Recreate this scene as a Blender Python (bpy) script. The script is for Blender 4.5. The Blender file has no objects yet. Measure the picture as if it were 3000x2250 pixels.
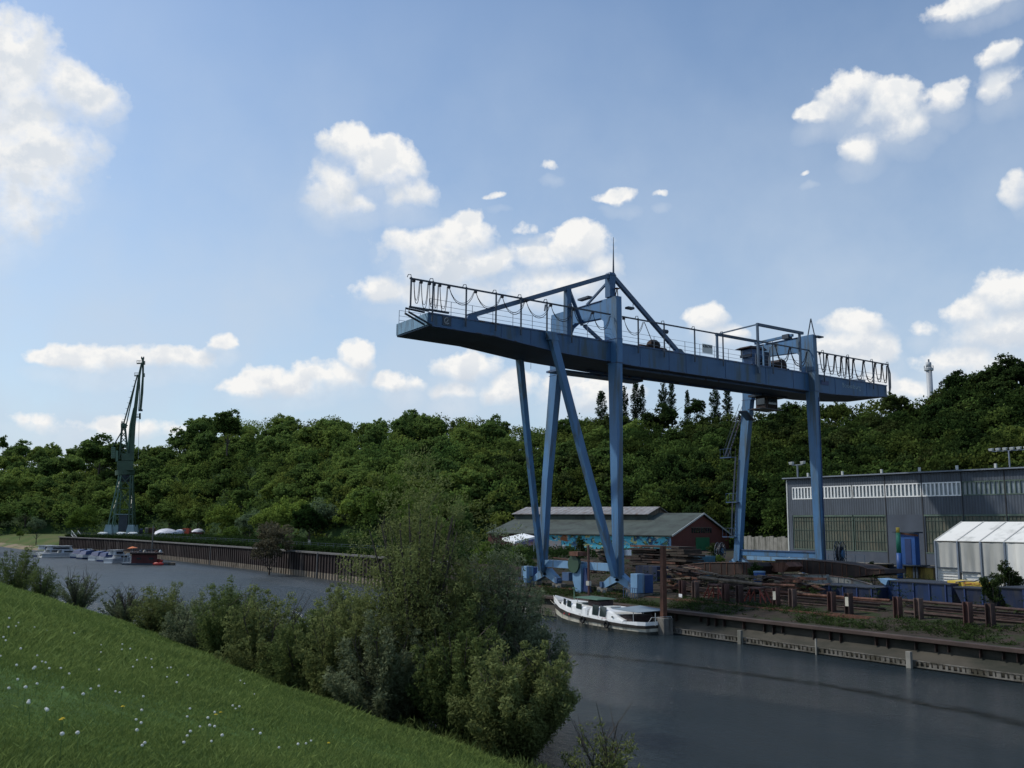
import bpy, math, random
import numpy as np
from mathutils import Vector, Matrix

S = bpy.context.scene
COL = S.collection
R = math.radians
rnd = random.Random(7)

# ------------------------------------------------------------------ camera calibration
# world: +Y runs along the river (away), +X across it to the quay, z = 0 is the water
FPX, PITCH, ROLL, HEAD = 2698.0, .1546, .0111, .6004
EYE = Vector((0, 0, 8))
Hd = Vector((math.sin(HEAD), math.cos(HEAD), 0)); R0 = Vector((math.cos(HEAD), -math.sin(HEAD), 0)); ZV = Vector((0, 0, 1))
Fw = Hd * math.cos(PITCH) + ZV * math.sin(PITCH)
U0 = -Hd * math.sin(PITCH) + ZV * math.cos(PITCH)
RT = R0 * math.cos(ROLL) + U0 * math.sin(ROLL)
UP = -R0 * math.sin(ROLL) + U0 * math.cos(ROLL)

def ray(x, y):
    return Fw * FPX + RT * (x - 1500) - UP * (y - 1125)
def P(x, y, axis, val):
    """survey: the point of the sight line through a photo pixel on the plane axis = val"""
    d = ray(x, y); return EYE + d * ((val - EYE[axis]) / d[axis])
def PW(x, y, w):
    """same, at horizontal distance w along the heading"""
    d = ray(x, y); return EYE + d * (w / d.dot(Hd))
def GND(x, y, z): return P(x, y, 2, z)

cam = bpy.data.cameras.new('camera'); cam.sensor_width = 36; cam.lens = FPX * 36 / 3000
cam.clip_start = .1; cam.clip_end = 12000
co = bpy.data.objects.new('camera', cam); COL.objects.link(co)
co.matrix_world = Matrix(((RT.x, UP.x, -Fw.x, EYE.x), (RT.y, UP.y, -Fw.y, EYE.y), (RT.z, UP.z, -Fw.z, EYE.z), (0, 0, 0, 1)))
S.camera = co

# ------------------------------------------------------------------ materials
def srgb(r, g, b):
    f = lambda c: (c / 255) / 12.92 if c <= 10 else ((c / 255 + .055) / 1.055) ** 2.4
    return (f(r), f(g), f(b), 1)
def new_mat(name):
    m = bpy.data.materials.new(name); m.use_nodes = True
    nt = m.node_tree; nt.nodes.clear()
    o = nt.nodes.new('ShaderNodeOutputMaterial'); b = nt.nodes.new('ShaderNodeBsdfPrincipled')
    nt.links.new(b.outputs[0], o.inputs[0])
    return m, nt, b, o
def N(nt, t, **k):
    n = nt.nodes.new('ShaderNode' + t)
    for a, v in k.items(): setattr(n, a, v)
    return n
def mixrgb(nt, fac, a, b, mode='MIX'):
    n = N(nt, 'Mix', data_type='RGBA', blend_type=mode)
    for i, v in ((0, fac), (6, a), (7, b)):
        if hasattr(v, 'links'): nt.links.new(v, n.inputs[i])
        else: n.inputs[i].default_value = v
    return n.outputs[2]
def mapr(nt, v, a, b, c=0, d=1, clamp=True):
    n = N(nt, 'MapRange', clamp=clamp); nt.links.new(v, n.inputs[0])
    for i, x in zip((1, 2, 3, 4), (a, b, c, d)): n.inputs[i].default_value = x
    return n.outputs[0]
def noise(nt, vec, scale, detail=3, rough=.55, stretch=None):
    if stretch:
        mp = N(nt, 'Mapping'); mp.inputs[3].default_value = stretch; nt.links.new(vec, mp.inputs[0]); vec = mp.outputs[0]
    n = N(nt, 'TexNoise'); n.inputs['Scale'].default_value = scale; n.inputs['Detail'].default_value = detail; n.inputs['Roughness'].default_value = rough
    nt.links.new(vec, n.inputs['Vector']); return n.outputs[0]
def mat(name, col, rough=.6, var=.25, scale=.8, metal=0, col2=None, amt=.5, scale2=1.5, stretch=(1, 1, .15), bump=0, spec=.4, geo=False):
    """paint / steel / stone: base colour with large tonal drift and a second colour (rust, dirt, moss) in vertical runs"""
    m, nt, b, o = new_mat(name)
    tc = N(nt, 'TexCoord').outputs['Object'] if not geo else N(nt, 'NewGeometry').outputs['Position']
    c = col if len(col) == 4 else (*col, 1)
    n1 = noise(nt, tc, scale, 4)
    f = mapr(nt, n1, .3, .7, 1 - var, 1 + var)
    sc = N(nt, 'VectorMath', operation='SCALE'); sc.inputs[0].default_value = c[:3]; nt.links.new(f, sc.inputs['Scale'])
    out = sc.outputs[0]
    if col2 is not None:
        c2 = col2 if len(col2) == 4 else (*col2, 1)
        n2 = noise(nt, tc, scale2, 5, .65, stretch)
        f2 = mapr(nt, n2, .68 - amt * .4, .76 - amt * .25)
        out = mixrgb(nt, f2, out, c2)
    nt.links.new(out, b.inputs['Base Color'])
    b.inputs['Roughness'].default_value = rough; b.inputs['Metallic'].default_value = metal
    b.inputs['Specular IOR Level'].default_value = spec
    if bump:
        bp = N(nt, 'Bump'); bp.inputs['Strength'].default_value = bump; bp.inputs['Distance'].default_value = .05
        nt.links.new(noise(nt, tc, scale * 6, 4), bp.inputs['Height']); nt.links.new(bp.outputs[0], b.inputs['Normal'])
    return m
def ribbed(name, col, pitch, axis, var=.15, col2=None, strength=.6, rough=.6, geo_scale=.4):
    """corrugated sheet: ribs along one object axis"""
    m, nt, b, o = new_mat(name)
    tc = N(nt, 'TexCoord').outputs['Object']
    sx = N(nt, 'SeparateXYZ'); nt.links.new(tc, sx.inputs[0])
    mu = N(nt, 'Math', operation='MULTIPLY'); nt.links.new(sx.outputs[axis], mu.inputs[0]); mu.inputs[1].default_value = 2 * math.pi / pitch
    sn = N(nt, 'Math', operation='SINE'); nt.links.new(mu.outputs[0], sn.inputs[0])
    g = mapr(nt, sn.outputs[0], -1, 1, .78, 1.08)
    n1 = mapr(nt, noise(nt, tc, geo_scale, 5, .6, (1, 1, .4)), .3, .7, 1 - var, 1 + var)
    mm = N(nt, 'Math', operation='MULTIPLY'); nt.links.new(g, mm.inputs[0]); nt.links.new(n1, mm.inputs[1])
    sc = N(nt, 'VectorMath', operation='SCALE'); sc.inputs[0].default_value = col[:3]; nt.links.new(mm.outputs[0], sc.inputs['Scale'])
    out = sc.outputs[0]
    if col2 is not None:
        out = mixrgb(nt, mapr(nt, noise(nt, tc, 1.2, 5, .65, (1, 1, .2)), .5, .66), out, (*col2[:3], 1))
    nt.links.new(out, b.inputs['Base Color']); b.inputs['Roughness'].default_value = rough
    bp = N(nt, 'Bump'); bp.inputs['Strength'].default_value = strength; bp.inputs['Distance'].default_value = .05
    nt.links.new(sn.outputs[0], bp.inputs['Height']); nt.links.new(bp.outputs[0], b.inputs['Normal'])
    return m
def leafmat(name, dark, light, rvar=.18, trans=.4, hue=(.35, .25, .02)):
    m = bpy.data.materials.new(name); m.use_nodes = True; nt = m.node_tree; nt.nodes.clear()
    o = N(nt, 'OutputMaterial')
    at = N(nt, 'Attribute', attribute_name='v')
    oi = N(nt, 'ObjectInfo')
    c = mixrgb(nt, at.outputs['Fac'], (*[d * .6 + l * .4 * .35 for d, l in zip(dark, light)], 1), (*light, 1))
    c = mixrgb(nt, mapr(nt, oi.outputs['Random'], .55, 1, 0, .45), c, (*hue, 1), 'MIX') if hue else c
    n = mapr(nt, oi.outputs['Random'], 0, 1, 1 - rvar, 1 + rvar)
    sc = N(nt, 'VectorMath', operation='SCALE'); nt.links.new(c, sc.inputs[0]); nt.links.new(n, sc.inputs['Scale'])
    d = N(nt, 'BsdfDiffuse'); t = N(nt, 'BsdfTranslucent'); mx = N(nt, 'MixShader'); mx.inputs[0].default_value = trans
    nt.links.new(sc.outputs[0], d.inputs[0]); nt.links.new(sc.outputs[0], t.inputs[0])
    nt.links.new(d.outputs[0], mx.inputs[1]); nt.links.new(t.outputs[0], mx.inputs[2]); nt.links.new(mx.outputs[0], o.inputs[0])
    return m

RUST = (.085, .035, .02)
M = {}
M['blue'] = mat('blue_steel_paint', (.062, .160, .305), .5, .16, .25, col2=(.065, .095, .115), amt=.50, scale2=1.1, stretch=(1, 1, .1))
M['blue_dark'] = mat('dark_blue_steel_paint', (.05, .10, .20), .5, .2, .5, col2=(.05, .03, .02), amt=.4)
M['blue_pale'] = mat('pale_blue_steel_paint', (.15, .28, .43), .5, .12, .6, col2=(.12, .14, .15), amt=.4)
M['blue_girder'] = mat('weathered_shaded_blue_girder_paint', (.036, .100, .200), .5, .14, .3, col2=(.04, .07, .09), amt=.45, scale2=.9, stretch=(1, 1, .12))  # weathered blue, with the web's shaded side put into the darker tone
M['line'] = mat('dark_weathered_steel', (.035, .05, .07), .5, .2)
M['cable'] = mat('black_rubber_cable', (.012, .012, .016), .6, .2)
M['conc'] = mat('grey_concrete', (.17, .16, .14), .85, .25, 1.2, col2=(.06, .055, .045), amt=.5, bump=.4)
M['conc_mid'] = mat('mid_concrete', (.24, .23, .20), .8, .2, 1, col2=(.10, .10, .08), amt=.5)
M['conc_pale'] = mat('pale_concrete', (.42, .40, .35), .8, .15, 1.2, col2=(.15, .14, .11), amt=.45)
M['rust'] = mat('rusty_steel', RUST, .8, .4, 1.5, col2=(.16, .075, .05), amt=.5, bump=.3)
M['rust_red'] = mat('red_brown_primer_steel', (.095, .046, .038), .7, .3, 1.5, col2=(.06, .03, .02), amt=.55)
M['rust_dark'] = mat('dark_rusty_plate', (.022, .014, .011), .75, .5, .7, col2=(.05, .025, .018), amt=.5)
M['wood'] = mat('weathered_timber', (.14, .11, .08), .85, .3, 2, col2=(.06, .05, .035), amt=.5)
M['white'] = mat('white_paint', (.78, .79, .78), .35, .05, 1.2, col2=(.45, .45, .42), amt=.25)
M['cream'] = mat('cream_paint', (.52, .49, .40), .5, .15, 2, col2=(.18, .16, .12), amt=.45)
M['glass'] = mat('dark_window_glass', (.02, .03, .035), .08, .3, spec=.8)
M['black'] = mat('black_rubber', (.012, .012, .012), .7, .3)
M['grey_cloth'] = mat('grey_awning_cloth', (.17, .22, .26), .8, .1)
M['green_cloth'] = mat('green_awning_cloth', (.055, .12, .085), .8, .1)
M['brown_cloth'] = mat('dark_brown_tarpaulin', (.05, .035, .035), .85, .4, 6)
M['tent'] = mat('white_tent_fabric', (.72, .71, .66), .6, .04, .3, col2=(.5, .5, .46), amt=.3, scale2=.6)
M['tent_wall'] = mat('grey_white_tent_wall_fabric', (.40, .40, .37), .6, .08, .5, col2=(.30, .30, .27), amt=.4, scale2=.7)
M['yellow'] = mat('yellow_paint', (.50, .36, .05), .6, .2, 1, col2=(.16, .10, .03), amt=.4)
M['yellow_wall'] = mat('faded_yellow_wall_paint', (.30, .22, .05), .8, .25, .6, col2=(.07, .05, .025), amt=.6)
M['blue_door'] = mat('bright_blue_paint', (.018, .075, .25), .5, .2, .8)
M['blue_hull'] = mat('navy_blue_hull_paint', (.006, .014, .042), .5, .35, .8, col2=(.03, .03, .035), amt=.45)
M['green_door'] = mat('green_gate_paint', (.02, .13, .055), .6, .12, .6)
M['green_crane'] = mat('dark_green_crane_paint', (.030, .065, .038), .5, .25, .4)
M['green_crane_light'] = mat('sea_green_crane_paint', (.085, .155, .105), .5, .2, .4)
M['slate'] = mat('pale_blue_grey_cover', (.22, .31, .35), .5, .15)
M['red'] = mat('red_paint', (.45, .04, .03), .5, .15)
M['red_dark'] = mat('dark_red_paint', (.075, .012, .012), .6, .25, 1)
M['orange'] = mat('orange_paint', (.60, .16, .03), .5, .1)
M['navy'] = mat('navy_paint', (.02, .04, .12), .5, .2)
M['purple'] = mat('dull_violet_plastic', (.12, .10, .22), .5, .2)
M['chimney'] = mat('pale_grey_steel_flue', (.36, .38, .40), .5, .1, .2, col2=(.22, .23, .25), amt=.4, scale2=.3)
M['lamp'] = mat('pale_lamp_housing', (.50, .52, .50), .4, .1)
M['hall'] = ribbed('blue_grey_corrugated_cladding', (.062, .078, .100), .35, 1, .28, (.045, .056, .072), .3)
M['hall_plain'] = mat('blue_grey_render', (.062, .077, .102), .8, .2, .35, col2=(.08, .095, .12), amt=.4, scale2=.4)
M['hall_glass'] = mat('old_factory_glazing', (.075, .085, .062), .5, .35, .6, col2=(.12, .11, .075), amt=.5, scale2=.8, stretch=(1, 1, .6), spec=.5)
M['hall_frame'] = mat('green_grey_window_frame', (.085, .125, .10), .6, .2)
M['hall_roof'] = mat('dark_roof_felt', (.03, .032, .035), .8, .2)
M['pale_glass'] = mat('grey_blue_panes', (.20, .24, .26), .15, .35, .9, spec=.6)
M['roof_dark'] = mat('dark_grey_green_roofing', (.055, .07, .06), .85, .2, .3, col2=(.035, .042, .036), amt=.5, scale2=.4, stretch=(1, 1, 1))
M['roof_tin'] = ribbed('grey_corrugated_roof_sheet', (.21, .205, .20), 1.1, 1, .3, (.13, .085, .06), .3)
M['brick'] = None
def brickmat(name, c1, c2, cm, scale=2.2):
    m, nt, b, o = new_mat(name)
    tc = N(nt, 'TexCoord').outputs['Object']
    mp = N(nt, 'Mapping'); mp.inputs[2].default_value = (R(90), 0, 0); nt.links.new(tc, mp.inputs[0])
    br = N(nt, 'TexBrick'); br.inputs['Color1'].default_value = (*c1, 1); br.inputs['Color2'].default_value = (*c2, 1); br.inputs['Mortar'].default_value = (*cm, 1)
    br.inputs['Scale'].default_value = scale; br.inputs['Mortar Size'].default_value = .015; nt.links.new(mp.outputs[0], br.inputs['Vector'])
    out = mixrgb(nt, mapr(nt, noise(nt, tc, .35, 5), .4, .7, 0, .6), br.outputs[0], (c1[0] * .5, c1[1] * .5, c1[2] * .5, 1))
    nt.links.new(out, b.inputs['Base Color']); b.inputs['Roughness'].default_value = .85
    return m
M['brick'] = brickmat('dark_red_brick', (.15, .036, .026), (.10, .028, .020), (.08, .055, .045))

def muralmat():
    m, nt, b, o = new_mat('spray_painted_mural')
    tc = N(nt, 'TexCoord').outputs['Object']
    base = mixrgb(nt, noise(nt, tc, .25, 4), (.04, .33, .47, 1), (.12, .55, .66, 1))
    def blot(c, lo, hi, seed, sc, dist=1.2):
        nonlocal base
        mp = N(nt, 'Mapping'); mp.inputs[1].default_value = (seed, seed * 1.7, seed * .6); mp.inputs[3].default_value = (1, .45, .6); nt.links.new(tc, mp.inputs[0])
        n = N(nt, 'TexNoise'); n.inputs['Scale'].default_value = sc; n.inputs['Detail'].default_value = 4; n.inputs['Distortion'].default_value = dist
        nt.links.new(mp.outputs[0], n.inputs['Vector'])
        base = mixrgb(nt, mapr(nt, n.outputs[0], lo, hi), base, (*c, 1))
    blot((.02, .08, .17), .56, .60, 3, .5); blot((.10, .16, .06), .55, .58, 11, .7, 2.5)
    blot((.55, .52, .20), .60, .63, 23, .9, 3); blot((.62, .62, .55), .62, .64, 31, 1.1, 3); blot((.03, .035, .03), .60, .62, 47, 1.2, 3.5)
    blot((.30, .10, .03), .64, .67, 59, .5, 1)
    nt.links.new(base, b.inputs['Base Color']); b.inputs['Roughness'].default_value = .7
    return m
M['mural'] = muralmat()

def groundmat(name, cols, scales, bump=.5):
    m, nt, b, o = new_mat(name)
    tc = N(nt, 'NewGeometry').outputs['Position']
    out = (*cols[0], 1)
    for c, s in zip(cols[1:], scales):
        out = mixrgb(nt, mapr(nt, noise(nt, tc, s, 6, .62), .46, .58), out, (*c, 1))
    nt.links.new(out, b.inputs['Base Color']); b.inputs['Roughness'].default_value = .95; b.inputs['Specular IOR Level'].default_value = .1
    bp = N(nt, 'Bump'); bp.inputs['Strength'].default_value = bump; bp.inputs['Distance'].default_value = .15
    nt.links.new(noise(nt, tc, 3, 6, .7), bp.inputs['Height']); nt.links.new(bp.outputs[0], b.inputs['Normal'])
    return m
M['yard'] = groundmat('yard_earth_and_weeds', [(.036, .031, .024), (.028, .042, .016), (.048, .038, .031)], [.35, 1.1])
M['bank_grass'] = groundmat('meadow_slope', [(.060, .115, .028), (.078, .142, .036), (.048, .090, .022)], [.25, .9], .4)
M['woodfloor'] = groundmat('wooded_slope_ground', [(.022, .044, .014), (.030, .056, .016)], [.08], 1)
M['beach'] = groundmat('sandy_bank', [(.24, .19, .13), (.10, .13, .05)], [.15])
M['bed'] = groundmat('river_bed', [(.04, .04, .03), (.05, .05, .035)], [.2])

def watermat():
    m, nt, b, o = new_mat('rippled_river_water')
    tc = N(nt, 'NewGeometry').outputs['Position']
    b.inputs['Base Color'].default_value = (.012, .019, .021, 1)
    b.inputs['IOR'].default_value = 1.333
    patch = mapr(nt, noise(nt, tc, .035, 4, .6, (1, .35, 1)), .42, .62)
    sy = N(nt, 'SeparateXYZ'); nt.links.new(tc, sy.inputs[0])
    ra = N(nt, 'Math', operation='ADD'); nt.links.new(mapr(nt, patch, 0, 1, .05, .14), ra.inputs[0]); nt.links.new(mapr(nt, sy.outputs[1], 60, 150, 0, .30), ra.inputs[1]); nt.links.new(ra.outputs[0], b.inputs['Roughness'])
    w1 = noise(nt, tc, 3.0, 6, .70, (1, .7, 1)); w2 = noise(nt, tc, .45, 3, .5, (1.2, .7, 1))
    a = N(nt, 'Math', operation='MULTIPLY_ADD'); nt.links.new(w2, a.inputs[0]); a.inputs[1].default_value = .9; nt.links.new(w1, a.inputs[2])
    bp = N(nt, 'Bump'); bp.inputs['Distance'].default_value = .42
    # a boat's old wake: a winding band of steeper, darker chop down the middle of the river
    sx = N(nt, 'SeparateXYZ'); nt.links.new(tc, sx.inputs[0])
    def mth(op, a, b_=None, c=None):
        n = N(nt, 'Math', operation=op)
        for i, v in enumerate((a, b_, c)):
            if v is None: continue
            if hasattr(v, 'links'): nt.links.new(v, n.inputs[i])
            else: n.inputs[i].default_value = v
        return n.outputs[0]
    yy = sx.outputs[1]
    xc = mth('ADD', 42.0, mth('MULTIPLY', mth('POWER', mth('ABSOLUTE', mth('SUBTRACT', yy, 30.0)), 2.0), -.0115))
    dd = mth('ABSOLUTE', mth('SUBTRACT', mth('ADD', sx.outputs[0], mth('MULTIPLY', mth('SUBTRACT', noise(nt, tc, .35, 4), .5), 2.0)), xc))
    dd = mth('ADD', dd, mth('MULTIPLY', noise(nt, tc, 2.4, 5, .7, (1, .5, 1)), 3.4))
    band = mth('MULTIPLY', mapr(nt, dd, 1.5, 2.5, 1, 0), mapr(nt, yy, 46, 60, 1, 0))
    patch = mth('ADD', patch, mth('MULTIPLY', band, 1.3))
    nt.links.new(mixrgb(nt, band, (.018, .028, .033, 1), (.010, .013, .013, 1)), b.inputs['Base Color'])
    nt.links.new(mapr(nt, band, 0, 1, .48, .05), b.inputs['Specular IOR Level'])
    nt.links.new(mapr(nt, patch, 0, 1, .5, 1.0), bp.inputs['Strength'])
    nt.links.new(a.outputs[0], bp.inputs['Height']); nt.links.new(bp.outputs[0], b.inputs['Normal'])
    return m
M['water'] = watermat()

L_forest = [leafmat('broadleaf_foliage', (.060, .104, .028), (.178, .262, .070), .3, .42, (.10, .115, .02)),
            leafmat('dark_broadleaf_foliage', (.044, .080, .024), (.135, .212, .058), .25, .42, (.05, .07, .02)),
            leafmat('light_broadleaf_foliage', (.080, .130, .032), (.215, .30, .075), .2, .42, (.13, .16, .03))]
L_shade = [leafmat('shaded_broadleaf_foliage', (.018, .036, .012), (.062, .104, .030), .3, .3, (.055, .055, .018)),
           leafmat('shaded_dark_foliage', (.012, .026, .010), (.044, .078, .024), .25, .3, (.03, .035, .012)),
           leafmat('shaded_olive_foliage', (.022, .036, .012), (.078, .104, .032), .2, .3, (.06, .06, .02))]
L_poplar = leafmat('poplar_foliage', (.018, .034, .018), (.055, .090, .045), .15, .25, None)
L_willow = leafmat('willow_foliage', (.052, .072, .024), (.215, .250, .092), .12, .35, None)
L_willow2 = leafmat('grey_willow_foliage', (.050, .070, .036), (.215, .250, .140), .1, .35, None)
L_willow3 = leafmat('dull_green_bush_foliage', (.038, .062, .020), (.160, .205, .068), .12, .3, None)
L_purple = leafmat('grey_violet_bush_foliage', (.05, .048, .030), (.15, .135, .085), .1, .3, None)
L_grass = leafmat('grass_blades', (.082, .145, .034), (.225, .295, .090), 0, .35, None)
L_weeds = leafmat('weed_foliage', (.010, .020, .006), (.050, .076, .026), .2, .3, None)
M['bark'] = mat('brown_bark', (.06, .05, .04), .9, .3, 2, bump=.5)
M['seed'] = mat('dandelion_seed_fluff', (.85, .84, .78), .9, .05)
M['petal'] = mat('yellow_petals', (.70, .55, .02), .7, .05)
M['stemgreen'] = mat('green_stem', (.06, .12, .03), .8, .1)

# ------------------------------------------------------------------ mesh helpers
def tag(o, label=None, cat=None, group=None, kind=None):
    if label: o['label'] = label
    if cat: o['category'] = cat
    if group: o['group'] = group
    if kind: o['kind'] = kind
    return o
def thing(name, loc, label, cat, group=None, rz=0):
    o = bpy.data.objects.new(name, None); COL.objects.link(o); o.location = loc; o.rotation_euler = (0, 0, rz); o.empty_display_size = .5
    return tag(o, label, cat, group)
def root_of(o):
    while o.parent: o = o.parent
    return o

class MB:
    def __init__(s, tf=None): s.v = []; s.f = []; s.tf = tf
    def add(s, vs, fs):
        n = len(s.v)
        s.v += [tuple(s.tf(Vector(v))) if s.tf else tuple(v) for v in vs]
        s.f += [tuple(n + i for i in f) for f in fs]; return s
    def box(s, x0, x1, y0, y1, z0, z1):
        return s.add([(x0, y0, z0), (x1, y0, z0), (x1, y1, z0), (x0, y1, z0), (x0, y0, z1), (x1, y0, z1), (x1, y1, z1), (x0, y1, z1)],
                     [(0, 3, 2, 1), (4, 5, 6, 7), (0, 1, 5, 4), (1, 2, 6, 5), (2, 3, 7, 6), (3, 0, 4, 7)])
    def hex(s, a, b):
        """two quads (lists of 4 points) joined"""
        return s.add(list(a) + list(b), [(0, 3, 2, 1), (4, 5, 6, 7), (0, 1, 5, 4), (1, 2, 6, 5), (2, 3, 7, 6), (3, 0, 4, 7)])
    def taper(s, secs):
        """stack of horizontal rectangles (cx, cy, z, wx, wy)"""
        vs = []; fs = []
        for (cx, cy, z, wx, wy) in secs:
            vs += [(cx - wx / 2, cy - wy / 2, z), (cx + wx / 2, cy - wy / 2, z), (cx + wx / 2, cy + wy / 2, z), (cx - wx / 2, cy + wy / 2, z)]
        n = len(secs)
        for i in range(n - 1):
            for k in range(4):
                a = i * 4 + k; b = i * 4 + (k + 1) % 4; fs.append((a, b, b + 4, a + 4))
        fs.append((3, 2, 1, 0)); fs.append(tuple((n - 1) * 4 + k for k in range(4)))
        return s.add(vs, fs)
    def beam(s, p, q, w, h=None, up=(0, 0, 1)):
        p, q = Vector(p), Vector(q); h = h or w; d = (q - p).normalized(); u = Vector(up)
        if abs(d.dot(u)) > .98: u = Vector((0, 1, 0))
        a = d.cross(u).normalized() * w / 2; b = a.cross(d).normalized() * h / 2
        return s.hex([p - a - b, p + a - b, p + a + b, p - a + b], [q - a - b, q + a - b, q + a + b, q - a + b])
    def tube(s, pts, r, n=6, cap=True):
        pts = [Vector(p) for p in pts]; rs = r if isinstance(r, (list, tuple)) else [r] * len(pts)
        vs = []; fs = []; prev = None
        for i, p in enumerate(pts):
            d = (pts[min(i + 1, len(pts) - 1)] - pts[max(i - 1, 0)]).normalized()
            u = prev if prev else (Vector((0, 0, 1)) if abs(d.z) < .9 else Vector((1, 0, 0)))
            a = d.cross(u).normalized(); b = a.cross(d).normalized(); prev = b
            for k in range(n):
                t = 2 * math.pi * k / n; vs.append(p + (a * math.cos(t) + b * math.sin(t)) * rs[i])
        for i in range(len(pts) - 1):
            for k in range(n): fs.append((i * n + k, i * n + (k + 1) % n, (i + 1) * n + (k + 1) % n, (i + 1) * n + k))
        if cap: fs.append(tuple(reversed(range(n)))); fs.append(tuple((len(pts) - 1) * n + k for k in range(n)))
        return s.add(vs, fs)
    def prism(s, poly, axis, a, b):
        """extrude a 2-D polygon along an axis; poly in the two other axes in order"""
        def pt(u, v, w):
            l = [u, v]; l.insert(axis, w); return tuple(l)
        n = len(poly)
        vs = [pt(u, v, a) for u, v in poly] + [pt(u, v, b) for u, v in poly]
        fs = [tuple(range(n)), tuple(reversed(range(n, 2 * n)))] + [(i, i + n, (i + 1) % n + n, (i + 1) % n) for i in range(n)]
        return s.add(vs, fs)
    def disc(s, c, axis, r, th, n=16):
        c = Vector(c); d = Vector(axis).normalized(); return s.tube([c - d * th / 2, c + d * th / 2], r, n)
    def sphere(s, c, r, n=8, m=6, sc=(1, 1, 1)):
        vs = []; fs = []
        for i in range(m + 1):
            t = math.pi * i / m
            for k in range(n):
                a = 2 * math.pi * k / n; vs.append((c[0] + r * sc[0] * math.sin(t) * math.cos(a), c[1] + r * sc[1] * math.sin(t) * math.sin(a), c[2] + r * sc[2] * math.cos(t)))
        for i in range(m):
            for k in range(n): fs.append((i * n + k, (i + 1) * n + k, (i + 1) * n + (k + 1) % n, i * n + (k + 1) % n))
        return s.add(vs, fs)
    def build(s, name, m, parent=None, smooth=False, label=None, cat=None, group=None, kind=None, bevel=0, origin=None):
        off = Vector((0, 0, 0))
        if parent is not None: off = root_of(parent).location
        elif origin is not None: off = Vector(origin)
        me = bpy.data.meshes.new(name)
        me.from_pydata([(v[0] - off[0], v[1] - off[1], v[2] - off[2]) for v in s.v], [], s.f)
        me.materials.append(M[m] if isinstance(m, str) else m)
        if smooth:
            for p in me.polygons: p.use_smooth = True
        me.update()
        import bmesh
        bm = bmesh.new(); bm.from_mesh(me); bmesh.ops.recalc_face_normals(bm, faces=bm.faces); bm.to_mesh(me); bm.free()
        o = bpy.data.objects.new(name, me); COL.objects.link(o)
        if parent is not None: o.parent = parent
        else: o.location = off
        if bevel:
            b = o.modifiers.new('bevel', 'BEVEL'); b.width = bevel; b.segments = 2; b.limit_method = 'ANGLE'
        return tag(o, label, cat, group, kind)

def copy_tree(o, parent=None):
    c = o.copy(); COL.objects.link(c)
    if parent is not None: c.parent = parent
    for ch in [x for x in bpy.data.objects if x.parent == o]: copy_tree(ch, c)
    return c
def np_mesh(name, verts, nquad, m, v=None, tri=False):
    """many loose quads (or triangles): verts (nquad*k, 3)"""
    k = 3 if tri else 4
    me = bpy.data.meshes.new(name)
    me.vertices.add(len(verts)); me.vertices.foreach_set('co', np.ascontiguousarray(verts, dtype=np.float32).ravel())
    me.loops.add(nquad * k); me.loops.foreach_set('vertex_index', np.arange(nquad * k, dtype=np.int32))
    me.polygons.add(nquad); me.polygons.foreach_set('loop_start', np.arange(0, nquad * k, k, dtype=np.int32))
    me.materials.append(m)
    if v is not None:
        a = me.attributes.new('v', 'FLOAT', 'FACE'); a.data.foreach_set('value', np.ascontiguousarray(v, dtype=np.float32))
    me.update(calc_edges=True); me.validate()
    return me

def leaves(rng, cen, rad, per, ll, lw, vbase, up=.35, flat=.8, droop=0):
    """diamond leaves scattered in clumps; cen (n,3), rad (n), vbase (n) tone of each clump"""
    n = len(cen); k = n * per
    c = np.repeat(cen, per, 0); r = np.repeat(rad, per); vb = np.repeat(vbase, per)
    d = rng.normal(size=(k, 3)); d /= np.linalg.norm(d, axis=1)[:, None]
    d[:, 2] = np.where(d[:, 2] < 0, d[:, 2] * (1 - up), d[:, 2]); rr = r * rng.uniform(.35, 1.08, k) ** .6
    p = c + d * rr[:, None] * np.array([1, 1, flat])
    a = rng.normal(size=(k, 3)) * .8 + d * .5; a[:, 2] -= droop; a /= np.linalg.norm(a, axis=1)[:, None]
    nn = rng.normal(size=(k, 3)) * .55 + d + np.array([0, 0, .35]); b = np.cross(nn, a); b /= np.linalg.norm(b, axis=1)[:, None] + 1e-9
    s = rng.uniform(.6, 1.3, k)[:, None]
    a = a * s * ll / 2; b = b * s * lw / 2
    q = np.stack([p - a, p + b, p + a, p - b], 1).reshape(-1, 3)
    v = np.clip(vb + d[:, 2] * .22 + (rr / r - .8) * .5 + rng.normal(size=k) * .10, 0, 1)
    return q, v

def crown_clumps(rng, rx, ry, rz, nl, nc, lr=.45, cr=.17, zc=0, zmin=-.5):
    """lobes on an ellipsoid, clumps on the lobes"""
    cen = []; rad = []; vb = []
    for i in range(nl):
        while True:
            d = rng.normal(size=3); d /= np.linalg.norm(d)
            if d[2] > zmin: break
        rl = lr * rng.uniform(.65, 1.25); m = rng.uniform(.35, 1 - rl * .55)
        c = d * m; tone = rng.uniform(.3, .68)
        for j in range(nc):
            e = rng.normal(size=3); e /= np.linalg.norm(e); e[2] = e[2] if e[2] > -.45 else -e[2]
            cc = c + e * rl * rng.uniform(.7, 1)
            cen.append((cc[0] * rx, cc[1] * ry, cc[2] * rz + zc)); rad.append(cr * rng.uniform(.7, 1.35) * (rx + ry + rz) / 3)
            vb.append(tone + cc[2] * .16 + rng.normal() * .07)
    return np.array(cen), np.array(rad), np.array(vb)

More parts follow.
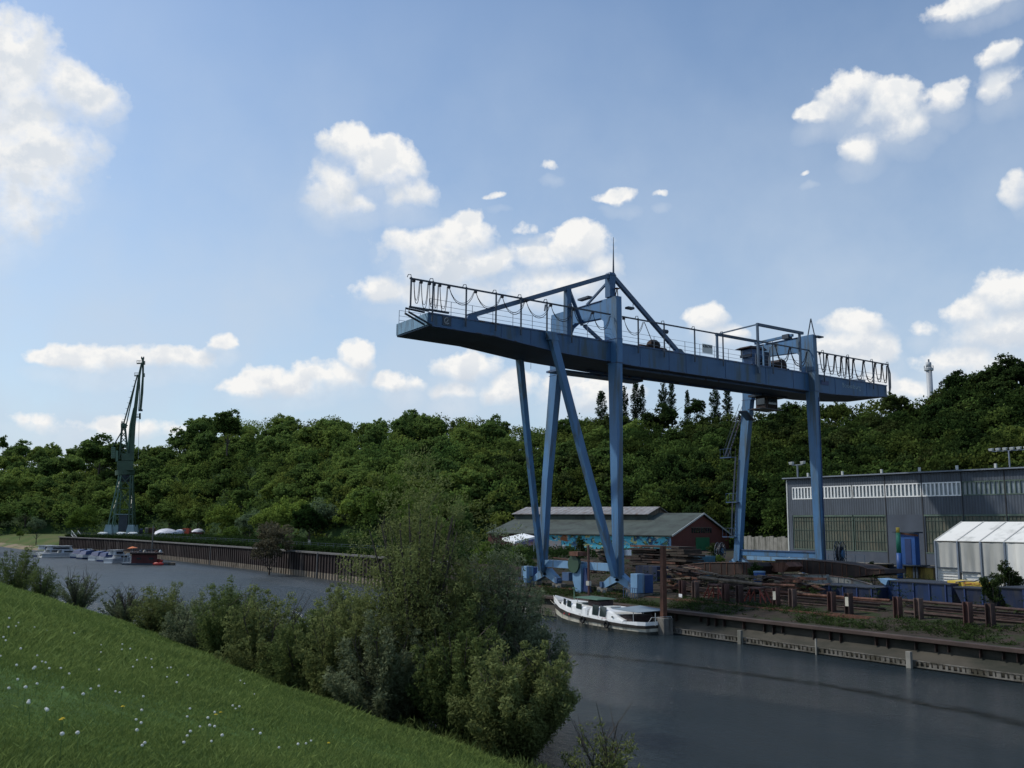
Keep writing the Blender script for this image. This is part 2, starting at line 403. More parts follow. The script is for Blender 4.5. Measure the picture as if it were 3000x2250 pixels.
# ------------------------------------------------------------------ world, sun
def build_world():
    w = bpy.data.worlds.new('World'); S.world = w; w.use_nodes = True; nt = w.node_tree; nt.nodes.clear()
    out = N(nt, 'OutputWorld'); bg = N(nt, 'Background'); nt.links.new(bg.outputs[0], out.inputs[0])
    sky = N(nt, 'TexSky'); sky.sky_type = 'NISHITA'; sky.sun_disc = False
    sky.sun_elevation = R(SUN_EL); sky.sun_rotation = R(SUN_AZ); sky.altitude = 0; sky.air_density = 1.0; sky.dust_density = 1.2; sky.ozone_density = 1.6
    bg.inputs[1].default_value = SKY
    g = N(nt, 'NewGeometry'); tc = N(nt, 'TexCoord')
    sx = N(nt, 'SeparateXYZ'); nt.links.new(tc.outputs['Generated'], sx.inputs[0])
    def mth(op, a, b=None, c=None):
        n = N(nt, 'Math', operation=op)
        for i, v in enumerate((a, b, c)):
            if v is None: continue
            if hasattr(v, 'links'): nt.links.new(v, n.inputs[i])
            else: n.inputs[i].default_value = v
        return n.outputs[0]
    az = mth('ARCTAN2', sx.outputs[0], sx.outputs[1]); el = mth('ARCSINE', sx.outputs[2])
    cb = N(nt, 'CombineXYZ'); nt.links.new(az, cb.inputs[0]); nt.links.new(el, cb.inputs[1])
    p0 = cb.outputs[0]
    def nz(vec, scale, detail, rough, off=(0, 0, 0), col=False):
        mp = N(nt, 'Mapping'); mp.inputs[1].default_value = off; nt.links.new(vec, mp.inputs[0])
        n = N(nt, 'TexNoise'); n.inputs['Scale'].default_value = scale; n.inputs['Detail'].default_value = detail; n.inputs['Roughness'].default_value = rough
        nt.links.new(mp.outputs[0], n.inputs[0]); return n.outputs[1 if col else 0]
    # domain warp
    wv = N(nt, 'VectorMath', operation='MULTIPLY_ADD'); nt.links.new(nz(p0, 9, 5, .6, (3, 1, 0), True), wv.inputs[0])
    wv.inputs[1].default_value = (.055, .045, 0); 
    w2 = N(nt, 'VectorMath', operation='SUBTRACT'); nt.links.new(p0, w2.inputs[0]); w2.inputs[1].default_value = (.0275, .0225, 0)
    nt.links.new(w2.outputs[0], wv.inputs[2]); pw = wv.outputs[0]
    def field(vec):
        acc = None
        for (x, y, rx, ry, k) in CLOUDS:
            d = ray(x, y).normalized(); a = math.atan2(d.x, d.y); e = math.asin(d.z)
            s = N(nt, 'VectorMath', operation='SUBTRACT'); nt.links.new(vec, s.inputs[0]); s.inputs[1].default_value = (a, e, 0)
            m = N(nt, 'VectorMath', operation='MULTIPLY'); nt.links.new(s.outputs[0], m.inputs[0]); m.inputs[1].default_value = (FPX / rx * .84, FPX / ry * .90, 0)
            q = N(nt, 'VectorMath', operation='DOT_PRODUCT'); nt.links.new(m.outputs[0], q.inputs[0]); nt.links.new(m.outputs[0], q.inputs[1])
            v = mth('SUBTRACT', k + .12, q.outputs['Value'])
            acc = v if acc is None else mth('SMOOTH_MAX', acc, v, .35)
        return mth('MAXIMUM', acc, -2.0)
    f = field(pw)
    pu = N(nt, 'VectorMath', operation='ADD'); nt.links.new(pw, pu.inputs[0]); pu.inputs[1].default_value = (-.003, .014, 0)
    fu = field(pu.outputs[0])
    n1 = nz(p0, 26, 8, .58); n1b = nz(p0, 26, 8, .58, (.010, -.012, 0))
    n2 = nz(p0, 7, 5, .55, (7, 2, 0))
    dens = mth('ADD', mth('MULTIPLY', f, .85), mth('ADD', mth('MULTIPLY', mth('SUBTRACT', n1, .5), 2.7), mth('MULTIPLY', mth('SUBTRACT', nz(p0, 12, 4, .5, (1, 5, 0)), .5), 1.6)))
    under = mth('SUBTRACT', fu, f)
    crisp = mapr(nt, under, -.9, .5, 0, 1)
    cvd = mth('DIVIDE', dens, mth('MULTIPLY_ADD', crisp, .70, .46))
    cover = mapr(nt, cvd, .0, 1.0)
    densu = mth('ADD', mth('MULTIPLY', fu, .85), mth('MULTIPLY', mth('SUBTRACT', n2, .5), 2.0))
    soft = mapr(nt, densu, -.15, 1.5, 0, .45)
    cov = mth('MAXIMUM', cover, soft)
    core = mapr(nt, dens, .1, 1.5)
    relief = mapr(nt, mth('SUBTRACT', n1, n1b), -.09, .09, -1, 1)
    relief2 = mapr(nt, n2, .35, .65, -1, 1)
    # cloud colour: bright rims, grey-blue thick bottoms
    t = mth('MULTIPLY_ADD', relief, .19, mth('MULTIPLY_ADD', mapr(nt, under, -.9, .7), .46, mth('MULTIPLY_ADD', core, .16, mth('MULTIPLY', relief2, .08))))
    lit = mixrgb(nt, mapr(nt, t, .02, .66), (CB * 1.0, CB * .995, CB * .98, 1), (CB * .68, CB * .745, CB * .83, 1))
    lit = mixrgb(nt, mapr(nt, cover, .0, .6, .35, 0), lit, (CB * .80, CB * .87, CB * .95, 1))
    tint = N(nt, 'VectorMath', operation='MULTIPLY'); nt.links.new(sky.outputs[0], tint.inputs[0]); tint.inputs[1].default_value = SKYTINT
    # thin milky veil, denser toward the horizon
    veil = mth('MULTIPLY', mapr(nt, el, .02, .58, 1.0, .08), mapr(nt, n2, .3, .7, .55, 1.1))
    s1 = mixrgb(nt, veil, tint.outputs[0], (CB * .60, CB * .705, CB * .84, 1))
    fin = mixrgb(nt, mth('MULTIPLY', cov, mapr(nt, el, -.01, .06, .25, 1)), s1, lit)
    nt.links.new(fin, bg.inputs[0])
SUN_AZ, SUN_EL = -42.0, 47.0
SKY = .115
CB = 8.1
SKYTINT = (1.08, 1.22, 1.30)
CLOUDS = [
 (40, 230, 150, 130, 1), (170, 260, 110, 80, 1), (260, 290, 90, 70, .9), (60, 420, 170, 190, 1), (20, 600, 120, 120, .9), (120, 520, 90, 90, .8),
 (1000, 430, 80, 60, 1), (970, 540, 80, 80, 1), (1100, 480, 110, 70, 1), (1180, 560, 80, 60, .9), (1040, 590, 80, 40, .8),
 (1210, 730, 110, 75, 1), (1340, 690, 100, 60, 1), (1290, 780, 150, 90, 1), (1440, 770, 90, 50, .9), (1600, 750, 110, 60, .9), (1690, 720, 90, 55, 1), (1740, 780, 60, 60, .9),
 (1200, 870, 180, 50, .7), (1450, 850, 200, 65, .8), (1640, 830, 150, 60, .8),
 (2480, 285, 72, 62, 1), (2390, 335, 60, 30, .8), (2590, 320, 90, 65, 1), (2760, 290, 70, 50, .9), (2530, 430, 65, 50, .95), (2650, 370, 90, 55, .9),
 (2850, 5, 120, 35, .9), (2920, 160, 60, 35, .4), (2950, 250, 80, 50, .5), (2990, 560, 40, 60, .6),
 (1630, 490, 40, 18, .6), (1460, 575, 45, 14, .6), (1800, 588, 65, 20, .8), (1550, 665, 50, 25, .6), (1930, 580, 30, 14, .4), (2365, 500, 18, 12, .5),
 (2070, 930, 60, 45, 1), (2120, 980, 70, 40, .8), (2500, 940, 80, 50, .9), (2480, 1010, 110, 60, 1), (2570, 1030, 60, 50, .9),
 (2700, 955, 55, 30, .6), (2860, 915, 70, 40, .9), (2960, 860, 80, 60, 1), (2980, 960, 140, 60, 1), (2850, 1050, 150, 45, .9), (2650, 1130, 90, 35, .9), (2580, 1110, 60, 40, .8),
 (1040, 1045, 45, 42, 1), (950, 1095, 100, 45, 1), (850, 1120, 120, 50, 1), (730, 1140, 70, 35, .9), (1170, 1110, 60, 38, .9), (1360, 1060, 90, 50, .9), (1340, 1130, 70, 40, .8), (1700, 1170, 150, 60, .9), (1500, 1140, 110, 50, .8),
 (630, 1000, 40, 30, 1), (520, 1045, 90, 40, .9), (380, 1050, 110, 40, .8), (260, 1055, 120, 35, .8), (130, 1050, 70, 28, .7), (250, 1240, 240, 40, .5),
]
build_world()
sd = bpy.data.lights.new('sun', 'SUN'); sd.energy = 2.8; sd.angle = R(1.5); sd.color = (1, .95, .87)
so = bpy.data.objects.new('sun', sd); COL.objects.link(so)
sv = Vector((math.sin(R(SUN_AZ)) * math.cos(R(SUN_EL)), math.cos(R(SUN_AZ)) * math.cos(R(SUN_EL)), math.sin(R(SUN_EL))))
so.rotation_euler = sv.to_track_quat('Z', 'Y').to_euler(); so.location = (0, 0, 60)
S.view_settings.view_transform = 'Standard'; S.view_settings.look = 'None'; S.view_settings.exposure = 0

# ------------------------------------------------------------------ ground, water
def sheet(name, pts, m, z=0, kind='structure'):
    b = MB(); b.add([(x, y, z) for x, y in pts], [tuple(range(len(pts)))]); return b.build(name, m, kind=kind)
sheet('ground', [(-4000, -4000), (6000, -4000), (6000, 6000), (-4000, 6000)], 'bed', -2.2)
sheet('water', [(-900, -600), (120, -600), (120, 1500), (-900, 1500)], 'water', 0)

def dike_z(x, y):
    """near bank: crest, slope down to the river, foot bends away far upstream"""
    foot = 17.4 - max(0, y - 62) * .11
    t = x / foot
    if t <= 0: return 6.4 + .0 * t
    if t < 1: return 6.4 - 5.9 * (t ** 1.04)
    return .5 - (x - foot) * .42
def build_dike():
    xs = [-40, -25, -12, -6, -3, -1, 0] + [i * .6 for i in range(1, 42)]
    ys = [-30 + i * 1.5 for i in range(0, 150)] + [200, 220, 260, 320, 400]
    vs = []; fs = []
    for y in ys:
        for x in xs: 
            e = .06 * math.sin(x * 1.1 + y * .37) + .05 * math.sin(y * .9 - x * .6)
            vs.append((x, y, dike_z(x, y) + (e if x > 1 else 0)))
    n = len(xs)
    for j in range(len(ys) - 1):
        for i in range(n - 1): fs.append((j * n + i, j * n + i + 1, (j + 1) * n + i + 1, (j + 1) * n + i))
    b = MB(); b.add(vs, fs); b.build('meadow_slope', 'bank_grass', kind='structure', smooth=True)
build_dike()

# far land: near-quay yard, far quay land, beach
YARD = [(52.95, -80), (52.95, 84), (57.2, 96), (57.2, 172), (54.2, 255), (45.6, 300)]
def shore_x(y):
    for (a, b) in zip(YARD, YARD[1:]):
        if a[1] <= y <= b[1]: return a[0] + (b[0] - a[0]) * (y - a[1]) / (b[1] - a[1])
    return YARD[0][0] if y < -80 else 45.6
def yard_z(x, y):
    s = x - shore_x(y)
    if y < 88:
        if s < 2.2: return 1.62
        if s < 6: return 1.62 + (s - 2.2) / 3.8 * .55
        if s < 12: return 2.17 + (s - 6) / 6 * .5
        return 2.7
    return 3.75 + min(.8, s * .008)
def build_yard():
    ys = [-80, -40, -10] + [i * 3 for i in range(0, 29)] + [86.5, 89, 91.5, 94] + list(range(97, 300, 8)) + [300]
    ss = [0, 1.1, 2.2, 3.2, 4.5, 6, 8, 10, 12, 15, 20, 30, 45, 65, 90, 130, 180]
    vs = []; fs = []
    for y in ys:
        for s in ss:
            x = shore_x(y) + s
            z = yard_z(x, y)
            if 3 < s < 60: z += .07 * math.sin(x * .9 + y * .5) + .06 * math.sin(y * 1.3)
            if y in (86.5, 89, 91.5): z = 1.7 + (3.8 - 1.7) * {86.5: .1, 89: .55, 91.5: .95}[y]
            vs.append((x, y, z))
    n = len(ss)
    for j in range(len(ys) - 1):
        for i in range(n - 1): fs.append((j * n + i, j * n + i + 1, (j + 1) * n + i + 1, (j + 1) * n + i))
    MB().add(vs, fs).build('yard_ground', 'yard', kind='structure', smooth=True)
    # bank left of the quay end with beach at the water
    pts = [(45.6, 300, 3.8), (41.5, 296, .1), (37, 305, -.3), (34, 350, -.3), (20, 420, -.3), (-60, 560, -.3), (-60, 600, 3), (30, 450, 2.6), (43, 352, 2.6), (46, 318, 3)]
    # strips: waterline -> sand -> grass -> land
    wl = [(44.5, 292), (40, 299), (37, 310), (35, 352), (24, 420), (-60, 560), (-300, 800)]
    vs = []; fs = []
    prof = [(-3, -.6), (0, -.05), (2.2, .55), (4.5, .9), (9, 2.6), (16, 3.6), (60, 4.2), (160, 4.4), (420, 4.4)]
    for (x, y) in wl:
        for (s, z) in prof: vs.append((x + s * .93, y + s * .37, z))
    n = len(prof)
    for j in range(len(wl) - 1):
        for i in range(n - 1): fs.append((j * n + i, j * n + i + 1, (j + 1) * n + i + 1, (j + 1) * n + i))
    sand = [f for k, f in enumerate(fs) if k % (n - 1) < 3]; gr = [f for k, f in enumerate(fs) if k % (n - 1) >= 3]
    MB().add(vs, sand).build('beach', 'beach', kind='structure', smooth=True)
    MB().add(vs, gr).build('far_bank_ground', M['bank_far'], kind='structure', smooth=True)
M['bank_far'] = groundmat('far_meadow', [(.075, .105, .03), (.05, .08, .02), (.10, .10, .04)], [.05, .2])
build_yard()

# ------------------------------------------------------------------ near quay
def near_quay():
    t = thing('quay_wall', (52.6, 60, 0), 'low old concrete quay wall with rusty steel coping and timber rubbing rails along the river', 'quay wall')
    y0, y1 = -20, 86
    MB().prism([(52.95, 1.5), (52.95, .95), (52.15, .38), (52.05, -1.2), (54, -1.2), (54, 1.5)], 1, y0, y1).build('wall', 'quay_conc', t)
    MB().box(52.5, 53.05, y0, y1, 1.48, 1.72).build('coping_beam', 'rust_cope', t, bevel=.03)
    b = MB(); y = y0
    r = random.Random(3)
    while y < y1:
        b.box(52.68, 52.94, y, y + .05, .8 + .25 * r.random(), 1.475); y += r.choice([.8, 1.3, 1.9, 2.6])
    b.build('bracket', 'rust_dark', t, label=None)
    b = MB(); b.box(51.85, 51.97, y0, y1, .42, .47); b.box(51.85, 51.97, y0, y1, .08, .15); b.build('rubbing_rail', 'quay_rail', t)
    b = MB(); y = y0
    while y < y1:
        b.box(51.88, 51.96, y, y + .12 + .15 * r.random(), .152, .418); y += .34
    b.build('rail_block', 'quay_rail', t)
    for (px, py) in ((2174, 1886), (2719, 1950), (1548, 1797)):
        p = GND(px, py, 0)
        MB().box(51.6, 51.84, p.y - .16, p.y + .16, -.6, .95).build('fender_post', 'conc_mid', t, bevel=.02)
    for (px, py) in ((1987, 1845), (2445, 1912)):
        p = GND(px, py, 0)
        MB().box(51.74, 51.84, p.y - .05, p.y + .05, -.4, 1.0).build('fender_post', 'conc_mid', t)
    return t
M['quay_conc'] = mat('stained_quay_concrete', (.046, .041, .031), .85, .3, .5, col2=(.020, .022, .015), amt=.55, scale2=.6, stretch=(1, .3, 1), bump=.4, geo=True)
M['rust_cope'] = mat('rusty_coping_steel', (.055, .037, .030), .8, .3, .8, col2=(.055, .035, .028), amt=.5, stretch=(1, .3, 1), bump=.3, geo=True)
M['quay_rail'] = mat('grey_weathered_timber', (.15, .14, .12), .85, .35, 2, col2=(.05, .045, .03), amt=.55, scale2=2, stretch=(1, .4, 1), geo=True)
near_quay()

def piles():
    t = thing('mooring_pile', (51.2, 53.6, 0), 'tall rust brown steel mooring pile standing in the river behind the stern of the boat', 'mooring pile')
    MB().taper([(51.15, 53.6, .9, .42, .36), (51.2, 53.6, 6.7, .34, .30)]).build('post', 'rust', t)
    MB().box(50.7, 51.7, 53.1, 54.15, -1, 1.25).build('base_block', 'conc', t, bevel=.05)
    t = thing('mooring_pile', (53.9, 66.0, 1.6), 'slender red brown steel pole on the quay in front of the portal crane', 'pole')
    MB().tube([(53.9, 66.05, 1.6), (53.95, 66.2, 6.5)], .11, 8).build('post', 'rust_red', t)
    MB().box(53.75, 54.05, 65.9, 66.3, 2.9, 3.3).build('sign_plate', 'conc_pale', t)
piles()

# ------------------------------------------------------------------ the blue portal crane
GY0, GY1, GT = 66.6, 72.3, 25.85       # girder: near web, far web, top
XQ, XL = 57.75, 87.4                   # quay legs, land legs
def gantry():
    g = thing('portal_crane', (XQ, 72, 1.7), 'huge sky blue portal crane with long box girder reaching out over the river', 'crane')
    # girder: variable depth
    prof = [(37, 24.72), (43.5, 24.66), (50.5, 24.05), (60, 23.78), (91, 23.78), (96, 24.0), (101.7, 24.45)]
    poly = [(37, GT)] + prof + [(101.7, GT)]
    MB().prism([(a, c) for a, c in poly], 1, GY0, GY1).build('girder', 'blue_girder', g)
    b = MB()   # stiffener flanges, top and bottom lips, panel joints
    b.box(36.95, 101.75, GY0 - .07, GY0 - .002, GT - .10, GT + .03)
    for (a, c) in zip(prof, prof[1:]):
        b.beam((a[0], GY0 - .04, a[1] + .03), (c[0], GY0 - .04, c[1] + .03), .07, .06, (0, 1, 0))
    for x in (39.2, 44.4, 47.6, 53.2, 60.9, 64.8, 67.2, 73, 79.4, 84, 91.5, 97.6, 99.9):
        zb = np.interp(x, [p[0] for p in prof], [p[1] for p in prof]) + .08
        b.box(x, x + .05, GY0 - .035, GY0 - .004, zb, GT - .11)
    b.build('flange', 'blue_dark', g)
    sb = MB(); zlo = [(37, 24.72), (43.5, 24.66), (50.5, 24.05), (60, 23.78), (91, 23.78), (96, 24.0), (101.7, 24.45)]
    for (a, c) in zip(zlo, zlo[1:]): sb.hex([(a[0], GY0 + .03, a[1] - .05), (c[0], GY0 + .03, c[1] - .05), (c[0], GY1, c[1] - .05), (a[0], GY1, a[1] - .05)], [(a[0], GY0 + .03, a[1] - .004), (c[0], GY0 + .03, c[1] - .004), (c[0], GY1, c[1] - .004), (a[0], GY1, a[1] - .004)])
    sb.build('soffit_shade_plate', 'soffit', g)  # separate sheet carrying the painted shade under the girder
    MB().box(37.0 - .1, 36.995, GY0 + .02, GY1 - .02, 24.8, GT - .02).build('end_plate', 'blue_pale2', g)
    MB().box(88.9, 90.3, GY0 - .05, GY0 - .005, 24.75, 25.25).build('hatch', 'navy', g)
    h = MB().box(38.35, 39.15, GY0 - .06, GY0 - .004, 24.95, 25.75).build('emblem_plate', 'line', g)
    rg = MB(); c0 = Vector((38.75, GY0 - .075, 25.35))
    rg.tube([c0 + Vector((math.cos(a) * .24, 0, math.sin(a) * .27)) for a in [R(20 * k) for k in range(3, 17)]], .035, 5)
    rg.beam(c0 + Vector((-.05, 0, -.15)), c0 + Vector((.12, 0, .14)), .05, .05); rg.build('emblem_mark', 'chimney', h)
    # underside trolley rail and side bracket platform
    b = MB(); b.box(57.9, 88.5, GY0 + .8, GY0 + 1.0, 23.55, 23.775); b.box(57.9, 88.5, GY1 - 1.2, GY1 - 1.0, 23.55, 23.775); b.build('runway_rail', 'blue_dark', g)
    MB().box(55.0, 66.5, GY1 + .003, 74.2, 23.55, 23.75).build('side_platform', 'blue_dark', g)
    # end bracket over the water
    b = MB()
    for y in (GY0 - .1, GY0 + .55):
        b.tube([(36.9, y, 25.95), (35.1, y, 26.05), (35.05, y, 25.6), (37.3, y, 24.75)], .09, 6)
    b.beam((35.1, GY0 - .1, 26.05), (38.9, GY0 - .1, 26.05), .16, .14); b.build('end_bracket', 'line', g)
    # legs
    def leg(x, near, name='leg'):
        b = MB()
        z0 = 3.45 if x == XQ else 4.3; x = x - (.25 if x == XQ else .35)
        if near:
            b.taper([(x + .15, 66.3, z0, .66, .85), (x, 66.3, 12, .68, .95), (x - .02, 66.4, 23.7, .74, 1.25)])
            b.taper([(x - .02, 66.42, 23.72, .72, 1.36), (x - .02, 66.42, GT + .2, .72, 1.40)])
            b.taper([(x - .02, 66.65, GT + .22, .68, 1.8), (x - .02, 66.85, 30.25, .66, 2.1)])
        else:
            b.taper([(x + .15, 78.3, z0, .66, .85), (x, 77.3, 13, .68, .95), (x - .02, 75.8, 23.7, .76, 1.25)])
            b.taper([(x - .02, 75.72, 23.72, .74, 1.4), (x - .02, 75.65, GT + .2, .74, 1.5)])
            b.taper([(x - .02, 75.3, GT + .22, .68, 2.1), (x - .02, 75.1, 30.25, .66, 2.3)])
        lg = b.build(name, 'blue', g)
        for z in (23.7, GT + .19):
            y = 66.5 if near else 75.75
            MB().box(x - .42, x + .40, y - .80, y + .80, z, z + .05).build('joint_flange', 'blue_dark', lg)
        return lg
    for x in (XQ, XL):
        ln = leg(x, True); leg(x, False)
        # portal beam with haunched opening
        z0, z1 = 28.75, 30.2
        poly = [(67.85, z1), (67.85, 27.4), (68.0, 28.1), (68.5, 28.55), (72.6, 28.75), (73.4, 28.45), (74.1, 27.4), (74.1, z1)]
        MB().prism([(a, c) for a, c in poly], 0, x - .33, x + .29).build('portal_beam', 'blue', g)
        MB().box(x - .42, x + .38, 66.3, 76.2, z1 + .06, z1 + .12).build('top_flange', 'blue_dark', g)
    # raking struts of the quay frame
    b = MB(); b.hex([(49.3, 66.0, 25.0), (50.4, 66.0, 25.0), (50.4, 66.55, 25.0), (49.3, 66.55, 25.0)], [(49.1, 66.0, 25.75), (50.0, 66.0, 25.75), (50.0, 66.55, 25.75), (49.1, 66.55, 25.75)])
    b.build('strut_shoe', 'blue', g)
    MB().taper([(57.35, 66.35, 3.6, .66, .62), (53.3, 66.3, 15, .66, .60), (49.9, 66.28, 25.0, .72, .5)]).build('strut', 'blue', g)
    MB().taper([(57.3, 77.9, 3.6, .52, .5), (53.36, 74.72, 15, .52, .5), (50.2, 72.05, 24.1, .56, .6)]).build('strut', 'blue', g)
    MB().box(58.15, 58.62, 65.6, 66.25, 5.55, 6.05).build('notice_board', 'white', g)
    # low cross beams
    b = MB(); b.box(57.45, 58.05, 66.9, 77.85, 4.05, 4.75).build('cross_beam', 'blue_pale', g)
    b = MB(); b.box(XL - .3, XL + .3, 66.9, 77.7, 5.0, 5.6); b.build('cross_beam', 'blue', g)
    b = MB(); b.box(XL - .42, XL + .42, 66.9, 77.7, 5.603, 5.68); b.build('cross_beam_walkway', 'blue_dark', g)
    MB().box(XL - .36, XL - .30, 68, 76.8, 4.5, 4.95).build('pipe_tray', 'blue_pale', g)
    # bogies: rocker beam on two wheel trucks
    def bogie(x, yc, z, side):
        rb = MB()
        for s in (-1, 1):
            rb.hex([(x - .3, yc - .35 * s, z + 1.5), (x + .3, yc - .35 * s, z + 1.5), (x + .3, yc + .45 * s, z + 2.15), (x - .3, yc + .45 * s, z + 2.15)],
                   [(x - .3, yc + 2.0 * s, z + .62), (x + .3, yc + 2.0 * s, z + .62), (x + .3, yc + 2.3 * s, z + 1.05), (x - .3, yc + 2.3 * s, z + 1.05)])
        rb.build('rocker_beam', 'blue_pale', g)
        for s in (-1, 1):
            y = yc + 2.1 * s
            tr = MB().box(x - .38, x + .38, y - .75, y + .75, z + .12, z + .72).build('wheel_truck', 'conc', g, bevel=.03)
            w = MB()
            for d in (-.42, .42): w.disc((x, y + d, z + .27), (1, 0, 0), .27, .9, 14)
            w.build('wheel', 'line', tr)
            MB().box(x - .46, x + .2, y - .14, y + .22, z + .74, z + 1.25).build('drive_motor', 'blue_dark', tr)
    bogie(58.0, 66.6, 1.75, -1); bogie(58.0, 77.9, 1.75, 1)
    bogie(XL, 66.4, 2.55, -1); bogie(XL, 78.3, 2.55, 1)
    # switch cabinets beside the feet
    for (y, c) in ((63.5, 'blue_pale'), (80.6, 'blue_pale')):
        MB().box(57.0, 57.9, y - .45, y + .45, 2.3, 4.0).build('switch_cabinet', c, g, bevel=.03)
        MB().box(57.92, 58.9, y - .5, y + .4, 2.3, 3.9).build('switch_cabinet', 'blue_door2', g, bevel=.03)
        MB().box(56.8, 59.0, y - .7, y + .7, 1.75, 2.25).build('cabinet_base', 'conc', g)
        b = MB()
        for k in range(7): b.box(56.55, 56.6, y - .9 + k * .3, y - .87 + k * .3, 1.75, 2.75)
        b.box(56.54, 56.61, y - .95, y + .95, 2.75, 2.8); b.build('guard_rail', 'blue_dark', g)
    # cable guide funnel and winch in the middle of the quay frame
    b = MB(); b.taper([(57.2, 71.4, 1.75, .5, .7), (57.2, 71.6, 3.0, .6, 1.3), (57.2, 71.6, 4.6, .6, 1.3)]); b.build('cable_funnel', 'blue_pale', g)
    MB().disc((56.85, 71.9, 4.55), (1, 0, 0), .85, .35, 20).build('cable_drum', 'green_crane', g)
    MB().box(56.7, 57.5, 72.6, 73.7, 2.9, 3.7).build('winch', 'blue_dark', g)
    MB().box(56.4, 57.5, 70.8, 72.2, 5.35, 5.75).build('drum_guard', 'rust', g)
    MB().hex([(57.1, 69.9, 1.8), (57.4, 69.9, 1.8), (57.4, 71, 1.8), (57.1, 71, 1.8)], [(57.1, 70.5, 4.2), (57.4, 70.5, 4.2), (57.4, 70.8, 4.2), (57.1, 70.8, 4.2)]).build('guide_post', 'navy', g)
    # spoked cable reels on the landward feet
    def reel(c, r):
        d = Vector((.35, -1, 0)).normalized(); u = d.cross(ZV).normalized()
        b = MB(); c = Vector(c)
        for o in (-.28, .28):
            b.tube([c + d * o + (u * math.cos(a) + ZV * math.sin(a)) * r for a in [2 * math.pi * k / 24 for k in range(25)]], .05, 5, False)
            for k in range(14):
                a = 2 * math.pi * k / 14; b.beam(c + d * o, c + d * o + (u * math.cos(a) + ZV * math.sin(a)) * r, .06, .05)
        rr = b.build('cable_reel', 'line', g)
        MB().disc(c, d, r * .34, .8, 16).build('reel_hub', 'blue', rr)
        MB().disc(c, d, r * .62, .4, 20).build('wound_cable', 'cable', rr)
    reel((88.9, 65.0, 5.5), 1.35); reel((86.6, 80.6, 5.45), 1.0)
    # stays and king posts over the quay frame
    ap = Vector((57.35, 66.9, 32.55))
    MB().beam((41.0, 66.85, 26.1), ap, .42, .42).build('stay', 'blue_dark2', g)
    MB().beam((66.2, 66.85, 26.05), ap + Vector((.25, 0, 0)), .34, .40).build('stay', 'blue_dark2', g)
    b = MB(); b.hex([(40.6, 66.6, 25.6), (42.2, 66.6, 25.6), (42.2, 67.1, 25.6), (40.6, 67.1, 25.6)], [(41.0, 66.62, 26.2), (41.7, 66.62, 26.35), (41.7, 67.08, 26.35), (41.0, 67.08, 26.2)])
    b.hex([(65.6, 66.6, 25.6), (67.4, 66.6, 25.6), (67.4, 67.1, 25.6), (65.6, 67.1, 25.6)], [(65.9, 66.62, 26.25), (66.6, 66.62, 26.25), (66.6, 67.08, 26.25), (65.9, 67.08, 26.25)]); b.build('stay_shoe', 'blue_girder', g)
    MB().box(57.05, 57.75, 66.6, 67.35, 30.33, 32.5).build('king_post', 'blue_girder', g)
    MB().taper([(57.4, 66.95, 32.52, .9, .8), (57.4, 66.95, 32.8, .6, .6)]).build('apex_plate', 'blue_dark2', g)
    MB().taper([(52.05, 66.9, GT, .55, .6), (52.05, 66.9, 30.3, .5, .55)]).build('king_post', 'blue_girder', g)
    MB().beam((52.2, 66.95, 30.4), (57.9, 72.0, 28.6), .3, .3).build('brace', 'blue_dark2', g)
    MB().beam((58.1, 71.9, 28.5), (62.5, 71.9, 25.9), .3, .3).build('brace', 'blue_dark2', g)
    MB().beam((57.4, 67.3, 32.0), (57.4, 70.6, 30.3), .2, .2).build('brace', 'blue_dark2', g)
    MB().tube([(57.75, 66.9, 32.7), (57.76, 66.9, 34.5), (57.78, 66.9, 36.5)], [.1, .06, .025], 6).build('lightning_rod', 'line', g)
    # lamps and fittings on the portals
    b = MB(); b.tube([(57.7, 66.2, 30.35), (57.7, 66.3, 31.1)], .05, 5); b.tube([(57.7, 66.6, 30.35), (57.7, 66.35, 31.1)], .05, 5); b.box(57.5, 57.9, 66.15, 66.5, 31.1, 31.2); b.build('rope_guide', 'rust', g)
    MB().box(57.3, 57.9, 70.3, 72.0, 31.0, 31.2).build('sheave_bracket', 'line', g)
    b = MB(); b.box(58.6, 59.4, 65.7, 66.2, 29.2, 29.4); b.tube([(59.3, 65.8, 29.4), (59.3, 65.8, 30.4), (58.7, 65.8, 30.4)], .04, 4); b.build('lamp_bracket', 'line', g)
    b = MB(); b.tube([(XL, 66.1, 30.35), (XL, 66.5, 32.3)], .07, 5); b.tube([(XL, 67.0, 30.35), (XL, 66.5, 32.3)], .07, 5); b.build('rope_guide', 'line', g)
    b = MB(); b.tube([(55.8, 75.6, 30.4), (55.9, 75.6, 31.1)], .09, 5); b.build('rope_guide', 'line', g)
    MB().box(XL - .2, XL + .9, 65.5, 66.1, 30.0, 30.15).build('lamp_bracket', 'line', g)
    # handrails on the girder, near and far edge
    for (y, x0, x1, tall) in ((GY0 + .12, 37.1, 101.5, 1), (GY1 - .12, 37.1, 101.5, 0)):
        b = MB()
        x = x0
        while x <= x1:
            b.box(x - .02, x + .02, y - .02, y + .02, GT, GT + 1.25); x += 2.15
        for z in (.35, .75, 1.25): b.box(x0, x1, y - .013, y + .013, GT + z, GT + z + .028)
        b.build('handrail', 'line2', g)
    b = MB(); 
    for x in (55.5, 53.0): b.box(x, x + .03, 74.1, 74.13, 23.75, 24.8)
    b.box(53, 66.4, 74.1, 74.13, 24.8, 24.84); b.build('handrail', 'line2', g)
    # festoon beam, posts, cables
    fy = GY0 - .22
    b = MB(); b.beam((35.0, fy, 28.45), (56.9, fy, 28.45), .10, .14); b.beam((58.4, fy, 28.45), (102.0, fy, 28.45), .10, .14)
    b.build('festoon_beam', 'line', g)
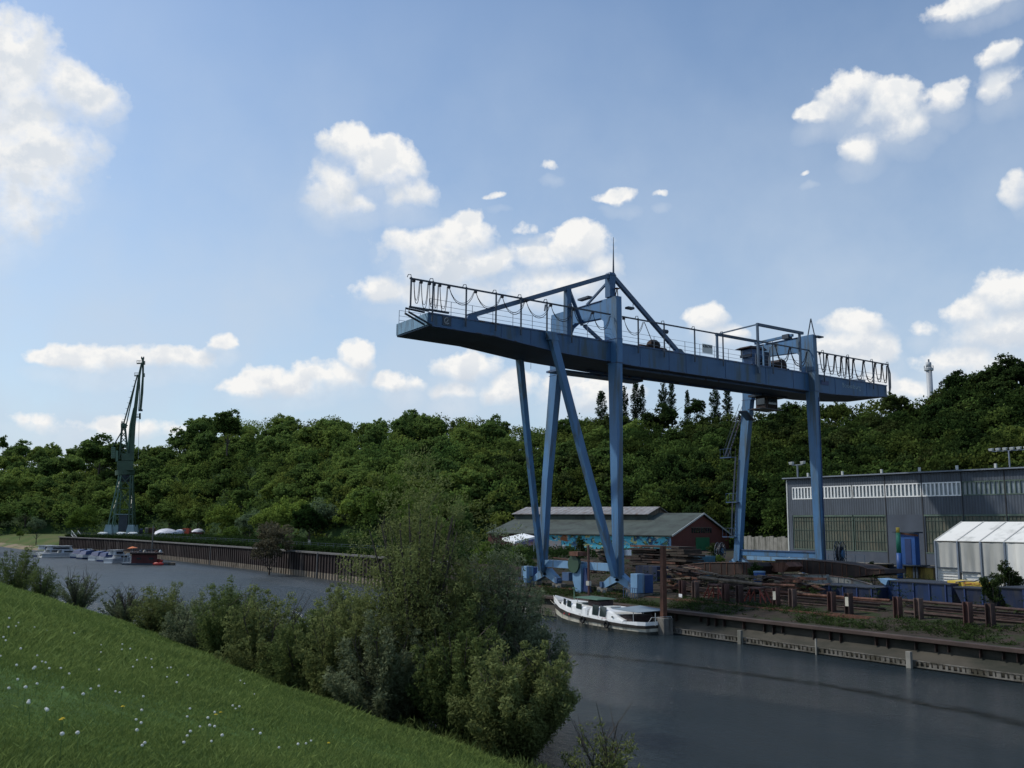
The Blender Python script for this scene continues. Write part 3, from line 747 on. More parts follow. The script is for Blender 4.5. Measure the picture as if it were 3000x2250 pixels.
    for x in (35.1, 37.2, 40.5, 43.6, 46.3, 49.2, 52.1, 60.4, 63.9, 68.2, 72.4, 80.3, 89.2, 93.9, 98.6, 101.8):
        z0 = 25.2 if x > 37 else 26.05
        p = MB(); p.box(x - .06, x + .06, fy - .13, fy - .03, z0 - (.15 if x > 37 else 0), 28.55)
        p.tube([(x, fy - .08, 28.5), (x - .05, fy - .1, 28.75), (x - .3, fy - .1, 28.72), (x - .34, fy, 28.5)], .04, 4); p.build('festoon_post', 'line', g)
    MB().tube([(101.85, fy, 28.4), (102.25, fy, 27.4), (102.2, fy, 25.6), (102.0, fy, 25.1)], .09, 5).build('end_bar', 'line', g)
    def swag(x0, x1, sag, z=28.3, n=10, y=fy, r=.045):
        pts = []
        for i in range(n + 1):
            u = i / n; k = math.cosh(2.2 * (2 * u - 1)); s = (k - math.cosh(2.2)) / (math.cosh(2.2) - 1) if sag < 1.7 else -(1 - abs(2 * u - 1) ** 3.0)
            pts.append((x0 + (x1 - x0) * u, y, z + s * sag))
        return pts
    r = random.Random(5)
    segs = [(35.4, 36.0, 1.9), (36.1, 36.8, 2.2), (36.9, 37.3, 2.0), (37.35, 37.8, 2.3), (37.9, 38.7, 2.3)]
    segs += [(38.8, 41.4, 1.4), (41.5, 44.2, 1.35), (44.3, 46.8, 1.45), (46.9, 49.6, 1.4), (49.7, 52.3, 1.35), (52.4, 54.6, 1.4), (54.7, 56.9, 1.5), (58.6, 61.2, 1.5)]
    segs += [(80.9, 83.3, 1.75), (83.4, 86.4, 1.9), (88.6, 89.9, 2.1), (90.0, 91.4, 2.2), (91.5, 92.6, 2.3), (92.7, 93.6, 2.4), (93.7, 94.9, 2.4), (95.0, 96.9, 2.3), (97.0, 99.2, 2.4), (99.3, 100.6, 2.2), (100.7, 101.7, 2.2)]
    for (a, c, sg) in segs:
        b = MB(); rr = .03 if a < 62 else .055
        b.tube(swag(a, c, sg, r=rr), rr, 5, False); b.tube(swag(a + .05, c - .05, sg * .86, y=fy + .06), rr * .8, 5, False); b.build('festoon_cable', 'cable', g)
        MB().box(a - .12, a + .1, fy - .1, fy + .1, 28.18, 28.4).build('cable_carriage', 'cable', g)
    MB().tube([(61.3, fy, 28.3), (62.4, fy + .3, 26.9), (63.0, fy + .6, 26.4)], .04, 5).build('festoon_cable', 'cable', g)
    # auxiliary hoist frame and trolley machinery on the girder
    b = MB()
    for (x, y, z0) in ((77.9, 66.3, 24.85), (85.0, 66.3, 25.9), (78.3, 72.6, GT), (85.4, 72.6, GT)):
        b.box(x - .11, x + .11, y - .11, y + .11, z0, 30.2)
    b.beam((77.8, 66.3, 30.3), (85.6, 66.3, 30.3), .26, .30); b.beam((78.1, 72.6, 30.3), (85.8, 72.6, 30.3), .26, .3)
    b.beam((77.9, 66.3, 30.3), (78.3, 72.6, 30.3), .12, .14); b.build('hoist_frame', 'line3', g)
    MB().beam((84.2, 66.6, 29.95), (84.6, 72.4, 29.95), .3, .28).build('hoist_beam', 'blue', g)
    MB().box(83.9, 84.6, 67.0, 67.9, 29.65, 30.15).build('hoist', 'line', g)
    b = MB(); b.taper([(81.6, 70.4, GT + .3, 1.3, 1.2), (81.6, 70.4, GT + 1.6, 1.4, 1.3), (81.6, 70.4, GT + 2.0, 1.9, 1.6), (81.6, 70.4, GT + 2.6, 1.9, 1.6)]); b.build('machinery_house', 'blue_dark', g)
    b = MB(); b.box(82.7, 83.7, 69.6, 71.0, GT + .3, GT + 2.5); b.box(80.5, 80.75, 69.6, 71.2, GT + 1.7, GT + 2.0); b.build('switch_gear', 'navy2', g)
    MB().hex([(79.9, 69.4, 28.5), (83.2, 69.4, 28.5), (83.2, 71.4, 28.5), (79.9, 71.4, 28.5)], [(80.6, 69.6, 28.8), (82.9, 69.6, 28.8), (82.9, 71.2, 28.8), (80.6, 71.2, 28.8)]).build('machinery_roof', 'rust_dark', g)
    b = MB(); b.box(77.5, 87.0, 68.6, 71.8, GT + .02, GT + .3); b.disc((85.0, 69.6, GT + 1.0), (0, 1, 0), .75, 1.6, 16); b.box(84.2, 86.4, 69, 70.6, GT + .3, GT + .8); b.build('winch_drum', 'rust_dark', g)
    b = MB(); 
    for (x, y) in ((79.6, 67.0), (80.2, 67.6), (80.9, 67.2)): b.tube([(x, y, GT), (x, y, GT + 2.4), (x + .5, y, GT + 2.7)], .07, 5)
    b.build('pipe', 'blue_pale', g)
    b = MB(); b.tube([(62.4, 68.4, GT + .35), (66, 68.4, GT + .35)], .35, 10); b.sphere((64.2, 68.2, GT + .75), .75, 10, 6, (1.1, .8, .8)); b.box(60.3, 66, 67.6, 69.4, GT + .01, GT + .22); b.build('rope_winch', 'rust_dark', g)
    MB().tube([(64.4, 67.0, 27.9), (65.0, 67.0, 27.9)], .22, 8).build('lamp', 'line', g)
    b = MB(); b.box(82.9, 86.6, 67.4, 68.3, GT + .01, GT + .28); b.build('rope_winch', 'rust_dark', g)
    MB().box(98.3, 99.8, 68.2, 69.0, GT + .01, GT + .7).build('cable_box', 'line2', g)
    # maker's board on the railing and town name on the web
    sgn = MB().box(69.65, 71.15, GY0 + .02, GY0 + .07, 26.25, 27.2).build('sign_board', 'lamp', g)
    def text(s, size, loc, m, parent, sp=1.0):
        c = bpy.data.curves.new('lettering', 'FONT'); c.body = s; c.size = size; c.extrude = .012; c.align_x = 'CENTER'; c.align_y = 'CENTER'; c.space_character = sp
        c.materials.append(M[m]); tmp = bpy.data.objects.new('tmp', c); me = bpy.data.meshes.new_from_object(tmp); bpy.data.objects.remove(tmp); o = bpy.data.objects.new('lettering', me); COL.objects.link(o); o.parent = parent
        o.location = Vector(loc) - root_of(parent).location; o.rotation_euler = (R(90), 0, 0)
    text('KIROW', .42, (70.4, GY0 + .0, 26.95), 'line', sgn)
    text('Boizenburg', .78, (94.6, GY0 - .02, 25.05), 'letter', g)
    # driver's cabin and its gangway under the girder
    cb = MB().box(84.7, 86.7, 71.1, 72.7, 22.1, 23.5).build('driver_cabin', 'rust_dark', g, bevel=.05)
    b = MB(); b.box(84.62, 84.695, 71.3, 72.5, 22.6, 23.3); b.box(85.0, 86.4, 71.02, 71.095, 22.6, 23.3); b.build('window', 'glass', cb)
    b = MB(); b.box(83.6, 87.0, 70.8, 73.0, 21.95, 22.06); b.beam((83, 73.2, 21.8), (86.6, 75.2, 21.2), 1.0, .12)
    for k in range(4): b.box(83.6 + k * .3, 83.62 + k * .3, 70.8, 70.82, 22.06, 23.0)
    b.build('cabin_gangway', 'navy2', g)
    MB().box(84.0, 88.2, 70.9, 73.2, 23.52, 23.78).build('cabin_carriage', 'navy2', g)
    # stairs up the far landward leg
    b = MB()
    def flight(p, q):
        p, q = Vector(p), Vector(q)
        for s in (-.3, .3): b.beam(p + Vector((s, 0, 0)), q + Vector((s, 0, 0)), .06, .2)
        n = int((q - p).length / .45)
        for i in range(n): c = p.lerp(q, i / n); b.box(c.x - .3, c.x + .3, c.y - .1, c.y + .1, c.z, c.z + .03)
        for s in (-.3, .3): b.beam(p + Vector((s, 0, 1)), q + Vector((s, 0, 1)), .04, .04)
    flight((86.7, 79.3, 17.0), (86.7, 76.7, 22.3)); flight((86.7, 78.1, 11.6), (86.7, 77.5, 16.9)); flight((86.7, 78.5, 7.3), (86.7, 78.2, 11.4))
    b.build('stairway', 'navy2', g)
    b = MB()
    for (y, z) in ((79.1, 16.9), (78.3, 11.4), (79.0, 7.2)):
        b.box(86.3, 87.0, y - .9, y + .9, z - .1, z); 
        for k in range(4): b.box(86.3, 86.32, y - .9 + k * .58, y - .88 + k * .58, z, z + 1)
        b.box(86.3, 86.32, y - .9, y + .9, z + 1, z + 1.03)
    b.build('landing', 'blue_dark', g)
    MB().tube([(XL + .1, 65.85, 4.6), (XL - .1, 65.75, 12), (XL - .1, 65.75, 23)], .05, 5).build('cable_pipe', 'navy', g)
M['soffit'] = mat('shaded_blue_soffit_paint', (.018, .034, .062), .6, .2, .3, col2=(.012, .02, .035), amt=.5, scale2=.5, stretch=(.3, 1, 1))  # underside shade put into the girder blue as a darker tone
M['line2'] = mat('thin_grey_steel_rail', (.17, .20, .24), .5, .2)
M['line3'] = mat('blue_black_steel', (.05, .085, .13), .5, .2)
M['letter'] = mat('faded_white_lettering', (.22, .30, .36), .6, .5, 3)
M['navy2'] = mat('dark_cabin_paint', (.02, .03, .05), .4, .3, col2=(.06, .03, .02), amt=.4)
M['blue_pale2'] = mat('lit_blue_end_plate_paint', (.15, .27, .38), .5, .12, .4, col2=(.06, .09, .12), amt=.4)  # light on the girder's end face put into a paler blue
M['blue_dark2'] = mat('slate_blue_steel', (.055, .10, .17), .5, .2, .4)
M['blue_door2'] = mat('deep_blue_cabinet_paint', (.015, .05, .15), .5, .2, .6)
gantry()

# ------------------------------------------------------------------ river boat
def loft(b, secs):
    """secs: lists of points of equal count, joined in order"""
    n = len(secs[0]); vs = [p for s in secs for p in s]; fs = []
    for i in range(len(secs) - 1):
        for k in range(n - 1): fs.append((i * n + k, i * n + k + 1, (i + 1) * n + k + 1, (i + 1) * n + k))
    b.add(vs, fs); return b
def river_boat():
    X0 = 50.6   # centre line
    t = thing('motor_boat', (X0, 60, 0), 'white steel river boat with two rounded cabins moored at the quay below the portal crane', 'boat')
    # stations from stern (y=53.2) to bow (66.6): half width, sheer height, waterline width factor
    st = [(53.75, 1.2, .80, .9), (54.4, 1.45, .78, .93), (56, 1.65, .80, .95), (58.5, 1.72, .88, .95), (61, 1.70, 1.02, .93), (63, 1.5, 1.22, .88), (64.6, 1.12, 1.48, .75), (65.7, .62, 1.72, .5), (66.4, .08, 1.95, .2)]
    def ring(s, z0f, z1f, ex=0):
        y, w, z, f = s
        pts = []
        for (a, b_) in ((1, z1f), (1, z0f)): pass
        return pts
    def strip(name, m, lo, hi, ex, parent, zlo=None):
        b = MB(); secs = []
        for (y, w, z, f) in st:
            def half(h):   # width at height fraction h (0 = waterline, 1 = sheer)
                return w * (f + (1 - f) * h) + ex
            zl = z * lo if zlo is None else zlo; zh = z * hi; hl = half(lo if zlo is None else -.3); hh = half(hi)
            yb = y + (.45 * (hi) if y > 66 else 0); yl = y + (.45 * lo if y > 66 else 0)
            secs.append([(X0 - hh, yb, zh), (X0 - hl, yl, zl)])
        loft(b, secs)
        secs2 = [[(2 * X0 - p[0], p[1], p[2]) for p in s] for s in secs]; loft(b, secs2)
        # transom
        a = secs[0]; c = secs2[0]; b.add([a[0], a[1], c[1], c[0]], [(0, 1, 2, 3)])
        return b.build(name, m, parent)
    strip('hull', 'hull_dark', 0, .26, 0, t, zlo=-.5)
    strip('hull_stripe', 'cream', .26, .56, .01, t)
    strip('rubbing_strake', 'hull_black', .56, .86, .07, t)
    # bulwark
    b = MB(); secs = []
    def sup(y): return .30 if y < 56 else (.18 if y < 62 else .18 + (y - 62) * .10)
    for (y, w, z, f) in st:
        yb = y + (.5 if y > 66 else 0); secs.append([(X0 - w, yb, z * .86 + sup(y)), (X0 - w - .01, y + (.4 if y > 66 else 0), z * .86)])
    loft(b, secs); loft(b, [[(2 * X0 - p[0], p[1], p[2]) for p in s] for s in secs])
    a = secs[0]; b.add([a[0], a[1], (2 * X0 - a[1][0], a[1][1], a[1][2]), (2 * X0 - a[0][0], a[0][1], a[0][2])], [(0, 1, 2, 3)])
    b.build('bulwark', 'white', t)
    b = MB(); loft(b, [[(X0 - w + .03, y, z * .9), (X0 + w - .03, y, z * .9)] for (y, w, z, f) in st]); b.build('deck', 'brown_cloth', t)
    # fore cabin
    def cabin(name, ys):
        """ys: (y, half width bottom, half width top, z bottom, z top)"""
        b = MB(); secs = []
        for (y, wb, wt, zb, zt) in ys:
            secs.append([(X0 - wb, y, zb), (X0 - wt - .04, y, zt - .14), (X0 - wt + .12, y, zt), (X0 + wt - .12, y, zt), (X0 + wt + .04, y, zt - .14), (X0 + wb, y, zb)])
        loft(b, secs)
        for s in (secs[0], secs[-1]): b.add(s, [tuple(range(6))])
        return b.build(name, 'white', t)
    fc = cabin('fore_cabin', [(60.55, 1.45, 1.35, .9, 1.78), (60.75, 1.5, 1.4, .9, 1.98), (62.2, 1.48, 1.38, 1.0, 2.12), (63.6, 1.25, 1.1, 1.15, 2.28), (64.7, .9, .72, 1.3, 2.38), (65.0, .8, .6, 1.35, 2.2)])
    ac = cabin('aft_cabin', [(56.0, 1.58, 1.55, .62, .98), (56.6, 1.6, 1.5, .62, 1.25), (57.3, 1.6, 1.46, .62, 1.75), (57.9, 1.6, 1.42, .65, 1.98), (58.9, 1.6, 1.42, .68, 2.1), (59.9, 1.58, 1.42, .75, 2.12), (60.2, 1.56, 1.36, .78, 1.95)])
    FS = [(60.55, 1.45, 1.35, .9, 1.78), (60.75, 1.5, 1.4, .9, 1.98), (62.2, 1.48, 1.38, 1.0, 2.12), (63.6, 1.25, 1.1, 1.15, 2.28), (64.7, .9, .72, 1.3, 2.38)]
    AS = [(57.3, 1.6, 1.46, .62, 1.75), (57.9, 1.6, 1.42, .65, 1.98), (58.9, 1.6, 1.42, .68, 2.1), (59.9, 1.58, 1.42, .75, 2.12)]
    def wallx(ss, y, z):
        ya = [a[0] for a in ss]; wb, wt, zb, zt = (float(np.interp(y, ya, [a[k] for a in ss])) for k in (1, 2, 3, 4))
        return X0 - (wb + (wt + .04 - wb) * (z - zb) / (zt - .14 - zb))
    def wquad(ss, y0, y1, f0, f1, off):
        pts = []
        for (y, f) in ((y0, f0), (y1, f0), (y1, f1), (y0, f1)):
            ya = [a[0] for a in ss]; zb, zt = (float(np.interp(y, ya, [a[k] for a in ss])) for k in (3, 4)); z = zb + (zt - .14 - zb) * f
            pts.append(Vector((wallx(ss, y, z) - off, y, z)))
        return pts
    for (par, ss, a, c, f0, f1) in ((ac, AS, 58.95, 59.7, .28, .92), (ac, AS, 58.0, 58.75, .28, .92), (fc, FS, 63.75, 64.25, .35, .85), (fc, FS, 62.75, 63.4, .35, .85), (fc, FS, 61.2, 61.9, .45, .88)):
        f = MB().hex(wquad(ss, a - .06, c + .06, f0 - .05, f1 + .05, .02), wquad(ss, a - .06, c + .06, f0 - .05, f1 + .05, -.08)).build('window', 'boat_frame', par)
        MB().hex(wquad(ss, a, c, f0, f1, .035), wquad(ss, a, c, f0, f1, -.02)).build('pane', 'glass', f)
    MB().disc((X0 - 1.61, 57.15, 1.25), (1, 0, 0), .09, .06, 12).build('porthole', 'glass', ac)
    # stern awning on posts
    MB().hex([(X0 - 1.5, 54.3, 2.05), (X0 + 1.5, 54.3, 2.15), (X0 + 1.5, 57.3, 2.35), (X0 - 1.5, 57.3, 2.15)], [(X0 - 1.5, 54.3, 2.11), (X0 + 1.5, 54.3, 2.2), (X0 + 1.5, 57.3, 2.41), (X0 - 1.5, 57.3, 2.21)]).build('stern_awning', 'grey_cloth', t)
    b = MB()
    for (x, y) in ((X0 - 1.4, 54.9), (X0 + 1.4, 54.5), (X0 + 1.4, 56.8), (X0 - .5, 53.4)): b.tube([(x, y, .7), (x, y, 2.1)], .03, 5)
    b.build('awning_post', 'lamp', t)
    MB().box(X0 - 1.1, X0 + 1.1, 55.4, 56.9, .65, 1.5).build('cockpit', 'brown_cloth', t)
    MB().box(X0 - .5, X0 + 1.2, 60.2, 61.6, 1.5, 2.75).build('wheelhouse_tarpaulin', 'brown_cloth', t, bevel=.12)
    MB().hex([(X0 - .9, 59.9, 2.88), (X0 + 1.3, 59.9, 2.9), (X0 + 1.2, 63.1, 2.95), (X0 - .8, 63.1, 2.9)], [(X0 - .6, 60.1, 3.0), (X0 + 1.1, 60.1, 3.0), (X0 + 1.0, 62.9, 3.05), (X0 - .5, 62.9, 3.02)]).build('wheelhouse_awning', 'green_cloth', t)
    b = MB(); b.tube([(X0 - .6, 62.8, 2.1), (X0 - .6, 62.8, 2.95)], .03, 5); b.tube([(X0 + 1, 62.8, 2.1), (X0 + 1, 62.8, 2.95)], .03, 5); b.build('awning_frame', 'lamp', t)
    MB().tube([(X0 - .1, 63.9, 2.3), (X0 - .1, 63.9, 3.75)], .05, 6).build('mast', 'green_crane_light', t)
    MB().box(X0 - .2, X0, 63.6, 64.1, 3.6, 3.66).build('mast_head', 'green_crane_light', t)
    MB().tube([(X0 + .6, 53.7, .8), (X0 + .6, 53.7, 3.5)], .03, 5).build('flag_pole', 'lamp', t)
    for (y, z) in ((60.6, .62), (57.6, .5)):
        b = MB(); c = Vector((X0 - 1.85, y, z))
        b.tube([c + Vector((0, math.cos(a) * .24, math.sin(a) * .24)) for a in [2 * math.pi * k / 12 for k in range(13)]], .09, 6, False); b.build('tyre_fender', 'black', t)
    b = MB()
    for y in (62.6, 63.3, 58.0, 58.3, 58.9): b.tube([(X0 - 1.62, y, 1.0), (X0 - 1.66, y, .8)], .06, 6)
    b.build('red_fitting', 'red', t)
    b = MB(); b.tube([(X0 - .9, 65.6, 1.75), (X0 - .5, 66.1, 2.2), (X0 + .4, 66.1, 2.2), (X0 + .8, 65.6, 1.75)], .025, 5)
    b.tube([(X0 + 1.3, 53.6, .9), (X0 + 1.2, 53.4, 1.6), (X0 - .9, 53.4, 1.6), (X0 - 1.1, 53.6, .9)], .025, 5); b.build('guard_rail', 'lamp', t)
    MB().box(X0 - .5, X0 + .6, 62.3, 63.1, 2.14, 2.26).build('roof_hatch', 'lamp', t); MB().box(X0 - .6, X0 + .5, 58.5, 59.4, 2.1, 2.22).build('roof_hatch', 'lamp', t)
    MB().tube([(X0 + .2, 66.3, 1.9), (51.8, 68.5, 1.4), (52.8, 70.5, 1.72)], .02, 4).build('mooring_line', 'cream', t)
def lower_boat():
    t = [o for o in bpy.data.objects if o.name.startswith('motor_boat') and 'two rounded cabins' in o.get('label', '')][0]
    def kids(o): return [c for c in bpy.data.objects if c.parent == o]
    for c in kids(t):
        for o in [c] + kids(c):
            k = .74 if o.name.split('.')[0] in ('mast', 'mast_head', 'flag_pole') else .66
            for v in o.data.vertices:
                if v.co.z > .8: v.co.z = .8 + (v.co.z - .8) * (k if not o.name.startswith(('bulwark', 'rubbing', 'hull')) else .88)
M['boat_frame'] = mat('white_window_frame', (.70, .71, .70), .4, .05)
M['hull_dark'] = mat('dark_green_black_hull', (.03, .035, .03), .5, .3, 1, col2=(.10, .09, .07), amt=.4)
M['hull_black'] = mat('brown_black_strake', (.035, .03, .025), .6, .3)
river_boat()
lower_boat()

# ------------------------------------------------------------------ factory hall
def hall():
    X = 105.0
    t = thing('factory_hall', (X, 60, 2.7), 'long blue grey corrugated factory hall with a strip of white upper windows', 'hall')
    Y1 = 84.9; Y0 = -30
    bays = [84.2 - 4.82 * i for i in range(4)] + [69.8 - 5.05 * i for i in range(1, 20)]
    MB().box(X + .25, X + 32, Y0, Y1 - .1, 2.4, 14.95).build('core_wall', 'hall_plain', t)
    MB().box(X, X + .245, Y0, Y1, 13.95, 15.05).build('upper_wall', 'hall', t)
    MB().box(X, X + .245, Y0, 84.247, 10.12, 12.25).build('middle_wall', 'hall', t)
    MB().box(X, X + .245, Y0, Y1, 2.4, 5.45).build('lower_wall', 'hall_plain', t)
    MB().box(X, X + .243, 64.55, 69.75, 5.452, 10.118).build('blank_bay', 'hall_plain', t)
    MB().box(X, X + .243, 84.25, Y1, 5.452, 13.948).build('corner_bay', 'hall', t)
    MB().box(X - .06, X + 32.1, Y1 + .002, Y1 + .18, 2.4, 15.0).build('corner_post', 'lamp', t)
    MB().prism([(X - .35, 15.06), (X - .35, 15.3), (X + 16, 15.9), (X + 32.4, 15.3), (X + 32.4, 15.06)], 1, Y0, Y1 + .5).build('roof', 'hall_roof', t)
    MB().box(X - .5, X - .36, Y0, Y1 + .5, 15.12, 15.27).build('gutter', 'line2', t)
    for y in (81.5, 76, 70.2, 65.0, 60.2, 55.6, 51, 46.5):
        MB().box(X + .2, X + .45, y, y + .22, 15.32, 15.85).build('roof_vent', 'lamp', t)
    for y in bays[3:]:
        MB().box(X - .05, X - .002, y - .06, y + .06, 2.5, 15.0).build('downpipe', 'hall_roof', t)
    # upper strip
    for i in range(len(bays) - 1):
        ya, yb = bays[i + 1] + .08, bays[i] - .08
        if ya < 12: continue
        white = ya > 59
        f = MB(); mw = .09 if white else .05
        f.box(X - .04, X + .1, ya, yb, 12.27, 12.40); f.box(X - .04, X + .1, ya, yb, 13.80, 13.93)
        n = 9
        for k in range(n + 1):
            y = ya + (yb - ya) * k / n; f.box(X - .035, X + .1, max(ya, y - mw), min(yb, y + mw), 12.402, 13.798)
        fo = f.build('upper_window', 'white' if white else 'hall_frame', t)
        MB().box(X + .12, X + .18, ya, yb, 12.4, 13.8).build('pane', 'pale_glass', fo)
        # lower glazing
        if 64 < (ya + yb) / 2 < 70: continue
        f = MB(); f.box(X - .03, X + .1, ya, yb, 5.47, 5.6); f.box(X - .03, X + .1, ya, yb, 9.9, 10.1)
        for z in (6.7, 8.1, 9.35): f.box(X + .03, X + .1, ya, yb, z, z + .04)
        n = 11
        for k in range(n + 1):
            y = ya + (yb - ya) * k / n; w_ = .1 if k in (0, n) else .012; f.box(X + .03, X + .1, max(ya, y - w_), min(yb, y + w_), 5.602, 9.898)
        fo = f.build('lower_window', 'hall_frame', t)
        MB().box(X + .102, X + .18, ya, yb, 5.5, 10.0).build('pane', 'hall_glass', fo)
    return t
hall()

def hall_front():
    # raised platform with yellow face and railing
    t = thing('loading_platform', (100.5, 70, 2.6), 'yellow faced concrete loading platform along the foot of the grey hall', 'platform')
    MB().box(100.6, 104.95, 69.9, 86, 2.5, 3.95).build('platform_body', 'yellow_wall', t)
    MB().box(100.6, 104.95, 58.0, 64.6, 2.5, 3.95).build('platform_body', 'yellow_wall', t)
    MB().box(100.4, 104.95, 58.0, 66.0, 3.953, 4.10).build('slab', 'conc', t); MB().box(100.4, 104.95, 69.0, 86, 3.953, 4.10).build('slab', 'conc', t)
    b = MB()
    for k in range(12): b.box(100.5, 100.55, 70 + k * 1.3, 70.05 + k * 1.3, 4.1, 5.1)
    b.box(100.5, 100.55, 70, 84.4, 5.1, 5.15); b.box(100.5, 100.55, 70, 84.4, 4.6, 4.64); b.build('railing', 'line3', t)
    t = thing('blue_cabin', (99.6, 64, 2.6), 'bright blue steel cabin raised on a dark frame before the grey hall', 'cabin')
    a = P(2641, 1560, 0, 100); c = P(2687, 1655, 0, 100)
    MB().box(99.8, 100.7, c.y, a.y, 4.25, 7.85).build('body', 'blue_door', t)
    MB().box(99.5, 101.2, c.y - .2, a.y + .9, 7.86, 8.02).build('roof', 'line', t)
    b = MB()
    for y in (c.y + .1, a.y - .1, a.y - 1.3): b.box(100, 100.2, y - .1, y + .1, 2.6, 4.1)
    b.box(99.6, 101.2, c.y - .9, a.y + .9, 4.1, 4.24); b.build('stand', 'line', t)
    MB().box(99.755, 99.797, c.y + .5, a.y - .5, 4.35, 7.2).build('door', 'navy', t)
    q = P(2630, 1550, 0, 97.5)
    t = thing('davit_column', (97.5, q.y, 2.6), 'slim column painted blue green and yellow in bands beside the blue cabin', 'column')
    MB().tube([(97.5, q.y, 2.6), (97.5, q.y, 5.6)], .31, 14).build('lower_column', 'blue_door', t, True)
    MB().tube([(97.5, q.y, 5.6), (97.5, q.y, 7.9)], .26, 14).build('middle_column', 'green_door2', t, True)
    MB().tube([(97.5, q.y, 7.9), (97.5, q.y, 8.5)], .2, 14).build('column_head', 'yellow', t, True)
    MB().beam((97.5, q.y + .3, 7.9), (98.3, q.y - 2.0, 7.6), .2, .22).build('arm', 'rust', t)
M['green_door2'] = mat('teal_green_paint', (.02, .17, .11), .5, .15)
hall_front()

def tent():
    x0 = 80.0; y1 = 48.3; t = thing('storage_tent', (x0, 44, 2.7), 'large white storage tent with grey side panels in front of the grey hall', 'tent')
    ze, zr = 7.22, 8.95
    # ridge runs along +X; gable/eaves side faces the river: roof slopes toward the river side
    y0 = 14.0; xr = x0 + 4.6
    MB().hex([(x0 - .05, y0, ze), (x0 - .05, y1 + .05, ze), (xr, y1 + .05, zr), (xr, y0, zr)], [(x0 - .05, y0, ze + .06), (x0 - .05, y1 + .05, ze + .06), (xr, y1 + .05, zr + .06), (xr, y0, zr + .06)]).build('roof', 'tent', t)
    MB().hex([(xr + .003, y0, zr), (xr + .003, y1 + .05, zr), (xr + 4.6, y1 + .05, ze), (xr + 4.6, y0, ze)], [(xr + .003, y0, zr + .06), (xr + .003, y1 + .05, zr + .06), (xr + 4.6, y1 + .05, ze + .06), (xr + 4.6, y0, ze + .06)]).build('roof', 'tent', t)
    MB().prism([(x0 + .02, 2.7), (x0 + .02, ze - .02), (xr, zr - .03), (xr + 4.5, ze - .02), (xr + 4.5, 2.7)], 1, y1 - .12, y1 - .04).build('end_wall', 'tent', t)
    ys = [y1, 46.2, 44.1, 42.0, 39.6, 36.8, 34, 31]
    rr = random.Random(2)
    for i, (a, c) in enumerate(zip(ys, ys[1:])):
        # wall panel with soft folds
        b = MB(); n = 14; bot = [4.9, 4.6, 4.3, 4.2, 4.2, 4.2, 4.2][i]
        vs = []; fs = []
        for k in range(n + 1):
            y = a - .08 - (a - c - .16) * k / n
            for j, z in enumerate((bot, bot + .9, bot + 1.9, ze - .1)):
                vs.append((x0 + .05 * math.sin(k * 1.3 + i) * (1 - j / 3) + .04 * math.sin(k * .6 + i * 2), y, z))
        for k in range(n):
            for j in range(3): fs.append((k * 4 + j, k * 4 + j + 1, (k + 1) * 4 + j + 1, (k + 1) * 4 + j))
        b.add(vs, fs).build('side_panel', 'tent_wall' if i < 3 else 'tent', t, smooth=True)
        MB().box(x0 + .22, x0 + .26, c + .1, a - .1, 2.7, bot + .3).build('lower_panel', 'tent', t)
        MB().box(x0 - .10, x0 - .04, c + .1, a - .1, bot - .08, bot).build('roll_bar', 'line', t)
    for y in ys:
        MB().box(x0 - .14, x0 - .02, y - .07, y + .07, 2.7, ze + .02).build('pole', 'line2', t)
        MB().beam((x0 - .04, y, ze + .085), (xr, y, zr + .085), .10, .04).build('roof_seam', 'lamp2', t)
    for k in range(8):
        MB().box(x0 + .16, x0 + .215, 46.2, 48.1, 2.9 + k * .24, 2.93 + k * .24).build('curtain_slat', 'lamp2', t)
M['lamp2'] = mat('grey_white_seam', (.40, .40, .37), .6, .1)
tent()

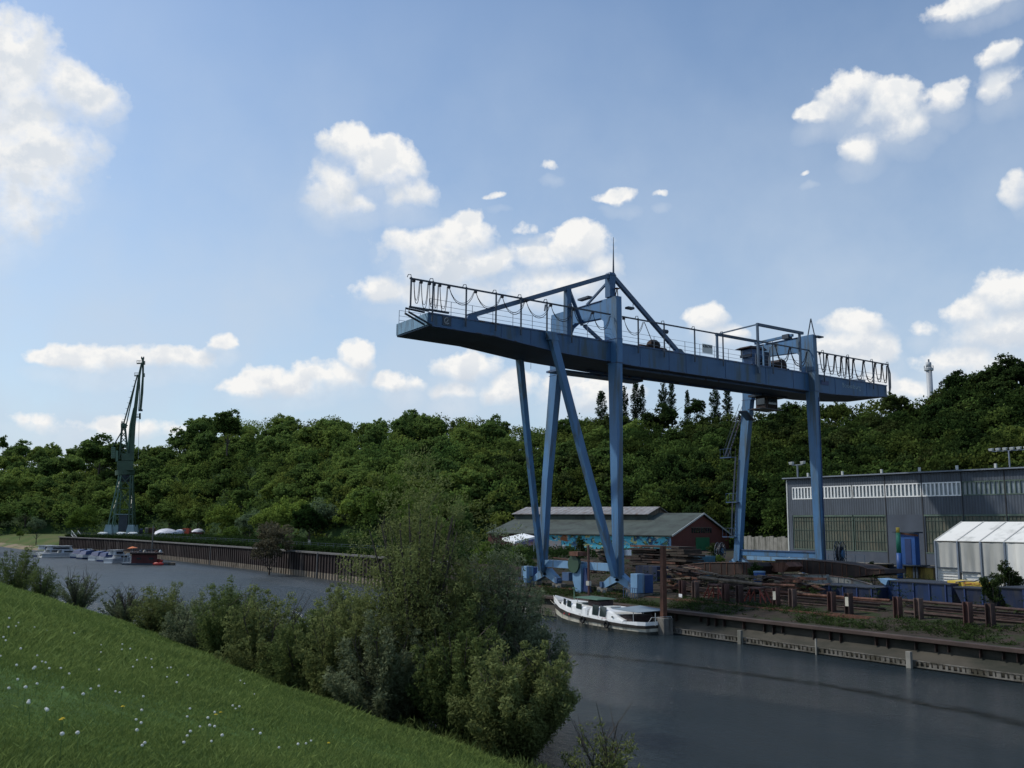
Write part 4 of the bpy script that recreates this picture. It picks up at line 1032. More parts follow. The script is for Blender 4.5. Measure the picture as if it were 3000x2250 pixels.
# ------------------------------------------------------------------ brick shed with mural
def shed():
    Gp = Vector((112.7, 116.1, 0)); Lx = Vector((-.376, .926, 0)).normalized(); Wx = Vector((Lx.y, -Lx.x, 0))
    t = thing('brick_shed', (Gp.x, Gp.y, 3), 'brick shed with graffiti mural on its long wall and raised lantern roof', 'shed')
    t.rotation_euler = (0, 0, math.atan2(Wx.y, Wx.x))
    # local frame: x across (W), y along (L), z up
    def B(): return MB()
    def bl(b, name, m, par=t, **k):
        me = b; off = Vector((Gp.x, Gp.y, 3))
        b.v = [(v[0] + off.x, v[1] + off.y, v[2] - 3 + off.z) for v in b.v]; return b.build(name, m, par, **k)
    Wd, Ln = 28, 38
    bl(B().prism([(0, 3), (0, 6.9), (14, 10.75), (28, 6.9), (28, 3)], 1, 0, .3), 'gable_wall', 'brick')
    bl(B().box(0, .3, .303, Ln, 3, 6.9), 'side_wall', 'brick')
    bl(B().box(-.05, -.003, .25, 26.5, 3, 6.72), 'mural', 'mural')
    bl(B().box(-.06, -.003, 26.6, 31.5, 3, 6.6), 'mural', 'mural2')
    bl(B().box(-.08, .06, -.06, .24, 3, 6.9), 'corner_trim', 'blue_pale')
    bl(B().hex([(-.6, -.5, 6.8), (14, -.5, 10.85), (14, Ln, 10.85), (-.6, Ln, 6.8)], [(-.6, -.5, 6.98), (14, -.5, 11.03), (14, Ln, 11.03), (-.6, Ln, 6.98)]), 'roof', 'roof_dark')
    bl(B().hex([(14.003, -.5, 10.85), (28.6, -.5, 6.8), (28.6, Ln, 6.8), (14.003, Ln, 10.85)], [(14.003, -.5, 11.03), (28.6, -.5, 6.98), (28.6, Ln, 6.98), (14.003, Ln, 11.03)]), 'roof', 'roof_dark')
    b = B(); b.beam((-.6, -.56, 6.87), (14, -.56, 10.93), .08, .28, (0, 0, 1)); b.beam((14, -.56, 10.93), (28.6, -.56, 6.87), .08, .28); bl(b, 'barge_board', 'lamp')
    l = bl(B().box(9.2, 18.8, 8.6, Ln, 9.4, 10.6), 'lantern', 'roof_dark')
    b = B(); b.hex([(8.6, 8.2, 10.62), (14, 8.2, 12.1), (14, Ln + .3, 12.1), (8.6, Ln + .3, 10.62)], [(8.6, 8.2, 10.72), (14, 8.2, 12.22), (14, Ln + .3, 12.22), (8.6, Ln + .3, 10.72)])
    b.hex([(14.003, 8.2, 12.1), (19.4, 8.2, 10.62), (19.4, Ln + .3, 10.62), (14.003, Ln + .3, 12.1)], [(14.003, 8.2, 12.22), (19.4, 8.2, 10.72), (19.4, Ln + .3, 10.72), (14.003, Ln + .3, 12.22)]); bl(b, 'lantern_roof', 'roof_tin', l)
    bl(B().prism([(9.2, 10.6), (14, 12.08), (18.8, 10.6)], 1, 8.6, 8.8), 'lantern_gable', 'wood', l)
    bl(B().box(11.0, 17.6, -.06, -.003, 3, 6.6), 'gate', 'green_door')
    b = B()
    for k in range(9): b.box(9.2 + k * 1.1, 9.95 + k * 1.1, -.05, -.003, 7.4, 8.3)
    bl(b, 'gable_window', 'glass')
    bl(B().box(9.0, 19.0, -.06, -.003, 8.33, 8.45), 'window_sill', 'wood')
M['posters'] = mat('faded_poster_board', (.17, .14, .14), .8, .35, 1.4, col2=(.09, .13, .17), amt=.6, scale2=1.4, stretch=(1, 1, 1))
M['mural2'] = mat('brown_and_blue_graffiti', (.20, .12, .10), .7, .5, 1, col2=(.08, .10, .30), amt=.7, scale2=.8, stretch=(1, 1, 1))
shed()

# awning left of the crane foot, wall segments behind
def yard_walls():
    a = P(1508, 1593, 1, 104); b_ = P(1570, 1577, 1, 104)
    t = MB().hex([(a.x, 104, a.z), (b_.x, 104, b_.z), (b_.x + .6, 108, b_.z + .4), (a.x + .6, 108, a.z + .4)], [(a.x, 104, a.z + .3), (b_.x, 104, b_.z + .25), (b_.x + .6, 108, b_.z + .65), (a.x + .6, 108, a.z + .7)])
    r = thing('white_awning', (a.x, 104, 3.8), 'small white slanting awning beside the far foot of the portal crane', 'awning')
    t.build('canopy', 'white', r)
    p = MB(); p.box(a.x + .2, a.x + .3, 104.5, 104.6, 3.6, a.z + .3); p.box(b_.x, b_.x + .1, 104.5, 104.6, 3.6, b_.z); p.build('post', 'lamp', r)
    # white wavy boundary wall left of the hall
    p0 = P(2180, 1604, 0, 118); p1 = P(2312, 1606, 0, 118)
    r = thing('boundary_wall', (118, p0.y, 2.7), 'weathered pale concrete boundary wall between shed and grey hall', 'wall')
    n = 12
    for i in range(n):
        y0 = p0.y + (p1.y - p0.y) * i / n; y1 = p0.y + (p1.y - p0.y) * (i + 1) / n
        MB().box(118 + .0, 118.2, min(y0, y1) + .02, max(y0, y1) - .02, 2.6, 7.0 + .12 * math.sin(i * 2.1)).build('panel', 'conc_mid', r)
    # graffiti fence behind crane foot
    p0 = P(1610, 1600, 0, 92); p1 = P(1645, 1600, 0, 92)
    r = thing('poster_fence', (92, p0.y, 2.7), 'board fence covered with faded posters behind the quay cross beam', 'fence')
    MB().box(92, 92.15, P(1660, 1600, 0, 92).y, p0.y, 2.7, 5.2).build('board', 'posters', r)
    MB().box(91.9, 91.99, p1.y, p0.y, 3.0, 5.9).build('poster', 'posters', r)
yard_walls()

# ------------------------------------------------------------------ yard material
def h_post(px, py, k):
    p = GND(px, py, 2.0); x = 58.9; y = p.y * x / p.x
    h = 1.62
    white = k in (0,)
    t = thing('stacking_post', (x, y, 1.9), '', 'steel post', 'rusty stacking posts of the pipe racks')
    b = MB(); zg = 1.95
    b.box(x - .26, x + .26, y - .20, y - .15, zg, zg + h); b.box(x - .26, x + .26, y + .15, y + .20, zg, zg + h); b.box(x - .03, x + .03, y - .148, y + .148, zg, zg + h - .01)
    b.build('profile', POSTM[k % 4], t)
    MB().box(x - .36, x + .36, y - .3, y + .3, zg - .25, zg + .02).build('foot_plate', 'rust', t)
    if k == 0: MB().box(x - .275, x - .262, y - .2, y + .2, zg, zg + .5).build('painted_band', 'white', t)
    if k in (4, 7): MB().box(x - .28, x - .262, y - .17, y + .1, zg + .7, zg + 1.35).build('painted_band', 'cream', t)
    return t
POSTM = ['rust_red', 'rust_pale', 'rust_red', 'rust_red2']
M['rust_pale'] = mat('pale_rusty_steel', (.13, .085, .068), .8, .35, 2, col2=(.07, .04, .03), amt=.5)
M['rust_red2'] = mat('brown_red_steel', (.060, .036, .030), .8, .35, 2, col2=(.04, .02, .016), amt=.5)
posts = []
plabels = ['rusty stacking post with a white painted lower end, leftmost of the row', 'pale rusty stacking post second from the left in the row',
           'red rusty stacking post just right of the left trestle', 'red rusty stacking post just left of the right trestle',
           'stacking post with a cream painted patch right of the right trestle', 'dull red stacking post below the middle of the grey steel plate',
           'stacking post left of the paint topped one below the blue pontoon', 'stacking post with a cream yellow top below the blue pontoon',
           'broad dark red stacking post left of the yellow box', 'broad dark red stacking post nearly below the tent corner',
           'dark red stacking post below the yellow box', 'rightmost stacking post of the row, pale brown and leaning']
for k, (px, py) in enumerate([(2000, 1745), (2038, 1750), (2126, 1757), (2167, 1759), (2275, 1775), (2323, 1780), (2438, 1798), (2488, 1800), (2632, 1812), (2693, 1815), (2838, 1830), (2904, 1842)]):
    o = h_post(px, py, k); o['label'] = plabels[k]; posts.append(o)

def pipe_racks():
    r = random.Random(11)
    # pipes / rails lying along the quay behind the posts
    rows = [(60.4, 2.35), (60.9, 2.35), (61.5, 2.38), (62.2, 2.4), (60.7, 2.75), (61.3, 2.8), (62.0, 2.8), (61.0, 3.1)]
    k = 0
    for j, (x, z) in enumerate(rows):
        for (y0, y1, nm) in ((16, 40, 'right'), (40.5, 52.5, 'middle'), (52.9, 62.5, 'left')):
            if nm == 'left' and j in (6, 7): continue
            a = y0 + r.uniform(0, 1.5); c = y1 - r.uniform(0, 2.5)
            if j % 2: b = MB().tube([(x, a, z), (x + r.uniform(-.3, .3), c, z + r.uniform(-.08, .12))], r.choice([.06, .08, .1]), 8)
            else:
                b = MB(); b.box(x - .10, x + .10, a, c, z - .11, z - .09); b.box(x - .10, x + .10, a, c, z + .07, z + .09); b.box(x - .02, x + .02, a, c, z - .088, z + .068)
            o = b.build('steel_pipe' if j % 2 else 'steel_beam', ['rust_red2', 'rust_pale', 'rust', 'rust_dark'][r.randrange(4)], origin=(x, (a + c) / 2, z))
            tag(o, {'right': 'rusty steel section in the long rack at the right end of the yard', 'middle': 'rusty steel section lying behind the middle stacking posts', 'left': 'rusty steel section lying behind the left stacking posts'}[nm],
                'pipe' if j % 2 else 'steel beam', {'right': 'steel sections in the right rack', 'middle': 'steel sections in the middle rack', 'left': 'steel sections in the left rack'}[nm])
    # red trestles
    for i, (px, lab) in enumerate(((2100, 'low red steel trestle between the second and third stacking post'), (2222, 'red A shaped steel trestle between the fourth and fifth stacking post'))):
        p = P(px, 1750, 0, 60.0); y = p.y
        t = thing('red_trestle', (60, y, 2.1), lab, 'trestle')
        b = MB()
        for x in (59.6, 60.2):
            b.beam((x, y - 1.25, 2.05), (x, y - .45, 3.3), .09, .09); b.beam((x, y + 1.25, 2.05), (x, y + .45, 3.3), .09, .09)
            b.beam((x, y - 1.3, 2.12), (x, y + 1.3, 2.12), .12, .14); b.beam((x, y - .55, 2.15), (x, y - .55, 3.0), .08, .08); b.beam((x, y + .55, 2.15), (x, y + .55, 3.0), .08, .08)
        b.build('frame', 'red_trest', t)
        MB().box(59.5, 60.3, y - .6, y + .6, 3.3, 3.42).build('top_bar', 'rust_red', t)
    # long pale pipe over the trestles
    a = P(2050, 1692, 0, 60.6); c = P(2235, 1712, 0, 60.6)
    MB().tube([a, c], .13, 8).build('steel_pipe', 'wood', label='long pale pipe lying level on top of the red trestles', cat='pipe', origin=a)
    a = P(2235, 1712, 0, 60.6); c = P(2330, 1716, 0, 60.6)
    MB().tube([a, c], .11, 8).build('steel_pipe', 'rust', label='short dark pipe continuing the pale pipe above the fourth stacking post', cat='pipe', origin=a)
M['red_trest'] = mat('faded_red_trestle_paint', (.22, .045, .03), .7, .3, 2, col2=(.08, .03, .02), amt=.5)
pipe_racks()

def slab(name, lab, cat, x, pxs, m, th=3.0, thick=.25):
    """curved ship plate: px outline top/bottom on plane X=x, extruded inland"""
    pts = [P(a, b, 0, x) for a, b in pxs]
    t = thing(name, (x, pts[0].y, 2.5), lab, cat)
    MB().prism([(p.y, p.z) for p in pts], 0, x, x + th).build('plating', m, t)
    ys = [p.y for p in pts]; zs = [p.z for p in pts]; b = MB(); y = min(ys) + .5; n = len(pts)
    while y < max(ys) - .3:
        hit = sorted(pts[i].z + (pts[(i + 1) % n].z - pts[i].z) * (y - pts[i].y) / (pts[(i + 1) % n].y - pts[i].y) for i in range(n) if (pts[i].y - y) * (pts[(i + 1) % n].y - y) < 0)
        if len(hit) >= 2 and hit[-1] - hit[0] > .3: b.box(x - .05, x - .002, y, y + .05, hit[0] + .05, hit[-1] - .04)
        y += .9 + .5 * math.sin(y * 3)
    if b.v: b.build('frame_rib', 'rust' if 'rust' in m else 'plate', t)
    b = MB(); 
    for i in range(n):
        if (pts[(i + 1) % n].y - pts[i].y) * (pts[1].y - pts[0].y) > 0 and abs(pts[(i + 1) % n].y - pts[i].y) > .5 and (pts[i].z + pts[(i + 1) % n].z) / 2 > (max(zs) + min(zs)) / 2: b.beam((x - .04, pts[i].y, pts[i].z + .02), (x - .04, pts[(i + 1) % n].y, pts[(i + 1) % n].z + .02), .07, .05)
    if b.v: b.build('edge_strip', 'rust_pale', t)
M['plate'] = mat('weathered_pale_steel_plate', (.20, .21, .20), .6, .15, .6, col2=(.10, .07, .05), amt=.35)
M['board'] = mat('stacked_brown_boards', (.032, .024, .018), .85, .35, .6, col2=(.075, .055, .042), amt=.42, scale2=1.2, stretch=(1, .2, 2.5))
slab('hull_section', 'dark rusty ship hull section lying between shed and stacking posts', 'hull section', 66, [(1985, 1660), (2010, 1655), (2070, 1649), (2190, 1648), (2200, 1660), (2192, 1684), (2120, 1685), (2010, 1682), (1985, 1675)], 'rust_dark', 4)
slab('hull_section', 'long dark curved ship plate in front of the landward cable reel', 'hull section', 72, [(2270, 1640), (2340, 1640), (2440, 1647), (2520, 1658), (2545, 1668), (2590, 1668), (2595, 1680), (2540, 1686), (2480, 1694), (2400, 1688), (2330, 1672), (2280, 1655)], 'rust_dark', 3)
slab('hull_section', 'rusty upturned dinghy shaped plate left of the long curved plate', 'hull section', 69, [(2222, 1650), (2300, 1647), (2312, 1660), (2295, 1676), (2270, 1675), (2240, 1668)], 'rust', 2)
slab('steel_plate', 'pale grey wedge shaped steel plate leaning under the dark ship plate', 'steel plate', 68.5, [(2290, 1682), (2420, 1684), (2425, 1710), (2395, 1710), (2330, 1697)], 'plate', .4)
slab('steel_plate', 'pale grey tapering steel plate under the yellow wall', 'steel plate', 68.8, [(2430, 1687), (2480, 1693), (2550, 1712), (2428, 1711)], 'plate', .4)

def board_stack():
    a = P(1836, 1650, 0, 70); c = P(2026, 1650, 0, 70); zt = P(1900, 1604, 0, 70).z; r = random.Random(9)
    t = thing('timber_stack', (70, (a.y + c.y) / 2, 2.6), 'tall dark stack of brown boards in front of the mural right of the crane leg', 'timber stack')
    z = 2.5; k = 0
    while z < zt:
        y = a.y - r.uniform(0, .8); end = c.y + (zt > z > zt - 1.2) * 2.2 * r.random()
        while y > end + .6:
            L_ = min(r.uniform(1.8, 4.5), y - end); x0 = 70 + r.uniform(-.35, .35); h = r.uniform(.16, .30)
            MB().box(x0, x0 + 2.6, y - L_, y - .03, z, z + h * .8).build('board', ['board', 'rust_dark', 'board', 'wood' if z > zt - .9 else 'rust_dark', 'rust'][r.randrange(5)], t); y -= L_; k += 1
        z += .27
board_stack()

def junk():
    r = random.Random(21)
    # overgrown timber and scrap heaps behind the quay frame
    def heap(px0, px1, ytop, ybot, X, lab, mats, n, cat='scrap heap', name='scrap_heap'):
        a = P(px0, ybot, 0, X); c = P(px1, ybot, 0, X); tz = P((px0 + px1) / 2, ytop, 0, X).z
        t = thing(name, (X, (a.y + c.y) / 2, 2.6), lab, cat)
        y0, y1 = min(a.y, c.y), max(a.y, c.y)
        per = {}
        for i in range(n):
            z = 2.5 + (tz - 2.5) * (i / n) ** 1.1; y = r.uniform(y0, y1); L_ = r.uniform(.25, .75) * (y1 - y0) * (1 - .3 * i / n)
            p = Vector((X + r.uniform(-.8, 1.2), max(y0, y - L_ / 2), z)); q = Vector((X + r.uniform(-.8, 1.2), min(y1, y + L_ / 2), z + r.uniform(-.3, .3)))
            m = mats[r.randrange(len(mats))]
            per.setdefault(m, MB()).beam(p, q, r.uniform(.12, .5), r.uniform(.05, .22))
        for m, b in per.items(): b.build('timber' if m == 'wood' else 'scrap_bar', m, t)
        return t
    heap(1740, 1800, 1607, 1670, 72, 'heap of dark timbers with weeds between the pole and the near crane leg', ['wood', 'rust_dark', 'wood'], 40, 'timber heap', 'timber_heap')
    heap(1630, 1740, 1640, 1690, 73, 'low heap of rusty bars behind the quay cross beam', ['rust', 'rust_pale', 'wood'], 34)
    heap(1960, 2075, 1615, 1640, 78, 'tangled rusty scrap heap before the green gate', ['rust', 'wood', 'rust_dark', 'rust_pale'], 50)
    heap(1940, 2060, 1660, 1700, 63.5, 'dark tangle of bars and pipes right of the tall mooring pile', ['rust_dark', 'rust', 'wood'], 40)
    heap(2060, 2240, 1684, 1706, 63.0, 'long low pile of timber under the hull section', ['wood', 'rust_dark', 'wood'], 46, 'timber pile', 'timber_pile')
    heap(2235, 2420, 1690, 1716, 63.4, 'dark pile of boards under the pale grey steel plate', ['rust_dark', 'wood', 'rust'], 46, 'timber pile', 'timber_pile')
    heap(1960, 2050, 1700, 1730, 61.6, 'small stack of bars behind the first two stacking posts', ['rust', 'rust_dark'], 16)
    # blue tarpaulin stack and containers
    a = P(1862, 1660, 0, 66.5); c = P(1925, 1705, 0, 66.5)
    MB().box(66.5, 68.5, c.y, a.y, 2.3, 4.2).build('tarpaulin_stack', 'blue_hull', label='low stack under navy blue sheet between crane leg and mooring pile', cat='stack', origin=(66.5, a.y, 2.4))
    a = P(2002, 1625, 0, 76); c = P(2052, 1648, 0, 76)
    t = thing('blue_skip', (76, a.y, 2.7), 'open blue steel skip behind the dark hull section', 'skip')
    MB().hex([(76, c.y, 2.9), (78, c.y, 2.9), (78, a.y, 2.9), (76, a.y, 2.9)], [(75.8, c.y - .2, 5.1), (78.2, c.y - .2, 5.1), (78.2, a.y + .2, 5.1), (75.8, a.y + .2, 5.1)]).build('body', 'blue_door3', t)
    MB().box(75.7, 75.79, c.y - .2, a.y + .2, 4.9, 5.0).build('rim', 'blue_pale', t)
    a = P(2210, 1680, 0, 64.6); c = P(2236, 1700, 0, 64.6)
    t = thing('blue_barrel', (64.6, (a.y + c.y) / 2, 2.6), 'bright blue barrel right of the dark hull section', 'barrel')
    MB().tube([(64.7, (a.y + c.y) / 2, 3.15), (64.7, (a.y + c.y) / 2, 4.35)], .5, 14).build('body', 'blue_door', t); MB().tube([(64.7, (a.y + c.y) / 2, 4.35), (64.7, (a.y + c.y) / 2, 4.45)], .53, 14).build('rim', 'blue_pale', t)
    MB().box(63.9, 65.5, a.y - 1.6, a.y + 1.2, 2.55, 3.14).build('pallet_block', 'wood', label='block of boards carrying the bright blue barrel', cat='block', origin=(64.7, a.y, 2.6))
    # blue pontoons
    def pontoon(px0, px1, ytop, ybot, X, dx, lab, m='blue_hull'):
        a = P(px0, ytop, 0, X); c = P(px1, ybot, 0, X)
        t = thing('blue_pontoon', (X, (a.y + c.y) / 2, 2.6), lab, 'pontoon')
        zb = 2.75; zt = a.z
        MB().hex([(X, c.y, zb), (X + dx, c.y, zb), (X + dx, a.y - .6, zb), (X, a.y - .6, zb)], [(X, c.y, zt), (X + dx, c.y, zt), (X + dx, a.y, zt), (X, a.y, zt)]).build('body', m, t)
        b = MB(); y = c.y + .4
        while y < a.y - .7: b.box(X - .08, X - .003, y, y + .1, zb, zt - .02); y += 1.3
        b.build('rib', 'navy', t)
        MB().box(X - .1, X + dx, c.y, a.y, zt + .003, zt + .08).build('deck_edge', 'deck_edge', t)
        b = MB(); y = c.y + .5
        while y < a.y - 1: b.beam((X - 1.6, y, 2.72), (X + 2.5, y + .3, 2.76), .22, .12); y += 2.4
        b.build('bearer', 'wood', t)
    pontoon(2390, 2570, 1713, 1758, 65.0, 3, 'navy blue pontoon under the pale steel plates')
    pontoon(2584, 2790, 1702, 1768, 66.5, 3.5, 'blue raked pontoon with bright blue bow corner before the blue column', 'blue_hull2')
    pontoon(2795, 2900, 1722, 1785, 65.5, 4, 'blue pontoon carrying the yellow box')
    pontoon(2925, 3080, 1722, 1785, 66.2, 4, 'blue pontoon right of the small conifer')
    a = P(2582, 1702, 0, 66.4); MB().hex([(66.2, a.y - .5, a.z - .3), (67.6, a.y - .5, a.z - .3), (67.6, a.y - .1, a.z - .1), (66.2, a.y - .1, a.z - .1)], [(66.2, a.y - .7, a.z + .12), (67.6, a.y - .7, a.z + .12), (67.6, a.y + .2, a.z + .2), (66.2, a.y + .2, a.z + .2)]).build('fender_beam', 'blue_pale', label='pale blue square beam lying across the bow of the raked pontoon', cat='beam', origin=(67, a.y, a.z))
    # yellow box
    a = P(2775, 1700, 0, 67.5); c = P(2884, 1722, 0, 67.5)
    t = thing('yellow_box', (67.5, a.y, c.z), 'yellow steel box with red lettering strip in front of the white tent', 'box')
    mid = a.y + (c.y - a.y) * .32
    MB().box(67.5, 69.4, mid, a.y, c.z + .0, a.z).build('left_body', 'yellow_bright', t); MB().box(67.62, 69.4, c.y, mid - .01, c.z, a.z - .05).build('right_body', 'yellow', t)
    MB().box(67.46, 67.497, mid, a.y, (a.z + c.z) / 2 - .03, (a.z + c.z) / 2 + .03).build('seam', 'rust', t)
    MB().box(67.58, 67.615, c.y + .4, mid - .4, (a.z + c.z) / 2 - .02, (a.z + c.z) / 2 + .10).build('red_lettering', 'red_marks', t)
    p = thing('bent_rod', (67.2, a.y, 3), 'thin bent dark pipe arching over the yellow box', 'pipe')
    q = [P(x, y, 0, 67.1) for x, y in ((2800, 1706), (2830, 1702), (2855, 1703), (2872, 1697), (2890, 1712), (2905, 1724))]
    MB().tube(q, .05, 5).build('rod', 'line', p)
    # kerb stones in the grass near the right
    a = GND(2760, 1818, 2.05); c = GND(2830, 1826, 2.0)
    MB().beam((a.x, a.y, 2.05), (c.x, c.y, 2.05), .25, .16).build('concrete_kerb', 'conc_pale', label='pale concrete kerb strip left of the second last stacking post', cat='kerb', origin=(a.x, a.y, 2))
    a = GND(2935, 1838, 2.0); c = GND(3020, 1850, 2.0)
    MB().beam((a.x, a.y, 2.02), (c.x, c.y, 2.02), .25, .16).build('concrete_kerb', 'conc_pale', label='pale concrete kerb strip at the right edge beside the last stacking post', cat='kerb', origin=(a.x, a.y, 2))
    # deck rail along the quay: rusty lines in the ground
    for x, nm, lb in ((57.6, 'crane_rail', 'rusty crane rail along the quay nearer the water'), (58.3, 'crane_rail', 'rusty crane rail along the quay nearer the yard')):
        MB().box(x, x + .08, 40, 84, 1.9, 2.1 if x < 58 else 2.12).build(nm, 'rust', label=lb, cat='rail', origin=(x, 60, 2))
M['blue_door3'] = mat('faded_blue_skip_paint', (.04, .13, .19), .6, .3, .8, col2=(.05, .04, .03), amt=.45)
M['blue_hull2'] = mat('strong_blue_hull_paint', (.007, .024, .078), .5, .35, .6, col2=(.02, .03, .05), amt=.45)
M['deck_edge'] = mat('pale_worn_deck_edge', (.022, .028, .040), .7, .3, 1, col2=(.012, .018, .03), amt=.5)
M['red_marks'] = mat('broken_red_lettering', (.35, .06, .03), .6, .3, 3, col2=(.50, .36, .05), amt=.7, scale2=9, stretch=(1, 1, .1))
M['yellow_bright'] = mat('bright_yellow_paint', (.58, .44, .07), .5, .12, 1)
junk()

def floodlight(px, ytop, ybase, X, n, lab, w):
    top = P(px, ytop, 0, X); base = P(px, ybase, 0, X)
    t = thing('floodlight_mast', (X, top.y, 2.7), lab, 'floodlight mast')
    MB().tube([(X, top.y, 2.7), (X, top.y, top.z)], .13, 6).build('mast', 'line2', t)
    b = MB(); b.box(X - .06, X + .06, top.y - w / 2, top.y + w / 2, top.z - .06, top.z + .06)
    b.build('cross_bar', 'line2', t)
    for k in range(n):
        y = top.y - w / 2 + w * k / (n - 1)
        MB().hex([(X - .25, y - .22, top.z + .08), (X + .2, y - .22, top.z + .1), (X + .2, y + .22, top.z + .1), (X - .25, y + .22, top.z + .08)], [(X - .35, y - .3, top.z + .42), (X + .2, y - .3, top.z + .5), (X + .2, y + .3, top.z + .5), (X - .35, y + .3, top.z + .42)]).build('floodlight', 'lamp', t)
floodlight(2336, 1362, 1400, 108.5, 2, 'floodlight mast with two lamps behind the left roof corner of the grey hall', 2.0)
floodlight(2955, 1320, 1365, 138.5, 6, 'wide floodlight mast with six lamps behind the roof of the grey hall', 5.2)
def small_lamp():
    p = P(1801, 1553, 0, 60)
    t = thing('yard_lamp', (60, p.y, 2), 'small white yard lamp on a thin post beside the near quay crane leg', 'lamp')
    MB().tube([(60, p.y, 2), (60, p.y, p.z)], .03, 5).build('post', 'lamp', t); MB().sphere((60, p.y, p.z + .1), .22).build('lamp_head', 'lamp', t)
small_lamp()

def chimney():
    a = PW(2720, 1062, 330); c = PW(2720, 1160, 330)
    t = thing('chimney', (a.x, a.y, c.z - 30), 'tall pale grey factory chimney rising behind the wooded hill', 'chimney')
    MB().tube([(a.x, a.y, c.z - 30), (a.x, a.y, a.z - 1.8)], 1.05, 18).build('shaft', 'chimney', t, True)
    MB().tube([(a.x, a.y, a.z - 1.78), (a.x, a.y, a.z)], [1.0, .95], 14).build('flue_head', 'chimney', t, True)
    MB().tube([(a.x, a.y, a.z - 3.0), (a.x, a.y, a.z - 2.2)], 1.6, 16).build('gallery', 'chimney', t)
    b = MB()
    for k in range(12):
        an = 2 * math.pi * k / 12; b.box(a.x + 1.55 * math.cos(an) - .05, a.x + 1.55 * math.cos(an) + .05, a.y + 1.55 * math.sin(an) - .05, a.y + 1.55 * math.sin(an) + .05, a.z - 2.2, a.z - 1.2)
    b.build('gallery_rail', 'line2', t)
    MB().tube([(a.x - .3, a.y - .3, a.z), (a.x - .3, a.y - .3, a.z + 1.1)], .3, 8).build('inner_flue', 'line2', t)
chimney()

